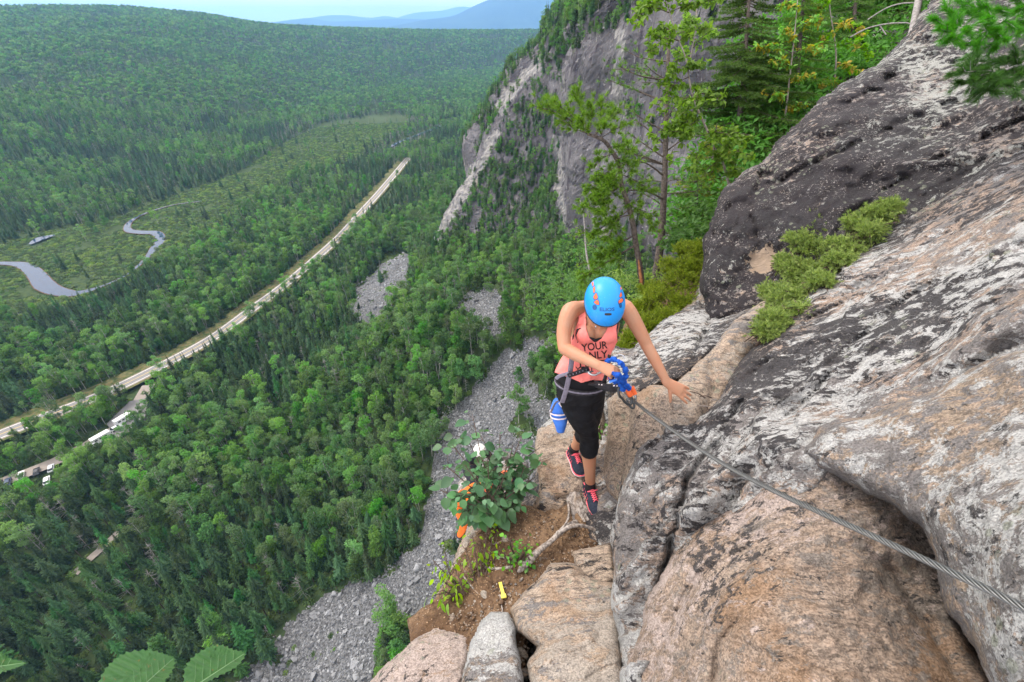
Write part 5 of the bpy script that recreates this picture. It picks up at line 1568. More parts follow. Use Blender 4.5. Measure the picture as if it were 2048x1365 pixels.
# --- pine bough reaching in at the top right: brush-like needles, branch by branch
def bough(name, axis_pts, sides, label, seed, L=.055, per=85):
    rg = np.random.default_rng(seed)
    T = catmull([np.array(q) for q in axis_pts], 6)
    root = empty(name, T[0], label, 'tree branch')
    bm_ = MB(); nd = MB()
    bm_.tube(T, np.linspace(.016, .006, len(T)), 7)
    for e in sides:
        e = np.array(e); i = np.argmin(np.linalg.norm(T - e, axis=1)); s = T[max(0, i - 2)]
        C = catmull([s, (s + e) / 2 + rg.normal(size=3) * .02, e], 5)
        bm_.tube(C, np.linspace(.006, .003, len(C)), 5)
        n = len(C)
        sel = C[n // 3:]
        ax = np.gradient(C, axis=0)[n // 3:]; ax /= np.linalg.norm(ax, axis=1)[:, None]
        ref = np.repeat(sel, 2, 0) + rg.normal(size=(len(sel) * 2, 3)) * .004
        needles(nd, rg, ref, np.repeat(ax, 2, 0), L, per // 2, w=.0013, spread=.75)
        needles(nd, rg, e[None], ax[-1:], L * 1.1, per, w=.0013, spread=.65)
        for j in range(3):
            d = ax[-1] + rg.normal(size=3) * .7; d /= np.linalg.norm(d); b = sel[rg.integers(0, len(sel))]
            q = b + d * L * 1.2
            bm_.tube([b, q], [.003, .002], 4)
            needles(nd, rg, np.stack([b + (q - b) * .5, q]), np.stack([d, d]), L, per // 2, w=.0013, spread=.7)
    adopt(bm_.build('branches', MATS['bark_grey'], smooth=True), root)
    adopt(nd.build('needles', MATS['pine_close']), root)
    return root
bough('pine_branch', [P(2230, -60, 3.4), P(2100, -10, 3.2), P(2020, 40, 3.15), P(1960, 50, 3.1), P(1910, 60, 3.1)],
      [P(x, y, k) for x, y, k in [(1880, 58, 3.0), (1870, 40, 3.1), (1905, 35, 3.1), (1900, 78, 3.0), (1930, 20, 3.2), (1935, 60, 2.95), (1960, 85, 3.0), (1965, 15, 3.1), (1990, 60, 3.0), (2000, 20, 3.2), (1990, 95, 3.1), (2035, 60, 3.0), (2040, 20, 3.1), (2020, -10, 3.2), (1950, -15, 3.3), (1975, 40, 3.0), (1920, 5, 3.2), (2060, 80, 3.1), (2080, 40, 3.0), (2120, 60, 3.1), (1955, 105, 3.15), (1925, 90, 3.1), (2010, 80, 2.95), (1895, 20, 3.1)]],
      'upper pine branch with bright brush-like needles in the upper right corner', 81)
bough('pine_branch', [P(2230, 90, 3.3), P(2110, 110, 3.1), P(2040, 130, 3.05), P(1980, 150, 3.0)],
      [P(x, y, k) for x, y, k in [(1905, 150, 3.0), (1925, 145, 2.95), (1945, 160, 2.9), (1960, 135, 3.1), (1970, 175, 2.95), (1990, 185, 2.9), (2000, 150, 3.0), (2015, 170, 2.9), (2030, 185, 3.0), (2040, 150, 2.95), (2050, 120, 3.1), (2010, 120, 3.1), (2070, 160, 3.0), (2090, 140, 3.0), (1940, 130, 3.05), (1980, 160, 2.9), (2030, 110, 3.0), (1920, 165, 3.0), (1955, 185, 3.0)]],
      'lower pine branch with bright needles hanging over the dark boulder top', 82)
# bare grey branches above the slope
m = MB()
for pts in [[(1700, 75, 9.5), (1735, 57, 9.4), (1775, 48, 9.3), (1812, 46, 9.2)], [(1735, 40, 9.8), (1770, 18, 9.7), (1800, 8, 9.6), (1830, 6, 9.6)], [(1812, 46, 9.2), (1835, 52, 9.2)], [(1760, 52, 9.35), (1772, 70, 9.3)]]:
    m.tube(catmull([P(*q) for q in pts], 5), .012, 6)
tag(m.build('dead_branch', MATS['bark_grey'], smooth=True), 'bare pale dead branches sticking out above the dark boulder', 'branch')
m = MB(); m.tube([P(1812, 120, 6.6), P(1826, 60, 6.7), P(1845, -40, 6.8)], [.06, .05, .045], 8)
rt = empty('dead_tree', P(1812, 120, 6.6), 'grey slanting trunk rising beside the top of the dark boulder', 'tree')
adopt(m.build('trunk', MATS['bark_grey'], smooth=True), rt)

# --- leafy shrub on the brink (left of the climber)
LEAF_V = leafgeo(6, .80, .26, .18)
def leaf_shrub(name, stems, label, seed, leaf, per, mat, stem_mat='twig', droop=.2, base=LEAF_V, cat='shrub'):
    """each leaf stands singly"""
    rg = np.random.default_rng(seed)
    root = empty(name, stems[0][0], label, cat)
    lm = []
    for i in range(5):
        mm = MB(); sz = 1.0
        v, f = base; v = v.copy(); v[:, 2] += rg.normal() * .03 * v[:, 0]; v[:, 1] += .06 * rg.normal() * v[:, 0] ** 2
        mm.add(v, f); lm.append(mm.mesh('leaf', [MATS[mat]], smooth=True))
    bm_ = MB(); cnt = 0
    for st in stems:
        C = catmull([np.array(q) for q in st], 6)
        bm_.tube(C, np.linspace(.006, .002, len(C)), 5, cap=False)
        for j in range(per):
            u_ = .25 + .75 * (j + rg.uniform()) / per
            c = C[min(int(u_ * (len(C) - 1)), len(C) - 1)]
            a = rg.uniform(0, 6.28)
            e = c + np.array([math.cos(a), math.sin(a), .3]) * rg.uniform(.02, .06) * (1.5 if leaf > .06 else 1)
            bm_.tube([c, e], [.0018, .0012], 3, cap=False)
            d = np.array([math.cos(a), math.sin(a), -droop + rg.normal() * .2]); nr = np.array([0, 0, 1.0]) + rg.normal(size=3) * .35
            M = frame(d, nr)
            o = bpy.data.objects.new('leaf', lm[rg.integers(0, 5)]); COL.objects.link(o)
            s = leaf * rg.uniform(.42, 1.15)
            o.matrix_local = Matrix.Translation(Vector(e.tolist()) - root.location) @ Matrix(M.tolist()).to_4x4() @ Matrix.Diagonal((s, s, s, 1))
            o.parent = root; cnt += 1
    adopt(bm_.build('stems', MATS[stem_mat]), root)
    return root
rg = np.random.default_rng(14)
stems = []
for (x, y, k) in [(945, 830, 3.2), (905, 890, 3.05), (960, 870, 3.1), (1000, 865, 3.15), (1045, 870, 3.2), (1080, 895, 3.15), (890, 930, 2.9), (930, 930, 2.85), (975, 915, 2.9), (1015, 920, 2.95), (1050, 930, 3.0), (880, 980, 2.85), (915, 985, 2.8), (955, 975, 2.8), (1000, 970, 2.85), (1040, 965, 2.95), (1070, 955, 3.0), (1010, 1010, 2.9), (975, 1020, 2.85), (940, 1010, 2.85), (925, 1040, 2.8), (1040, 1000, 2.95), (1085, 925, 3.1), (1025, 890, 3.05), (930, 870, 3.1)]:
    b = P(985 + rg.uniform(-30, 45), 1045 + rg.uniform(-12, 12), 3.0)
    e = P(x, y, k)
    stems.append([b, (b + e) / 2 + np.array([0, 0, .06]) + rg.normal(size=3) * .02, e])
leaf_shrub('leafy_shrub', stems, 'leafy shrub with broad blue-green leaves on the brink left of the climber', 101, .078, 14, 'big_leaf')
LEAF_N = leafgeo(5, .36, .15, .45)
stems = []
for (x, y, k) in [(945, 1070, 2.75), (975, 1050, 2.8), (995, 1060, 2.8), (960, 1085, 2.7), (930, 1095, 2.7), (985, 1075, 2.75)]:
    b = P(965, 1190, 2.62); e = P(x, y, k); stems.append([b, (b + e) / 2 + rg.normal(size=3) * .015, e])
leaf_shrub('sapling', stems, 'lime green sapling with drooping narrow leaves below the leafy shrub', 102, .055, 14, 'lime_leaf', droop=.9, base=LEAF_N, cat='sapling')
stems = []
for (x, y, k) in [(865, 1120, 2.6), (890, 1105, 2.6), (905, 1125, 2.6), (875, 1150, 2.55), (870, 1190, 2.5), (885, 1180, 2.5)]:
    b = P(928, 1188, 2.55); e = P(x, y, k); stems.append([b, (b + e) / 2 + rg.normal(size=3) * .015, e])
leaf_shrub('sapling', stems, 'lime green sapling hanging over the brink beside the brown soil', 103, .055, 14, 'lime_leaf', droop=.9, base=LEAF_N, cat='sapling')
stems = []
for i in range(9):
    x = 1035 + rg.uniform(-28, 35); y = 1110 + rg.uniform(-18, 22)
    b = P(1035, 1120, 2.70); stems.append([b, P(x, y, 2.66), P(x + rg.uniform(-8, 8), y - 14, 2.60)])
leaf_shrub('herb_plant', stems, 'small bright green herb on the soil beside the grey root', 104, .028, 9, 'herb', base=LEAF_V, cat='plant')
stems = []
for i in range(4):
    x = 1200 + rg.uniform(-5, 8); b = P(1203, 880, 3.15); stems.append([b, P(x, 862, 3.12), P(x + rg.uniform(-6, 6), 846, 3.1)])
leaf_shrub('herb_plant', stems, 'tiny green plant in the crack right of the bent knee', 105, .03, 5, 'herb', base=LEAF_V, cat='plant')

# --- toothed leaves at the lower edge, close to the lens
def big_leaf(outline, k, vein, label, seed, mat):
    """outline in the leaf's own plane, veins raised, edge toothed"""
    o_ = catmull([np.array(q, float) for q in outline + outline[:1]], 10)[:-1]
    n = len(o_)
    cen = o_.mean(0)
    teeth = (np.arange(n) % 3 == 0) * 4.0
    dirs = (o_ - cen) / np.linalg.norm(o_ - cen, axis=1)[:, None]
    o_ = o_ + dirs * teeth[:, None]
    rings = 7; v = []; 
    a0, a1 = np.array(vein[0], float), np.array(vein[1], float)
    for r in range(rings + 1):
        q = cen + (o_ - cen) * (r / rings if r else 0.001)
        d, u_, _, _ = seg_dist(q[:, 0], q[:, 1], [a0, a1])
        al = ((q - a0) @ (a1 - a0)) / ((a1 - a0) @ (a1 - a0))
        fold = -np.abs(d) * .00022 * k * 3 + .004 * np.sin(al * 40 + d * .16) * np.clip(d / 25, 0, 1)
        v.append(P(q[:, 0], q[:, 1], k + .0006 * (q[:, 1] - a0[1]) - fold))
    v = np.concatenate(v)
    f = [[r * n + i, r * n + (i + 1) % n, (r + 1) * n + (i + 1) % n, (r + 1) * n + i] for r in range(rings) for i in range(n)]
    root = empty('broad_leaf', v[:n].mean(0), label, 'leaf')
    adopt(MB().add(v, np.array(f)[:, ::-1]).build('blade', MATS[mat], smooth=True), root)
    vm = MB(); A = P(a0[0], a0[1], k - .004 + .0006 * 0); B = P(a1[0], a1[1], k - .004 + .0006 * (a1[1] - a0[1]))
    vm.tube([A, B], [.0016, .0005], 5)
    ax = a1 - a0; L = np.linalg.norm(ax); ax /= L; pr = np.array([-ax[1], ax[0]])
    for j in range(6):
        s = a0 + ax * L * (.1 + .14 * j)
        for sg in (-1, 1):
            e = s + (ax * .75 + pr * sg) * L * (.30 - .035 * j)
            if not inside(np.array([e[0]]), np.array([e[1]]), o_)[0]: e = s + (e - s) * .7
            if not inside(np.array([e[0]]), np.array([e[1]]), o_)[0]: continue
            d_ = np.linalg.norm(e - s) * .7
            vm.tube([P(s[0], s[1], k - .003 + .0006 * (s[1] - a0[1])), P(e[0], e[1], k - .003 + .0006 * (e[1] - a0[1]) + d_ * .00066 * k)], [.0009, .0004], 4)
    adopt(vm.build('veins', MATS['leaf_vein']), root)
    return root
t = NT('near_leaf'); p = t.pos()
c = t.mix(t.noise(p, 25, 4), (0.035, 0.105, 0.035), (0.065, 0.160, 0.050))
c = t.mix(t.step(t.noise(p, 60, 4), .64, .70), c, (0.13, 0.12, 0.04))
d = t.n('ShaderNodeBsdfPrincipled'); t.l(c, d.inputs['Base Color']); d.inputs['Roughness'].default_value = .6; d.inputs['Specular IOR Level'].default_value = .25
tr = t.n('ShaderNodeBsdfTranslucent'); t.l(t.mix(1, c, (1.6, 1.8, .6), 'MULTIPLY'), tr.inputs[0])
mx = t.n('ShaderNodeMixShader'); mx.inputs[0].default_value = .35
t.l(d.outputs[0], mx.inputs[1]); t.l(tr.outputs[0], mx.inputs[2]); t.l(mx.outputs[0], t.out.inputs[0])
t.l(t.bump(t.noise(p, 120, 4), .4, .002), d.inputs['Normal'])
MATS['near_leaf'] = t.m
MATS['leaf_vein'] = plain('leaf_vein', (0.10, 0.20, 0.07), .6)
big_leaf([(195, 1372), (215, 1335), (250, 1308), (300, 1302), (335, 1312), (348, 1318), (342, 1345), (315, 1375), (280, 1400), (220, 1400)], 1.15, ((262, 1392), (346, 1318)), 'large toothed leaf at the lower edge, the left one of the pair', 1, 'near_leaf')
big_leaf([(368, 1375), (372, 1335), (400, 1305), (435, 1291), (465, 1300), (490, 1308), (470, 1335), (430, 1355), (400, 1372), (375, 1390)], 1.1, ((378, 1380), (488, 1308)), 'large toothed leaf at the lower edge in front of the grey scree', 2, 'near_leaf')
big_leaf([(-60, 1340), (-40, 1320), (0, 1308), (20, 1318), (50, 1326), (30, 1336), (0, 1345), (-40, 1352)], 1.1, ((-50, 1340), (48, 1326)), 'leaf tip poking in at the lower left corner', 3, 'near_leaf')
m = MB()
m.tube([P(262, 1392, 1.15), P(300, 1500, 1.2), P(380, 1650, 1.3)], .003, 5); m.tube([P(378, 1380, 1.1), P(370, 1500, 1.2), P(380, 1650, 1.3)], .003, 5); m.tube([P(-50, 1340, 1.1), P(-80, 1500, 1.2), P(380, 1650, 1.3)], .003, 5)
tag(m.build('stem', MATS['twig'], smooth=True), 'thin stem carrying the toothed leaves at the lower edge', 'stem')

# --- driftwood stump and root
t = NT('weathered_wood'); p = t.pos()
n1 = t.noise(t.mapping(p, (0.4, 0.2, 0.5), (1, 1, .12)), 60, 5, .6); n2 = t.noise(p, 9, 4)
c = t.mix(t.step(n1, .4, .6), (0.15, 0.125, 0.11), (0.36, 0.32, 0.29)); c = t.mix(t.step(n2, .5, .66), c, (0.24, 0.17, 0.12))
t.bsdf(c, .85, t.bump(n1, .8, .006), spec=.2); MATS['wood'] = t.m
root = empty('tree_stump', P(1165, 1040, 2.95), 'grey weathered stump under the front shoe with a long bare root', 'stump')
m = MB()
def gn(p_, k=.006): 
    p_ = np.asarray(p_, float); return p_ + rg.normal(size=p_.shape) * k
base_ = catmull([P(1150, 985, 2.99), P(1156, 1005, 2.97), P(1160, 1030, 2.95), P(1168, 1055, 2.93)], 5)
base_ = catmull([P(1146, 986, 3.10), P(1149, 1002, 3.07), P(1154, 1022, 3.03), P(1162, 1046, 3.00)], 8)
m.tube(base_, np.interp(np.linspace(0, 1, len(base_)), [0, .1, .5, 1], [.026, .040, .046, .072]), 48)
v = m.v[0].reshape(len(base_), 48, 3); cc = base_[:, None]; a_ = np.arange(48) / 48 * 6.283
rdg = fbm(np.stack([np.cos(a_) * 3.2, np.sin(a_) * 3.2, 0 * a_], -1), 3, 12)[None] * np.interp(np.arange(len(base_)), [0, len(base_) - 1], [.5, 1.1])[:, None]
v[:] = cc + (v - cc) * (1 + rdg + .15 * np.abs(fbm(v * 40, 2, 3)))[..., None]
adopt(m.build('stump', MATS['wood'], smooth=True), root)
m = MB()
C = catmull([P(1152, 1046, 2.92), P(1130, 1058, 2.82), P(1108, 1078, 2.74), P(1080, 1100, 2.70), P(1062, 1118, 2.66), P(1048, 1132, 2.63), P(1036, 1145, 2.62)], 8)
m.tube(C, np.interp(np.linspace(0, 1, len(C)), [0, .3, .7, .9, 1], [.020, .015, .022, .018, .007]) * (1 + .25 * fbm(C * 18, 2, 3)), 9)
C = catmull([P(1115, 1068, 2.76), P(1140, 1054, 2.74), P(1165, 1052, 2.78), P(1190, 1060, 2.80)], 8)
m.tube(C, np.linspace(.014, .009, len(C)) * (1 + .2 * fbm(C * 18, 2, 4)), 8)
C = catmull([P(1136, 1005, 3.02), P(1138, 1028, 2.92), P(1130, 1050, 2.80), P(1095, 1085, 2.73)], 8)
m.tube(C, np.linspace(.009, .006, len(C)), 7)
adopt(m.build('root', MATS['wood'], smooth=True), root)
# twigs and sticks lying about
STK = [([(970, 1135), (1000, 1138), (1030, 1133)], .010, 'thick grey broken stick lying across the soil'), ([(990, 1112), (1015, 1117), (1035, 1115)], .005, 'thin pale stick on the soil above the thick one'), ([(1022, 1118), (1030, 1135), (1035, 1150)], .003, 'dark twig lying upright beside the sticks'),
       ([(1000, 1190), (1004, 1215), (1006, 1232)], .004, 'dark twig below the yellow peg'), ([(925, 1150), (940, 1170), (958, 1190)], .004, 'brown twig rising beside the hanging sapling'), ([(1015, 1075), (1000, 1085), (985, 1088)], .006, 'short stick under the leafy shrub'),
       ([(975, 1195), (990, 1180), (1012, 1176)], .003, 'thin brown twig left of the yellow peg')]
for pts, r, lb in STK:
    q = np.array(pts, float); k = 1 / soil_f(q[:, 0], q[:, 1]) - .012
    C = catmull(list(P(q[:, 0], q[:, 1], k)), 5)
    tag(MB().tube(C, r * (1 + .3 * fbm(C * 30, 2, 3)), 6).build('stick', MATS['wood' if r > .0035 else 'twig'], smooth=True), lb, 'stick')
q = np.array([(1000, 1165), (1008, 1196)], float); k = 1 / soil_f(q[:, 0], q[:, 1]) - .015
MATS['yellow'] = plain('yellow_plastic', (0.62, 0.50, 0.08), .5)
a = P(q[:, 0], q[:, 1], k); ax = a[1] - a[0]; L = np.linalg.norm(ax); ax /= L
M = frame(ax, np.array([0, 0, 1.0]))
tag(MB().box(a.mean(0), (L / 2, .009, .002), M).box(a[1] - ax * .01, (.012, .014, .003), M).build('peg', MATS['yellow']), 'yellow plastic peg lying on the brown soil', 'peg')
# dead twigs in the hollow by the hand
rgt = np.random.default_rng(6)
for i, lb in enumerate(['pale curved dead twig in the rock hollow by the hand', 'longest dead twig reaching down the rock hollow', 'short dark twig crossing the others in the rock hollow', 'thin dead twig highest in the rock hollow', 'forked twig lowest in the rock hollow']):
    x, y = [(1395, 790), (1405, 815), (1412, 795), (1400, 770), (1420, 830)][i]
    a = rgt.uniform(-.5, 1.2); l = [16, 30, 12, 14, 18][i]
    C = catmull([P(x - l * math.cos(a), y - l * math.sin(a), 2.62), P(x, y - 3, 2.58), P(x + l * math.cos(a), y + l * math.sin(a), 2.60)], 5)
    tag(MB().tube(C, .003, 5).build('twig', MATS['wood'] if i % 2 else MATS['twig'], smooth=True), lb, 'twig')

# --- steel cable: six strands laid round a core
t = NT('cable_steel'); t.bsdf(t.mix(t.noise(t.pos(), 90, 3), (0.085, 0.088, 0.088), (0.17, 0.172, 0.17)), .42, metal=.75, spec=.5); MATS['steel_cable'] = t.m
cpx = catmull([(1262, 797), (1300, 828), (1380, 885), (1450, 930), (1520, 968), (1620, 1016), (1740, 1070), (1860, 1125), (1960, 1172), (2060, 1222), (2300, 1345)], 30)
ik = 1 / 2.42 + (1 / .88 - 1 / 2.42) * (cpx[:, 0] - 1262) / (2048 - 1262)
CB = P(cpx[:, 0], cpx[:, 1], 1 / ik)
# resample
sl_ = np.concatenate([[0], np.cumsum(np.linalg.norm(np.diff(CB, axis=0), axis=1))])
ss = np.arange(0, sl_[-1], .006)
CBR = np.stack([np.interp(ss, sl_, CB[:, i]) for i in range(3)], -1)
tn = np.gradient(CBR, axis=0); tn /= np.linalg.norm(tn, axis=1)[:, None]
up = np.array([0, 0, 1.0]); n1_ = np.cross(tn, up); n1_ /= np.linalg.norm(n1_, axis=1)[:, None]; n2__ = np.cross(tn, n1_)
root = empty('steel_cable', CBR[0], 'taut twisted steel cable running from the climber to the right edge', 'cable')
for k_ in range(6):
    ph = ss / .085 * 2 * math.pi + k_ * math.pi / 3
    C = CBR + n1_ * (np.cos(ph) * .0056)[:, None] + n2__ * (np.sin(ph) * .0056)[:, None]
    m = MB(); m.tube(C, .0030, 5, cap=False, flat=[0, 0, 1]); adopt(m.build('strand', MATS['steel_cable'], smooth=True), root)
# cable goes on behind the climber to the next anchor
C = catmull([P(1262, 797, 2.42), P(1235, 775, 2.9), P(1225, 760, 3.4)], 8)
adopt(MB().tube(C, .009, 8).build('cable_tail', MATS['steel_cable'], smooth=True), root)
# ============================================================ THE CLIMBER
from mathutils.bvhtree import BVHTree
def skinmat(name, col):
    t = NT(name); p = t.obj()
    c = t.mix(t.step(t.noise(p, 14, 3), .35, .65), col, [col[0] * 1.05, col[1] * .93, col[2] * .88])
    c = t.mix(t.step(t.noise(p, 260, 2), .55, .75), c, [x * .86 for x in col])
    b = t.bsdf(c, .52, t.bump(t.noise(p, 350, 3), .12, .001), spec=.35)
    b.inputs['Subsurface Weight'].default_value = .10
    b.inputs['Subsurface Radius'].default_value = (.01, .004, .002)
    return t.m
MATS['skin'] = skinmat('skin', (0.40, 0.205, 0.125))
def cloth(name, c1, c2, rough=.85, sc=14, weave=900, bump=.5):
    t = NT(name); p = t.obj()
    t.bsdf(t.mix(t.step(t.noise(p, sc, 4), .3, .7), c1, c2), rough, t.bump(t.math('ADD', t.noise(p, sc * 1.6, 3), t.math('MULTIPLY', t.noise(p, weave, 2), .15)), bump, .006), spec=.15)
    return t.m
MATS['coral'] = cloth('coral_cotton', (0.80, 0.20, 0.175), (0.88, 0.25, 0.22))
MATS['black_knit'] = cloth('black_leggings', (0.008, 0.008, 0.010), (0.014, 0.014, 0.017), .7)
MATS['black_print'] = plain('black_print', (0.015, 0.012, 0.013), .8)
t = NT('helmet_blue'); hs_ = t.noise(t.obj(), 60, 6, .7); t.bsdf(t.mix(t.step(hs_, .60, .68), (0.010, 0.24, 0.66), (0.05, 0.27, 0.60)), t.mix(t.noise(t.obj(), 25, 5), .26, .55), t.bump(hs_, .08, .001), spec=.4); MATS['helmet'] = t.m
MATS['helmet_dark'] = plain('helmet_dark_blue', (0.008, 0.07, 0.22), .4)
MATS['orange'] = plain('orange_foam', (0.72, 0.12, 0.03), .6)
MATS['rubber'] = plain('black_rubber', (0.02, 0.021, 0.025), .6)
MATS['navy'] = cloth('navy_mesh', (0.016, 0.020, 0.035), (0.030, 0.036, 0.055), .8, 60)
MATS['pink'] = plain('neon_pink', (0.85, 0.12, 0.17), .6)
MATS['white_foam'] = plain('white_foam', (0.72, 0.62, 0.62), .6)
MATS['web_grey'] = cloth('grey_webbing', (0.155, 0.14, 0.18), (0.22, 0.20, 0.25), .8, 60)
MATS['web_black'] = cloth('black_webbing', (0.018, 0.017, 0.020), (0.035, 0.033, 0.038), .8, 60)
MATS['blue_web'] = cloth('blue_tube_webbing', (0.006, 0.042, 0.24), (0.014, 0.095, 0.46), .7, 45, bump=.8)
MATS['blue_cloth'] = cloth('blue_cloth', (0.045, 0.15, 0.56), (0.07, 0.21, 0.68), .8)
t = NT('carabiner_metal'); t.bsdf((0.50, 0.51, 0.53), .25, metal=1.0); MATS['alloy'] = t.m
t = NT('dark_metal'); t.bsdf((0.07, 0.075, 0.08), .35, metal=.8); MATS['dark_alloy'] = t.m
MATS['hair'] = plain('brown_hair', (0.05, 0.028, 0.018), .6, var=.4, scale=120)

def chain(mb, pts, rad, n=14, sub=5, flat=None):
    """tapered limb with round ends"""
    pts = [np.asarray(p, float) for p in pts]
    C = catmull(pts, sub)
    rad = np.asarray(rad, float)
    u = np.linspace(0, len(pts) - 1, len(C))
    if rad.ndim == 1: rr = np.interp(u, np.arange(len(pts)), rad)
    else: rr = np.stack([np.interp(u, np.arange(len(pts)), rad[:, i]) for i in range(2)], -1)
    mb.tube(C, rr, n, flat=flat)
    for c, r in ((C[0], rr[0]), (C[-1], rr[-1])):
        mb.ell(c, np.min(r) * .98, 12, 8)
    return mb
def remesh(mb, vox, smooth=6, fac=.5):
    me = mb.mesh('tmp'); o = bpy.data.objects.new('tmp', me); COL.objects.link(o)
    r = o.modifiers.new('r', 'REMESH'); r.mode = 'VOXEL'; r.voxel_size = vox; r.use_smooth_shade = True
    s = o.modifiers.new('s', 'SMOOTH'); s.factor = fac; s.iterations = smooth
    dg = bpy.context.evaluated_depsgraph_get(); dg.update()
    ev = o.evaluated_get(dg)
    m2 = bpy.data.meshes.new_from_object(ev)
    bpy.data.objects.remove(o)
    return m2
def mesh_np(me):
    v = np.zeros(len(me.vertices) * 3); me.vertices.foreach_get('co', v); v = v.reshape(-1, 3)
    f = [tuple(p.vertices) for p in me.polygons]
    return v, f
def nrm_np(me):
    v = np.zeros(len(me.vertices) * 3); me.vertex_normals.foreach_get('vector', v) if hasattr(me, 'vertex_normals') else None
    return v.reshape(-1, 3)
def obj_from(me, name, mat, root):
    me.name = name; me.materials.clear(); me.materials.append(mat)
    me.polygons.foreach_set('use_smooth', np.ones(len(me.polygons), bool))
    o = bpy.data.objects.new(name, me); COL.objects.link(o)
    if root is not None: adopt(o, root)
    return o
def cut(me, name, mat, root, test, off=.0, thick=.0):
    """garment: the part of a body surface where test(centre) holds, raised by off"""
    v, f = mesh_np(me); n = nrm_np(me)
    cen = np.array([v[list(q)].mean(0) for q in f])
    k = test(cen)
    fs = [q for q, a in zip(f, k) if a]
    used = sorted({i for q in fs for i in q}); mp = {a: i for i, a in enumerate(used)}
    m2 = bpy.data.meshes.new(name)
    m2.from_pydata((v[used] + n[used] * off).tolist(), [], [[mp[i] for i in q] for q in fs]); m2.update()
    o = obj_from(m2, name, mat, root)
    # relax the stepped rim
    bm = bmesh.new(); bm.from_mesh(m2)
    be = [x for x in bm.verts if x.is_boundary]
    for _ in range(6):
        new = {}
        for x in be:
            nb = [e.other_vert(x) for e in x.link_edges if e.is_boundary]
            if len(nb) == 2: new[x] = x.co * .5 + (nb[0].co + nb[1].co) * .25
        for x, c in new.items(): x.co = c
    bm.to_mesh(m2); bm.free()
    if thick:
        md = o.modifiers.new('thickness', 'SOLIDIFY'); md.thickness = thick; md.offset = 1
    return o
def ppoly(poly, guard=None):
    def f(c):
        x, y, d = proj(c); return inside(x, y, poly)
    return f
def bvh_of(objs):
    vs_ = []; fs_ = []; n = 0
    for o in objs:
        dg = bpy.context.evaluated_depsgraph_get(); dg.update()
        ev = o.evaluated_get(dg); me = ev.to_mesh(); mw = o.matrix_world if o.parent is None else (Matrix.Translation(o.parent.location) @ o.matrix_parent_inverse)
        vs_ += [mw @ x.co for x in me.vertices]; fs_ += [tuple(i + n for i in p.vertices) for p in me.polygons]; n = len(vs_)
        ev.to_mesh_clear()
    return BVHTree.FromPolygons(vs_, fs_)
def drape(name, V2, F2, bvh, off, mat, root, thick=.0006):
    """print laid on a surface: flat shapes in view pixels put down where they stand on it"""
    P3 = []; ok = []
    for x, y in V2:
        d = Vector(ray(np.array(x), np.array(y)).tolist()).normalized()
        h = bvh.ray_cast(Vector((0, 0, 0)), d)
        if h[0] is None: P3.append((0, 0, 0)); ok.append(False)
        else: P3.append(tuple(h[0] - d * off)); ok.append(True)
    P3 = np.array(P3)
    fs_ = []
    for f in F2:
        if all(ok[i] for i in f):
            q = P3[list(f)]
            if max(np.linalg.norm(q[i] - q[i - 1]) for i in range(len(q))) < .03: fs_.append(tuple(f))
    me = bpy.data.meshes.new(name); me.from_pydata(P3.tolist(), [], fs_); me.update()
    bm = bmesh.new(); bm.from_mesh(me); bmesh.ops.delete(bm, geom=[v for v in bm.verts if not v.link_faces], context='VERTS'); bm.to_mesh(me); bm.free()
    me.materials.append(mat)
    o = bpy.data.objects.new(name, me); COL.objects.link(o)
    if root is not None: adopt(o, root)
    return o
def text2d(s, bold=.012, align='CENTER'):
    cu = bpy.data.curves.new('txt', 'FONT'); cu.body = s; cu.align_x = align; cu.align_y = 'CENTER'; cu.offset = bold; cu.resolution_u = 3
    o = bpy.data.objects.new('txt', cu); COL.objects.link(o)
    dg = bpy.context.evaluated_depsgraph_get(); dg.update()
    me = bpy.data.meshes.new_from_object(o.evaluated_get(dg))
    bpy.data.objects.remove(o)
    bm = bmesh.new(); bm.from_mesh(me)
    bmesh.ops.triangulate(bm, faces=bm.faces[:])
    for _ in range(2):
        le = [e for e in bm.edges if e.calc_length() > .12]
        if le: bmesh.ops.subdivide_edges(bm, edges=le, cuts=1)
        bmesh.ops.triangulate(bm, faces=bm.faces[:])
    v = np.array([x.co[:2] for x in bm.verts]); bm.verts.index_update(); f = [tuple(x.index for x in q.verts) for q in bm.faces]
    bm.free()
    return v, f

A3 = lambda x, y, k: P(x, y, k)
SZ = -2.600
def on_z(x, y, z):
    r = ray(np.array(float(x)), np.array(float(y))); return r * (z / r[2])
toe1 = on_z(1199, 1037, SZ); heel1 = toe1 + np.array([-.055, .24, 0.0])
toe2 = on_z(1165, 955, -2.535); heel2 = toe2 + np.array([-.065, .205, 0.02])
ank1 = heel1 + (toe1 - heel1) * .24 + np.array([0, 0, .095]); ank2 = heel2 + (toe2 - heel2) * .24 + np.array([0, 0, .095])
PERSON = empty('person', (heel1 + toe1) / 2, 'climber in blue helmet, coral tank top and black leggings stepping along the ledge', 'person')
across = A3(1255, 612, 2.38) - A3(1140, 625, 2.38); across /= np.linalg.norm(across)
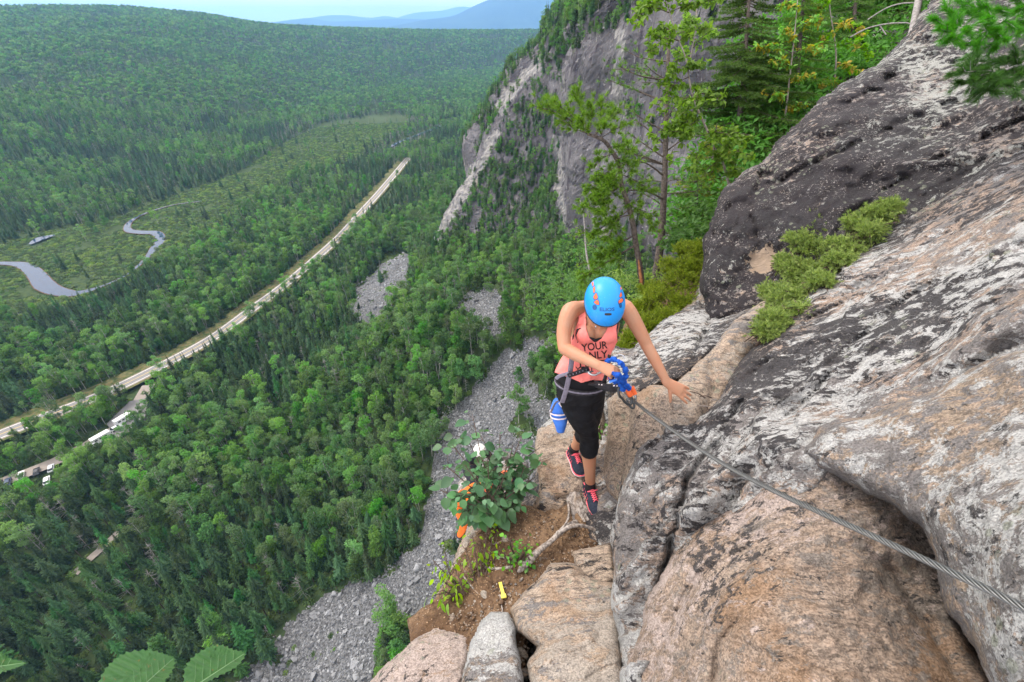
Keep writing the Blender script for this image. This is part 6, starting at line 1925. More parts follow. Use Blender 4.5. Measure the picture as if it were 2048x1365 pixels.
# joints
hipR = A3(1143, 782, 2.60); hipL = A3(1180, 782, 2.64)
kneR = A3(1177, 868, 2.82); kneL = A3(1174, 858, 3.02)
shR = A3(1140, 624, 2.40); shL = A3(1250, 617, 2.42)
elR = A3(1129, 697, 2.36); wrR = A3(1197, 731, 2.24)
elL = A3(1293, 690, 2.44); wrL = A3(1334, 765, 2.42)
Xh = np.array([.995, .06, -.02]); Fh = np.array([.03, -.76, -.65]); Ch = np.array([0, -.64, .77])
Xh /= np.linalg.norm(Xh); Fh -= Xh * (Fh @ Xh); Fh /= np.linalg.norm(Fh); Ch = np.cross(Xh, Fh); Ch = Ch if Ch[2] > 0 else -Ch
Hc = A3(1207, 606, 2.30)
def hp(x, y, z): return Hc + Xh * x + Fh * y + Ch * z
HR = np.stack([Xh, Fh, Ch], 1)

def torso_prims(mb, d=0.0, hem=0.0):
    rings = [((1160, 786, 2.63), .120, .095), ((1160, 768, 2.60), .130, .100), ((1163, 748, 2.57), .122, .092), ((1170, 722, 2.53), .104, .080), ((1180, 692, 2.50), .112, .088), ((1190, 662, 2.475), .125, .092), ((1195, 640, 2.46), .125, .075), ((1198, 626, 2.45), .075, .055)]
    c = [A3(*r[0]) for r in rings]
    chain(mb, c, [[r[1] + d + (hem if i in (1, 2) else hem * .4 if i == 3 else 0), r[2] + d + (hem * .8 if i in (1, 2) else 0)] for i, r in enumerate(rings)], 22, 5, flat=across)
    for x, y in ((1172, 668), (1213, 666)):
        mb.ell(A3(x, y, 2.405), (.050 + d, .048 + d, .050 + d), 16, 12)
    # shoulder yoke
    chain(mb, [A3(1146, 622, 2.43), A3(1172, 618, 2.47), A3(1226, 612, 2.47), A3(1246, 614, 2.43)], np.array([.036, .040, .040, .036]) + d * .7, 12, 4)
def leg_prims(mb, d=0.0, cuff=False):
    for (h, kn, an, s) in ((hipR, kneR, ank1, 1), (hipL, kneL, ank2, 1)):
        mid = (h + kn) / 2 + np.array([0, -.015, 0])
        if cuff:
            lo = kn + (an - kn) * .30
            chain(mb, [h, mid, kn, lo], [.083 + d, .076 + d, .055 + d, .053 + d], 16)
        else:
            cf = kn + (an - kn) * .33 + np.array([0, .018, 0])
            chain(mb, [h, mid, kn, cf, kn + (an - kn) * .72, an, an + np.array([0, .0, -.05])], [.080, .072, .050, .051, .036, .031, .034], 16)

def finger(mb, base, d, nrm, L, r, curl, n=3):
    """a finger bent at its joints, curling towards -nrm"""
    p = np.array(base, float); d = np.array(d, float); d /= np.linalg.norm(d); nrm = nrm - d * (nrm @ d); nrm /= np.linalg.norm(nrm)
    pts = [p]; seg = [.46, .30, .24]
    for i in range(3):
        a = curl[i]
        d, nrm = d * math.cos(a) - nrm * math.sin(a), nrm * math.cos(a) + d * math.sin(a)
        p = p + d * L * seg[i]; pts.append(p)
    chain(mb, pts, [r * 1.06, r, r * .92, r * .74], 8, 3)
    return pts
def hand(mb, wrist, fwd, nrm, side, curl, thumb_curl=(.2, .2, .2), s=1.0, spread=.08, thumb_dir=.75):
    """palm plus four unequal fingers and a thumb leaving its side"""
    fwd = fwd / np.linalg.norm(fwd); nrm = nrm - fwd * (nrm @ fwd); nrm /= np.linalg.norm(nrm)
    sd = np.cross(fwd, nrm) * side           # towards the thumb
    w = .036 * s
    kn = wrist + fwd * .085 * s
    chain(mb, [wrist - fwd * .02, wrist + fwd * .02, wrist + fwd * .055 * s, kn], [[.026 * s, .019 * s], [.030 * s, .018 * s], [w, .0155 * s], [w * .98, .012 * s]], 14, 4, flat=sd)
    Ls = [.068, .076, .070, .055]
    for i in range(4):
        o = (1.5 - i) * .0185 * s
        b = kn + sd * o - fwd * (.012 * s if i in (0, 2) else .008 * s if i == 1 else .020 * s)
        finger(mb, b, fwd + sd * (1.5 - i) * spread, nrm, Ls[i] * s, .0082 * s, [c * (1 + .08 * i) for c in curl])
    b = wrist + fwd * .022 * s + sd * .022 * s - nrm * .004
    finger(mb, b, fwd * .7 + sd * thumb_dir - nrm * .25, nrm, .072 * s, .0098 * s, thumb_curl)

# --- body: one surface
mb = MB()
torso_prims(mb)
leg_prims(mb)
chain(mb, [A3(1198, 636, 2.46), A3(1201, 622, 2.41), hp(0, -.03, -.04)], [.052, .047, .050], 14)
mb.ell(Hc + Ch * .005, (.073, .090, .100), 20, 14, HR)
mb.ell(hp(0, .045, -.062), (.045, .045, .045), 16, 10, HR)          # jaw
mb.ell(hp(0, .074, -.088), (.020, .017, .016), 12, 8, HR)            # chin
for s in (-1, 1): mb.ell(hp(s * .034, .060, -.030), (.024, .022, .026), 12, 8, HR)   # cheeks
chain(mb, [hp(0, .088, .008), hp(0, .100, -.018), hp(0, .106, -.034)], [.008, .010, .012], 8, 3)   # nose
for s in (-1, 1): mb.ell(hp(s * .011, .096, -.038), .0078, 8, 6)
chain(mb, [hp(-.02, .078, -.060), hp(0, .088, -.058), hp(.02, .078, -.060)], [.005, .0078, .005], 8, 4)
chain(mb, [hp(-.017, .078, -.068), hp(0, .086, -.068), hp(.017, .078, -.068)], [.005, .0085, .005], 8, 4)
for s in (-1, 1):
    mb.ell(hp(s * .075, -.005, -.015), (.009, .018, .030), 12, 8, HR)   # ears
# arms
chain(mb, [A3(1160, 618, 2.44), shR, A3(1128, 662, 2.385), elR], [.040, .047, .039, .034], 14)
chain(mb, [elR, elR + (wrR - elR) * .35 + np.array([0, 0, -.004]), wrR], [.035, .034, .022], 14)
chain(mb, [A3(1225, 612, 2.46), shL, A3(1275, 655, 2.43), elL], [.042, .046, .038, .031], 14)
chain(mb, [elL, elL + (wrL - elL) * .35, wrL], [.032, .031, .0205], 14)
toCam = lambda p_: -p_ / np.linalg.norm(p_)
# left hand lies open on the rock
fL = A3(1384, 796, 2.43) - wrL; nL = toCam(wrL) * .8 + np.array([0, 0, .55])
hand(mb, wrL + fL / np.linalg.norm(fL) * .006, fL, nL, 1, (.02, .12, .12), (.05, .15, .1), s=1.02, spread=.10, thumb_dir=.75)
# right hand closes round the lanyard
fR = A3(1236, 748, 2.20) - wrR; nR = toCam(wrR) * .9 + np.array([0.0, 0, .5])
hand(mb, wrR, fR, nR, -1, (.55, .75, .5), (.35, .5, .3), s=.90, spread=.04, thumb_dir=.55)
body = obj_from(remesh(mb, .0042, 5, .5), 'body', MATS['skin'], PERSON)

# --- leggings
mb = MB(); leg_prims(mb, .006, True)
chain(mb, [A3(1160, 790, 2.64), A3(1160, 768, 2.60), A3(1163, 748, 2.57), A3(1167, 735, 2.55)], [[.126, .102], [.136, .106], [.128, .098], [.118, .09]], 22, 5, flat=across)
lm_ = remesh(mb, .006, 4, .5); v_, f_ = mesh_np(lm_); n_ = nrm_np(lm_)
v_ = v_ + n_ * (fbm(np.stack([v_[:, 0] * 14, v_[:, 1] * 14, v_[:, 2] * 34], -1), 3, 17) * .0055)[:, None]
lm_.vertices.foreach_set('co', v_.ravel()); lm_.update()
obj_from(lm_, 'leggings', MATS['black_knit'], PERSON)

# --- bra and tank top
mb = MB(); torso_prims(mb, .004); tm = remesh(mb, .005, 5)
BRA = [(1149, 606), (1153, 603), (1160, 622), (1162, 648), (1172, 672), (1192, 678), (1215, 672), (1228, 640), (1238, 612), (1244, 615), (1234, 660), (1234, 700), (1145, 700), (1146, 672), (1157, 650), (1156, 625)]
cut(tm, 'bra', MATS['web_black'], PERSON, ppoly(BRA), .001, .002)
mb = MB(); torso_prims(mb, .009, .020); tm = remesh(mb, .0050, 6)
v_, f_ = mesh_np(tm); n_ = nrm_np(tm)
fold = fbm(v_ @ FROT.T * 0 + np.stack([v_[:, 0] * 26, v_[:, 1] * 26, v_[:, 2] * 9], -1), 3, 7) * .009 + fbm(v_ * 12, 2, 8) * .005
v_ = v_ + n_ * fold[:, None]; tm.vertices.foreach_set('co', v_.ravel()); tm.update()
TANK = [(1158, 590), (1171, 590), (1171, 629), (1173, 660), (1179, 677), (1190, 686), (1203, 678), (1212, 664), (1219, 642), (1222, 600), (1237, 596), (1235, 640), (1232, 660), (1236, 700), (1234, 740), (1230, 756), (1205, 762), (1185, 760), (1163, 766), (1130, 752), (1100, 742), (1100, 690), (1138, 684), (1147, 670), (1157, 642), (1157, 600)]
tank = cut(tm, 'tank_top', MATS['coral'], PERSON, ppoly(TANK), .0, .0025)

# --- lettering on the tank top
bv = bvh_of([tank])
def print_line(s, cx, cy, h, wx, ang, name='print', skew=0):
    v, f = text2d(s)
    ca, sa = math.cos(ang), math.sin(ang)
    w = (v[:, 0].max() - v[:, 0].min())
    x = v[:, 0] / w * wx; y = -v[:, 1] / .72 * h
    V2 = np.stack([cx + x * ca - y * sa, cy + x * sa + y * ca], -1)
    return drape(name, V2, f, bv, .0035, MATS['black_print'], tank)
pr = [print_line('YOUR', 1189, 694, 15, 52, -.13), print_line('ONLY', 1188, 712, 15, 54, -.10), print_line('LIMIT', 1184, 729, 13, 50, -.06), print_line('IS YOU', 1160, 741, 12, 48, .05)]

# --- helmet
HO = hp(0, .004, .022)
def hel(th, ph, grow=0.0):
    """surface of the shell: th from the crown, ph round it from the front"""
    th = np.asarray(th, float); ph = np.asarray(ph, float)
    rx, ry, rz = .098 + grow, .126 + grow, .104 + grow
    x = np.sign(np.sin(ph)) * np.abs(np.sin(ph)) ** .92 * np.sin(th); y = np.cos(ph) * np.sin(th); z = np.cos(th)
    return HO + (x * rx)[..., None] * Xh + (y * ry)[..., None] * Fh + (z * rz)[..., None] * Ch
nt_, np_ = 30, 64
ph = np.linspace(0, 2 * math.pi, np_ + 1)[:-1]
lim = np.radians(98) + np.radians(8) * np.cos(ph + math.pi) + np.radians(6) * np.abs(np.sin(ph)) 
th = np.linspace(0.001, 1, nt_)[:, None] * lim[None]
vo = hel(th, np.repeat(ph[None], nt_, 0)); vi = hel(th, np.repeat(ph[None], nt_, 0), -.006)
m = MB()
i = np.arange(nt_ - 1)[:, None] * np_; j = np.arange(np_)[None]
q = np.stack([i + j, i + (j + 1) % np_, i + np_ + (j + 1) % np_, i + np_ + j], -1).reshape(-1, 4)
m.add(vo, q[:, ::-1]); m.add(vi, q)
e = (nt_ - 1) * np_
m.add(np.concatenate([vo[-1], vi[-1]]), [[a, (a + 1) % np_, np_ + (a + 1) % np_, np_ + a] for a in range(np_)])
HEL = m.build('helmet', MATS['helmet'], smooth=True); adopt(HEL, PERSON)
# rim trim
rim = np.concatenate([vo[-1], vo[-1][:2]])
o = MB().tube(rim, .0035, 8, cap=False).build('rim', MATS['rubber'], smooth=True); o.parent = HEL; 
o.matrix_parent_inverse = Matrix.Identity(4)
hb = bvh_of([HEL])
def patch(name, poly, mat, off, step=2.0):
    """raised inlay with its own edge"""
    poly = np.array(poly, float)
    x0, y0 = poly.min(0); x1, y1 = poly.max(0)
    c = poly.mean(0); n = len(poly); rr_ = 4
    V2 = np.concatenate([c + (poly - c) * (r / rr_) for r in range(rr_ + 1)])
    F = [(r * n + i, r * n + (i + 1) % n, (r + 1) * n + (i + 1) % n, (r + 1) * n + i) for r in range(rr_) for i in range(n)]
    o = drape(name, V2, F, hb, off, mat, None)
    o.parent = HEL
    return o
def rpoly(pts, n=3): return catmull([np.array(p, float) for p in pts + pts[:1]], n)[:-1]
for pts in [[(1183, 566), (1186, 560), (1187, 569), (1185, 573)], [(1186, 578), (1189, 573), (1190, 582), (1187, 586)], [(1187, 594), (1192, 587), (1195, 596), (1189, 599)], [(1188, 605), (1195, 600), (1198, 609), (1193, 609)],
            [(1239, 592), (1242, 585), (1244, 592), (1240, 595)], [(1237, 603), (1243, 597), (1246, 602), (1239, 608)], [(1241, 575), (1243, 570), (1244, 577), (1242, 580)]]:
    patch('vent_rim', rpoly([(c[0] + (c[0] - np.mean([p_[0] for p_ in pts])) * .35, c[1] + (c[1] - np.mean([p_[1] for p_ in pts])) * .35) for c in pts]), MATS['helmet_dark'], .0008)
    patch('vent', rpoly(pts), MATS['orange'], .0016)
a = np.linspace(0, 2 * math.pi, 14)[:-1]
patch('clip', np.stack([1189 + 4.5 * np.cos(a), 615 + 5.5 * np.sin(a)], -1), MATS['helmet_dark'], .002)
patch('clip', np.stack([1241 + 3.0 * np.cos(a), 611 + 5.5 * np.sin(a)], -1), MATS['helmet_dark'], .002)
v, f = text2d('ELIOS', .02)
w_ = v[:, 0].max() - v[:, 0].min()
x = v[:, 0] / w_ * 30; y = -v[:, 1] / .72 * 7
o = drape('print', np.stack([1214 + x, 620 + y - .004 * x * x], -1), f, hb, .0012, MATS['helmet_dark'], None); o.parent = HEL
patch('badge', rpoly([(1210, 627), (1222, 627), (1222, 631), (1210, 631)]), MATS['rubber'], .0014)
for o in list(HEL.children):
    o.matrix_parent_inverse = Matrix.Translation(-PERSON.location) if False else Matrix.Identity(4)
# chin straps
for s in (-1, 1):
    C = catmull([hp(s * .084, .03, -.020), hp(s * .066, .052, -.058), hp(s * .03, .05, -.098)], 6)
    adopt(MB().tube(C, [[.007, .0015]] * len(C), 6, flat=Fh).build('chin_strap', MATS['rubber']), PERSON)
# eyes, brows, lips, hair
for s in (-1, 1):
    adopt(MB().ell(hp(s * .030, .078, .004), .0115, 12, 8).build('eye', MATS['white_foam'], smooth=True), PERSON)
    adopt(MB().tube(catmull([hp(s * .014, .088, .020), hp(s * .032, .086, .026), hp(s * .050, .070, .020)], 4), .003, 6).build('eyebrow', MATS['hair'], smooth=True), PERSON)
MATS['lips'] = plain('lips', (0.50, 0.16, 0.13), .4)
adopt(MB().tube(catmull([hp(-.020, .084, -.061), hp(-.006, .095, -.058), hp(.006, .095, -.058), hp(.020, .084, -.061)], 4), .0034, 6).tube(catmull([hp(-.018, .083, -.067), hp(0, .094, -.069), hp(.018, .083, -.067)], 5), .0042, 6).build('lips', MATS['lips'], smooth=True), PERSON)
m = MB(); m.ell(hp(0, -.030, -.020), (.078, .075, .085), 20, 14, HR); m.ell(hp(0, -.085, -.05), (.03, .03, .05), 12, 8, HR)
adopt(m.build('hair', MATS['hair'], smooth=True), PERSON)
# pendant
C = catmull([A3(1183, 628, 2.36), A3(1188, 640, 2.355), A3(1191, 650, 2.352)], 4)
m = MB(); m.tube(C, .0008, 4); m.tube(catmull([A3(1202, 632, 2.36), A3(1197, 642, 2.355), A3(1192, 650, 2.352)], 4), .0008, 4); m.ell(A3(1191.5, 655, 2.345), (.0045, .003, .010), 10, 8)
adopt(m.build('necklace', MATS['alloy'], smooth=True), PERSON)

# --- shoes
def shoe(toe, heel, up, label_idx):
    ax = toe - heel; L = np.linalg.norm(ax); ax /= L; upv = np.array([0, 0, 1.0]); upv -= ax * (upv @ ax); upv /= np.linalg.norm(upv); sd = np.cross(ax, upv)
    def sp(u, s, h): return heel + ax * u * L + sd * s + upv * h
    us = np.array([0, .06, .18, .32, .48, .64, .78, .90, .97, 1.0])
    hw_ = np.array([.022, .034, .039, .038, .041, .048, .050, .043, .027, .010])
    ht = np.array([.060, .078, .085, .088, .082, .070, .056, .044, .034, .024])
    m = MB(); V_ = []
    n = 18
    for u, w_, h_ in zip(us, hw_, ht):
        for j in range(n):
            a = math.pi * j / (n - 1)
            V_.append(sp(u, math.cos(a) * w_ * (1 - .28 * math.sin(a) ** 2 * (1 if u < .6 else .3)), .018 + math.sin(a) ** .7 * (h_ - .018)))
    m.add(V_, grid_faces(len(us), n)); m.add(V_[:n], [[j, j + 1, n - 2 - j, n - 1 - j] for j in range(n // 2 - 1)])
    up_ = m.build('shoe', MATS['navy'], smooth=True); adopt(up_, PERSON)
    # sole: white foam with a pink line
    def slab(z0, z1, grow, mat, nm):
        c = []
        ua = np.concatenate([us, us[::-1]]); wa = np.concatenate([hw_ + grow, -(hw_ + grow)[::-1]])
        uu = np.concatenate([us * (1 + .03) - .015] * 1); uu = np.concatenate([uu, uu[::-1]])
        N = len(ua)
        V_ = [sp(uu[i], wa[i], z0) for i in range(N)] + [sp(uu[i], wa[i], z1) for i in range(N)]
        F = [[i, (i + 1) % N, N + (i + 1) % N, N + i] for i in range(N)]
        F += [[i, i + 1, N - 2 - i, N - 1 - i] for i in range(len(us) - 1)] + [[N + N - 1 - i, N + N - 2 - i, N + i + 1, N + i] for i in range(len(us) - 1)]
        o = MB().add(V_, F).build(nm, mat); o.parent = up_; return o
    slab(0, .008, .002, MATS['rubber'], 'outsole'); slab(.008, .020, .005, MATS['white_foam'], 'midsole'); slab(.020, .025, .004, MATS['pink'], 'pink_line')
    # laces
    m = MB()
    for i in range(6):
        u0 = .36 + i * .052; h0 = np.interp(u0, us, ht) + .003; h1 = np.interp(u0 + .062, us, ht) + .003
        for s in (-1, 1):
            m.tube(catmull([sp(u0, s * .016, h0 - .005), sp(u0 + .03, 0, (h0 + h1) / 2 + .005), sp(u0 + .052, -s * .016, h1 - .005)], 4), .0026, 6)
    for s in (-1, 1):
        m.tube(catmull([sp(.42, 0, .09), sp(.45, s * .022, .100), sp(.40, s * .034, .088), sp(.41, s * .006, .09)], 5), .003, 6)
    o = m.build('laces', MATS['pink'], smooth=True); o.parent = up_
    # side stripes
    m = MB()
    for s in (-1, 1):
        for i in range(4):
            u0 = .16 + i * .10
            w0 = np.interp(u0, us, hw_); w1 = np.interp(u0 + .10, us, hw_)
            m.tube([sp(u0, s * (w0 + .0015), .026), sp(u0 + .05, s * (w0 * .97), .046), sp(u0 + .02, s * (w1 * .86), .058)], .0014, 5)
        m.tube(catmull([sp(.02, s * .022, .062), sp(.10, s * .030, .078), sp(.22, s * .028, .088)], 4), .003, 6)
    o = m.build('stripes', MATS['pink'], smooth=True); o.parent = up_
    for o in up_.children: o.matrix_parent_inverse = Matrix.Identity(4)
    return up_
shoe(toe1, heel1, 0, 1); shoe(toe2, heel2, 0, 2)
for an, kn in ((ank1, kneR), (ank2, kneL)):
    d = (kn - an) / np.linalg.norm(kn - an)
    adopt(MB().tube([an - np.array([0, 0, .03]), an, an + d * .035], [.036, .0355, .0345], 16).build('sock', MATS['web_black'], smooth=True), PERSON)

# --- harness
HAR = empty('harness', A3(1160, 760, 2.58), 'black and grey climbing harness round the climber\'s hips', 'harness')
def band(c, axis, ref, ra, rb, w, th_, name, mat, n=40, a0=0, a1=2 * math.pi, root=None):
    axis = axis / np.linalg.norm(axis); ref = ref - axis * (ref @ axis); ref /= np.linalg.norm(ref); bb = np.cross(axis, ref)
    a = np.linspace(a0, a1, n)
    V_ = []
    for x in a:
        o_ = ref * math.cos(x) * ra + bb * math.sin(x) * rb; on = o_ / np.linalg.norm(o_)
        for (s, t_) in ((-w, 0), (w, 0), (w, th_), (-w, th_)): V_.append(c + o_ + axis * s + on * t_)
    F = [[i * 4 + j, i * 4 + (j + 1) % 4, (i + 1) * 4 + (j + 1) % 4, (i + 1) * 4 + j] for i in range(n - 1) for j in range(4)]
    o = MB().add(V_, F).build(name, mat); adopt(o, root or HAR); return o
spine = A3(1170, 722, 2.53) - A3(1160, 786, 2.63)
band(A3(1161, 765, 2.59), spine, across, .137, .107, .016, .007, 'waist_belt', MATS['web_black'])
band(A3(1161, 764, 2.59), spine, across, .143, .113, .005, .003, 'belt_trim', MATS['web_grey'])
for h, kn in ((hipR, kneR), (hipL, kneL)):
    ax = kn - h
    c = h + ax * .30
    band(c, ax + across * .0, across, .084, .082, .016, .006, 'leg_loop', MATS['web_black'])
def strap(pts, w, name, mat, root, face=None, th_=.002):
    C = catmull([np.asarray(p_) for p_ in pts], 6)
    return adopt(MB().tube(C, [[w, th_]] * len(C), 8, flat=face if face is not None else across).build(name, mat, smooth=True), root)
strap([A3(1144, 716, 2.37), A3(1139, 750, 2.42), A3(1131, 785, 2.48), A3(1124, 806, 2.53)], .014, 'riser_strap', MATS['web_grey'], HAR)
strap([A3(1112, 758, 2.46), A3(1120, 752, 2.43), A3(1138, 747, 2.40)], .010, 'hip_strap', MATS['web_grey'], HAR, face=np.array([0, 0, 1.0]))
strap([A3(1136, 752, 2.40), A3(1155, 746, 2.36), A3(1178, 737, 2.34)], .013, 'buckle_strap', MATS['web_black'], HAR, face=np.array([0, 0, 1.0]))
for i in range(6):
    x = 1140 + i * 6.5; c = A3(x, 751 - i * 2.2, 2.372 - i * .004)
    adopt(MB().box(c, (.0016, .004, .012), frame(np.array([1, 0, .3]), toCam(c))).build('stitch', MATS['web_grey']), HAR)
adopt(MB().box(A3(1178, 744, 2.33), (.020, .004, .016), frame(across, -toCam(A3(1178, 744, 2.33)))).build('buckle', MATS['dark_alloy']), HAR)
adopt(MB().tube(catmull([A3(1180, 768, 2.45), A3(1205, 766, 2.40), A3(1216, 735, 2.38), A3(1219, 712, 2.40)], 6), [[.018, .008]] * 19, 10, flat=across).build('belay_loop', MATS['web_black'], smooth=True), HAR)

def carabiner(name, c, ax, nr, L, W, r, label, mat, sleeve=None):
    """D shaped ring with a gate"""
    ax = np.asarray(ax, float) / np.linalg.norm(ax); nr = np.asarray(nr, float); nr -= ax * (nr @ ax); nr /= np.linalg.norm(nr); sd = np.cross(ax, nr)
    root = empty(name, c, label, 'carabiner')
    a = np.linspace(-.5 * math.pi * .96, .5 * math.pi * 1.96 * .98, 34)
    pts = []
    for x in a:
        u = math.sin(x) * L / 2; v = math.cos(x) * (W / 2) * (1.0 if math.sin(x) < 0 else .8)
        u = np.sign(u) * abs(u / (L / 2)) ** .8 * L / 2
        pts.append(c + ax * u + sd * v)
    adopt(MB().tube(pts, r, 10).build('ring', mat, smooth=True), root)
    p0, p1 = c - ax * L * .34 - sd * W * .40, c + ax * L * .34 - sd * W * .36
    adopt(MB().tube([p0, p1], r * .85, 10).build('gate', mat, smooth=True), root)
    if sleeve: adopt(MB().tube([p0 + (p1 - p0) * .2, p0 + (p1 - p0) * .75], r * 1.9, 12).build('sleeve', sleeve, smooth=True), root)
    return root
carabiner('carabiner', A3(1193, 739, 2.31), A3(1205, 736, 2.3) - A3(1182, 742, 2.3), toCam(A3(1193, 739, 2.31)), .085, .052, .0058, 'large grey carabiner on the harness under the gripping hand', MATS['alloy'])
LAN = empty('lanyard', A3(1232, 745, 2.22), 'ruffled blue elastic lanyard bunched in the climber\'s hand', 'lanyard')
def ruffle(pts, r, name, mat, root, amp=.28, fq=150):
    C = catmull([np.asarray(p_) for p_ in pts], 16)
    s = np.concatenate([[0], np.cumsum(np.linalg.norm(np.diff(C, axis=0), axis=1))])
    rr_ = r * (1 + amp * np.sin(s * fq) + .12 * np.sin(s * fq * 2.7 + 1))
    m = MB(); m.tube(C, np.stack([rr_, rr_ * .8], -1), 12)
    v = m.v[0]; v += fbm(v * 120, 2, 5)[:, None] * .0035
    return adopt(m.build(name, mat, smooth=True), root)
ruffle([A3(1213, 724, 2.26), A3(1225, 719, 2.22), A3(1238, 724, 2.20), A3(1249, 736, 2.20), A3(1252, 750, 2.22), A3(1247, 762, 2.25), A3(1252, 770, 2.28), A3(1258, 778, 2.32)], .0115, 'elastic_tube', MATS['blue_web'], LAN)
ruffle([A3(1216, 743, 2.24), A3(1232, 750, 2.19), A3(1244, 757, 2.22), A3(1236, 766, 2.26)], .014, 'elastic_tube', MATS['blue_web'], LAN, .22, 110)
ruffle([A3(1220, 752, 2.24), A3(1228, 762, 2.25), A3(1240, 768, 2.28), A3(1247, 782, 2.32)], .011, 'elastic_tube', MATS['blue_web'], LAN)
c = A3(1226, 762, 2.235)
adopt(MB().box(c, (.019, .005, .022), frame(across * 1.0 + np.array([0, 0, .3]), -toCam(c)) @ np.eye(3)).build('tag', MATS['blue_cloth']), LAN)
ABS = empty('energy_absorber', A3(1215, 775, 2.36), 'flat dark webbing energy absorber leading from harness to the carabiners', 'absorber')
strap([A3(1190, 768, 2.44), A3(1210, 775, 2.36), A3(1238, 777, 2.33)], .021, 'webbing', MATS['web_black'], ABS, face=np.array([0, 0, 1.0]), th_=.006)
for i in range(7):
    x = 1198 + i * 6
    c = A3(x, 769.5 + i * .5, 2.375 - i * .009)
    adopt(MB().box(c, (.0045 if i % 2 else .002, .003, .0014), frame(across, -toCam(c))).build('stitch', MATS['white_foam']), ABS)
nrmc = toCam(A3(1255, 792, 2.35))
carabiner('carabiner', A3(1251, 791, 2.345), A3(1262, 808, 2.36) - A3(1242, 775, 2.33), nrmc + across * .3, .115, .058, .0068, 'front carabiner of the pair clipped to the cable', MATS['dark_alloy'], MATS['orange'])
carabiner('carabiner', A3(1259, 786, 2.39), A3(1268, 803, 2.40) - A3(1252, 769, 2.38), nrmc + across * .1, .115, .058, .0068, 'rear carabiner of the pair clipped to the cable', MATS['alloy'], MATS['orange'])
carabiner('carabiner', A3(1262, 806, 2.40), A3(1267, 816, 2.40) - A3(1258, 796, 2.40), nrmc + across * .4, .06, .034, .006, 'small dark shackle gripping the cable below the carabiners', MATS['dark_alloy'])
a = np.linspace(0, 5.2, 22)
C = np.array([A3(1240 + 9 * math.cos(x), 718 - 9 * math.sin(x) * .9, 2.28 + .004 * x) for x in a])
tag(MB().tube(C, .0035, 8).build('hook', MATS['alloy'], smooth=True), 'small silver pigtail ring above the blue lanyard', 'hook')
# blue pouch behind the hip
PCH = empty('pouch', A3(1122, 835, 2.75), 'blue pouch with pale grey straps hanging behind the climber\'s thigh', 'pouch')
C = catmull([A3(1118, 800, 2.74), A3(1118, 820, 2.76), A3(1121, 845, 2.78), A3(1121, 866, 2.80)], 6)
m = MB(); m.tube(C, np.stack([np.interp(np.linspace(0, 1, len(C)), [0, .3, .6, .95, 1], [.030, .052, .045, .022, .006])] * 2, -1) * (1 + .05 * fbm(C * 30, 2, 4))[:, None], 16)
adopt(m.build('bag', MATS['blue_cloth'], smooth=True), PCH)
C = catmull([A3(1110, 815, 2.76), A3(1130, 822, 2.76), A3(1150, 828, 2.80)], 5)
adopt(MB().tube(C, [.030, .032, .034, .036, .038, .038, .036, .034, .030, .026, .022], 12).build('bag_top', MATS['blue_cloth'], smooth=True), PCH)
for (y, k, r_) in ((823, 2.76, .056), (831, 2.77, .054)):
    band(A3(1119, y, k), A3(1121, 866, 2.80) - A3(1118, 800, 2.74), across, r_, r_, .004, .003, 'strap', MATS['white_foam'], root=PCH)
strap([A3(1101, 826, 2.72), A3(1112, 805, 2.68), A3(1126, 800, 2.62)], .007, 'strap', MATS['web_grey'], PCH)
strap([A3(1140, 838, 2.72), A3(1130, 822, 2.68), A3(1118, 806, 2.66)], .006, 'strap', MATS['white_foam'], PCH)
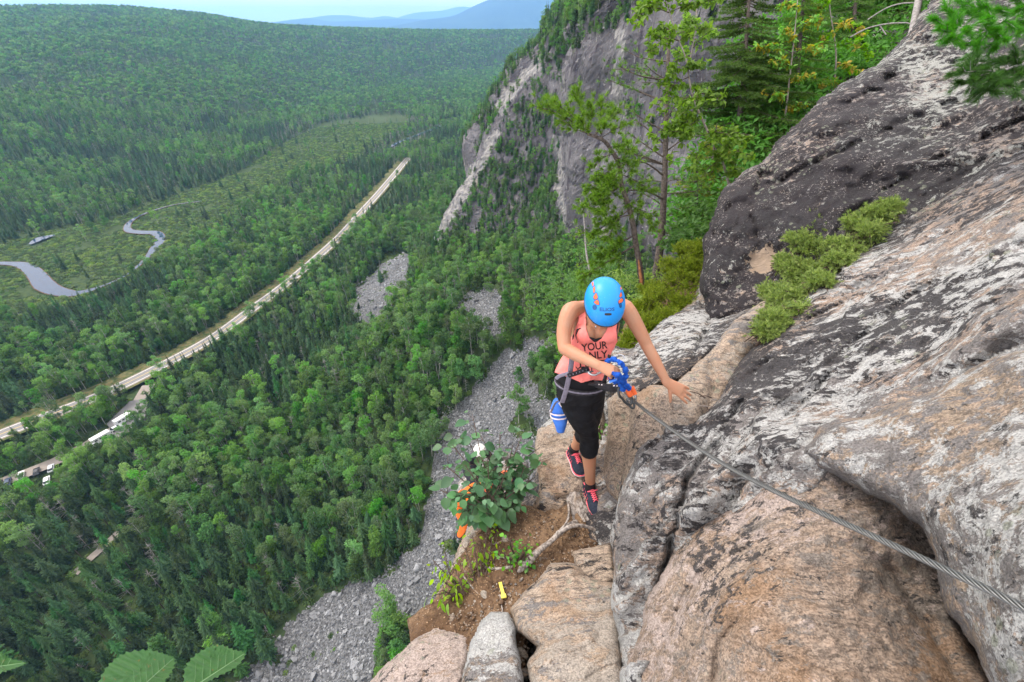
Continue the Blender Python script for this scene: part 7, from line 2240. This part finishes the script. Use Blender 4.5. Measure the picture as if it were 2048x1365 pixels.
# ============================================================ OTHER CLIMBERS AND VEHICLES
MATS['orange_cloth'] = cloth('orange_jacket', (0.66, 0.12, 0.015), (0.74, 0.17, 0.03))
MATS['dark_cloth'] = cloth('dark_trousers', (0.02, 0.022, 0.03), (0.035, 0.038, 0.05))
MATS['white_shell'] = plain('white_helmet', (0.78, 0.77, 0.75), .4)
MATS['red_shell'] = plain('orange_helmet', (0.72, 0.14, 0.04), .4)
def small_person(base, H, face, label, jacket, helmet, bend=.25, armup=.3, legs_mat=None):
    """climber seen from above, mostly behind the shrub"""
    base = np.asarray(base, float); f = np.array([math.sin(face), math.cos(face), 0]); s = np.array([f[1], -f[0], 0]); u = np.array([0, 0, 1.0])
    root = empty('person', base, label, 'person')
    q = lambda a, b, c: base + s * a * H + f * b * H + u * c * H
    hip = q(0, 0, .50); ch = q(0, bend * .35, .74); nk = q(0, bend * .48, .82); hd = q(0, bend * .65, .92)
    def L(mb, d=0, legs=True, arms=True, tor=True):
        if tor: chain(mb, [hip, (hip + ch) / 2, ch, nk], np.array([[.085, .06], [.08, .055], [.10, .062], [.05, .04]]) * H + d, 14, 4, flat=s)
        if legs:
            for g in (-1, 1): chain(mb, [hip + s * g * .05 * H, q(g * .07, .06 * g + .03, .27), q(g * .08, -.02 + .05 * g, .05)], np.array([.055, .036, .024]) * H + d, 10, 4)
        if arms:
            for g in (-1, 1): chain(mb, [nk + s * g * .10 * H - u * .02 * H, q(g * .16, bend * .5 + .02, .62 + armup * .1), q(g * .10, bend + .12, .56 + armup * .25)], np.array([.036, .028, .018]) * H + d, 10, 4)
    mb = MB(); L(mb); mb.ell(hd, (.048 * H, .055 * H, .066 * H), 14, 10); chain(mb, [nk, hd], [.03 * H, .03 * H], 8, 3)
    for g in (-1, 1): mb.ell(q(g * .10, bend + .14, .565 + armup * .25), .022 * H, 8, 6)
    obj_from(remesh(mb, .012, 3), 'body', MATS['skin'], root)
    mb = MB(); L(mb, .008, legs=False); obj_from(remesh(mb, .012, 3), 'jacket', jacket, root)
    mb = MB(); L(mb, .008, arms=False, tor=False); obj_from(remesh(mb, .012, 3), 'trousers', legs_mat or MATS['dark_cloth'], root)
    m = MB(); m.ell(hd + u * .018 * H, (.066 * H, .076 * H, .062 * H), 18, 12); adopt(m.build('helmet', helmet, smooth=True), root)
    mb = MB()
    for g in (-1, 1): chain(mb, [q(g * .08, -.04 + .05 * g, .02), q(g * .08, .08 + .05 * g, .015)], [.028 * H, .024 * H], 8, 3)
    adopt(mb.build('shoes', MATS['rubber'], smooth=True), root)
    return root
b1 = P(922, 1020, 7.4); b2 = P(985, 985, 7.6); b3 = P(944, 905, 8.2)
small_person(b1 - np.array([0, 0, .55]), 1.65, 2.2, 'climber in bright orange jacket half hidden by the left side of the leafy shrub', MATS['orange_cloth'], MATS['red_shell'], .5, .2, MATS['orange_cloth'])
small_person(b2 - np.array([0, 0, .75]), 1.65, 2.6, 'climber in dark clothes behind the middle of the leafy shrub', MATS['dark_cloth'], MATS['red_shell'], .4, .4)
small_person(b3 - np.array([0, 0, 1.2]), 1.65, 2.6, 'climber with white helmet showing at the top of the leafy shrub', MATS['dark_cloth'], MATS['white_shell'], .3, .4)
# narrow ledge that carries them below the brink
rock('ledge', [(908, 985), (950, 915), (1010, 900), (1055, 925), (1060, 1040), (1000, 1100), (940, 1110)],
     [(900, 1100, 7.9), (950, 1000, 8.9), (1000, 920, 9.8), (1060, 1000, 8.6), (950, 1150, 7.5)], MATS['rock_speck'], kind='structure', step=8, skirt=4, amp=.12, fr=1, seed=31, roll=30, rollk=.6)

MATS['car_white'] = plain('white_car_paint', (0.78, 0.79, 0.80), .3, var=.03)
MATS['car_black'] = plain('black_car_paint', (0.02, 0.022, 0.03), .25, var=.1)
MATS['car_silver'] = plain('silver_car_paint', (0.45, 0.47, 0.50), .3, var=.05)
MATS['car_blue'] = plain('dark_blue_car_paint', (0.03, 0.05, 0.10), .3, var=.05)
MATS['glass'] = plain('car_glass', (0.02, 0.025, 0.03), .1)
def profile(mb, prof, half, mat=0, taper=0.0):
    n = len(prof); V_ = [[x, -(half - (taper * (z > 1.0))), z] for x, z in prof] + [[x, half - (taper * (z > 1.0)), z] for x, z in prof]
    F = [[i, (i + 1) % n, n + (i + 1) % n, n + i] for i in range(n)]
    c0 = len(V_); V_ += [[sum(p[0] for p in prof) / n, -half, .6], [sum(p[0] for p in prof) / n, half, .6]]
    F += [[(i + 1) % n, i, c0, c0] for i in range(n)] + [[n + i, n + (i + 1) % n, c0 + 1, c0 + 1] for i in range(n)]
    mb.add(V_, F, mat)
def car(px, py, ang, label, mat, kind='car'):
    g = G(px, py)[0]; g[2] = FLOOR + 1.35
    L, W = (4.5, .9) if kind == 'car' else (7.2, 1.12)
    root = empty('parked_car' if kind == 'car' else 'motorhome', g, label, 'car' if kind == 'car' else 'motorhome', 'vehicles in the car park below the cliff')
    root.rotation_euler = (0, 0, ang)
    def part(m, nm, mt):
        o = m.build(nm, mt); o.parent = root; return o
    if kind == 'car':
        m = MB(); profile(m, [(-2.2, .35), (2.2, .35), (2.25, .75), (1.3, .95), (-1.9, 1.0), (-2.25, .8)], W); part(m, 'body', mat)
        m = MB(); profile(m, [(1.15, .94), (.45, 1.46), (-1.3, 1.48), (-1.95, .99)], W - .12, 0, .1); part(m, 'windows', MATS['glass'])
        m = MB(); m.box((-.4, 0, 1.49), (.85, W - .24, .03)); part(m, 'roof', mat)
        wx = (1.35, -1.35)
    else:
        m = MB(); profile(m, [(-3.6, .45), (2.9, .45), (3.6, .55), (3.6, 1.2), (3.0, 1.5), (3.2, 2.2), (2.8, 2.9), (-3.6, 2.9)], W); part(m, 'body', mat)
        m = MB(); m.box((3.2, 0, 1.7), (.25, W - .1, .28)); part(m, 'windscreen', MATS['glass'])
        for x in (-2.2, -.6, 1.0):
            m = MB(); m.box((x, 0, 1.9), (.5, W + .02, .3)); part(m, 'window', MATS['glass'])
        m = MB(); m.box((-.8, 0, 2.98), (.5, .4, .1)); part(m, 'roof_vent', MATS['car_silver'])
        wx = (2.2, -2.2)
    for x in wx:
        for s in (-1, 1):
            m = MB(); m.tube([[x, s * (W - .2), .33], [x, s * (W + .01), .33]], .33, 14); part(m, 'wheel', MATS['rubber'])
    return root
lane_dir = math.atan2(*(LANE[len(LANE) // 2 + 4] - LANE[len(LANE) // 2])[[1, 0]])
car(253, 846, lane_dir + .1, 'white motorhome at the end of the car park beside bare asphalt', MATS['car_white'], 'm')
car(236, 862, lane_dir, 'small white car parked just below the motorhome', MATS['car_white'])
car(210, 884, lane_dir, 'long white camper parked along the lane under the trees', MATS['car_white'], 'm')
car(193, 897, lane_dir, 'white car right behind the long white camper', MATS['car_white'])
car(108, 944, lane_dir + 1.2, 'silver car alone at the upper side of the gravel lane', MATS['car_silver'])
car(99, 968, lane_dir + 1.2, 'white car on the lower side of the gravel lane', MATS['car_white'])
car(79, 951, lane_dir + 1.2, 'black car between the silver and the white one in the row', MATS['car_black'])
car(49, 958, lane_dir + 1.2, 'white pickup in the row left of the black car', MATS['car_white'])
car(22, 972, lane_dir + 1.2, 'dark blue car in the row near the left edge', MATS['car_blue'])
car(5, 977, lane_dir + 1.2, 'black car at the very left edge', MATS['car_black'])
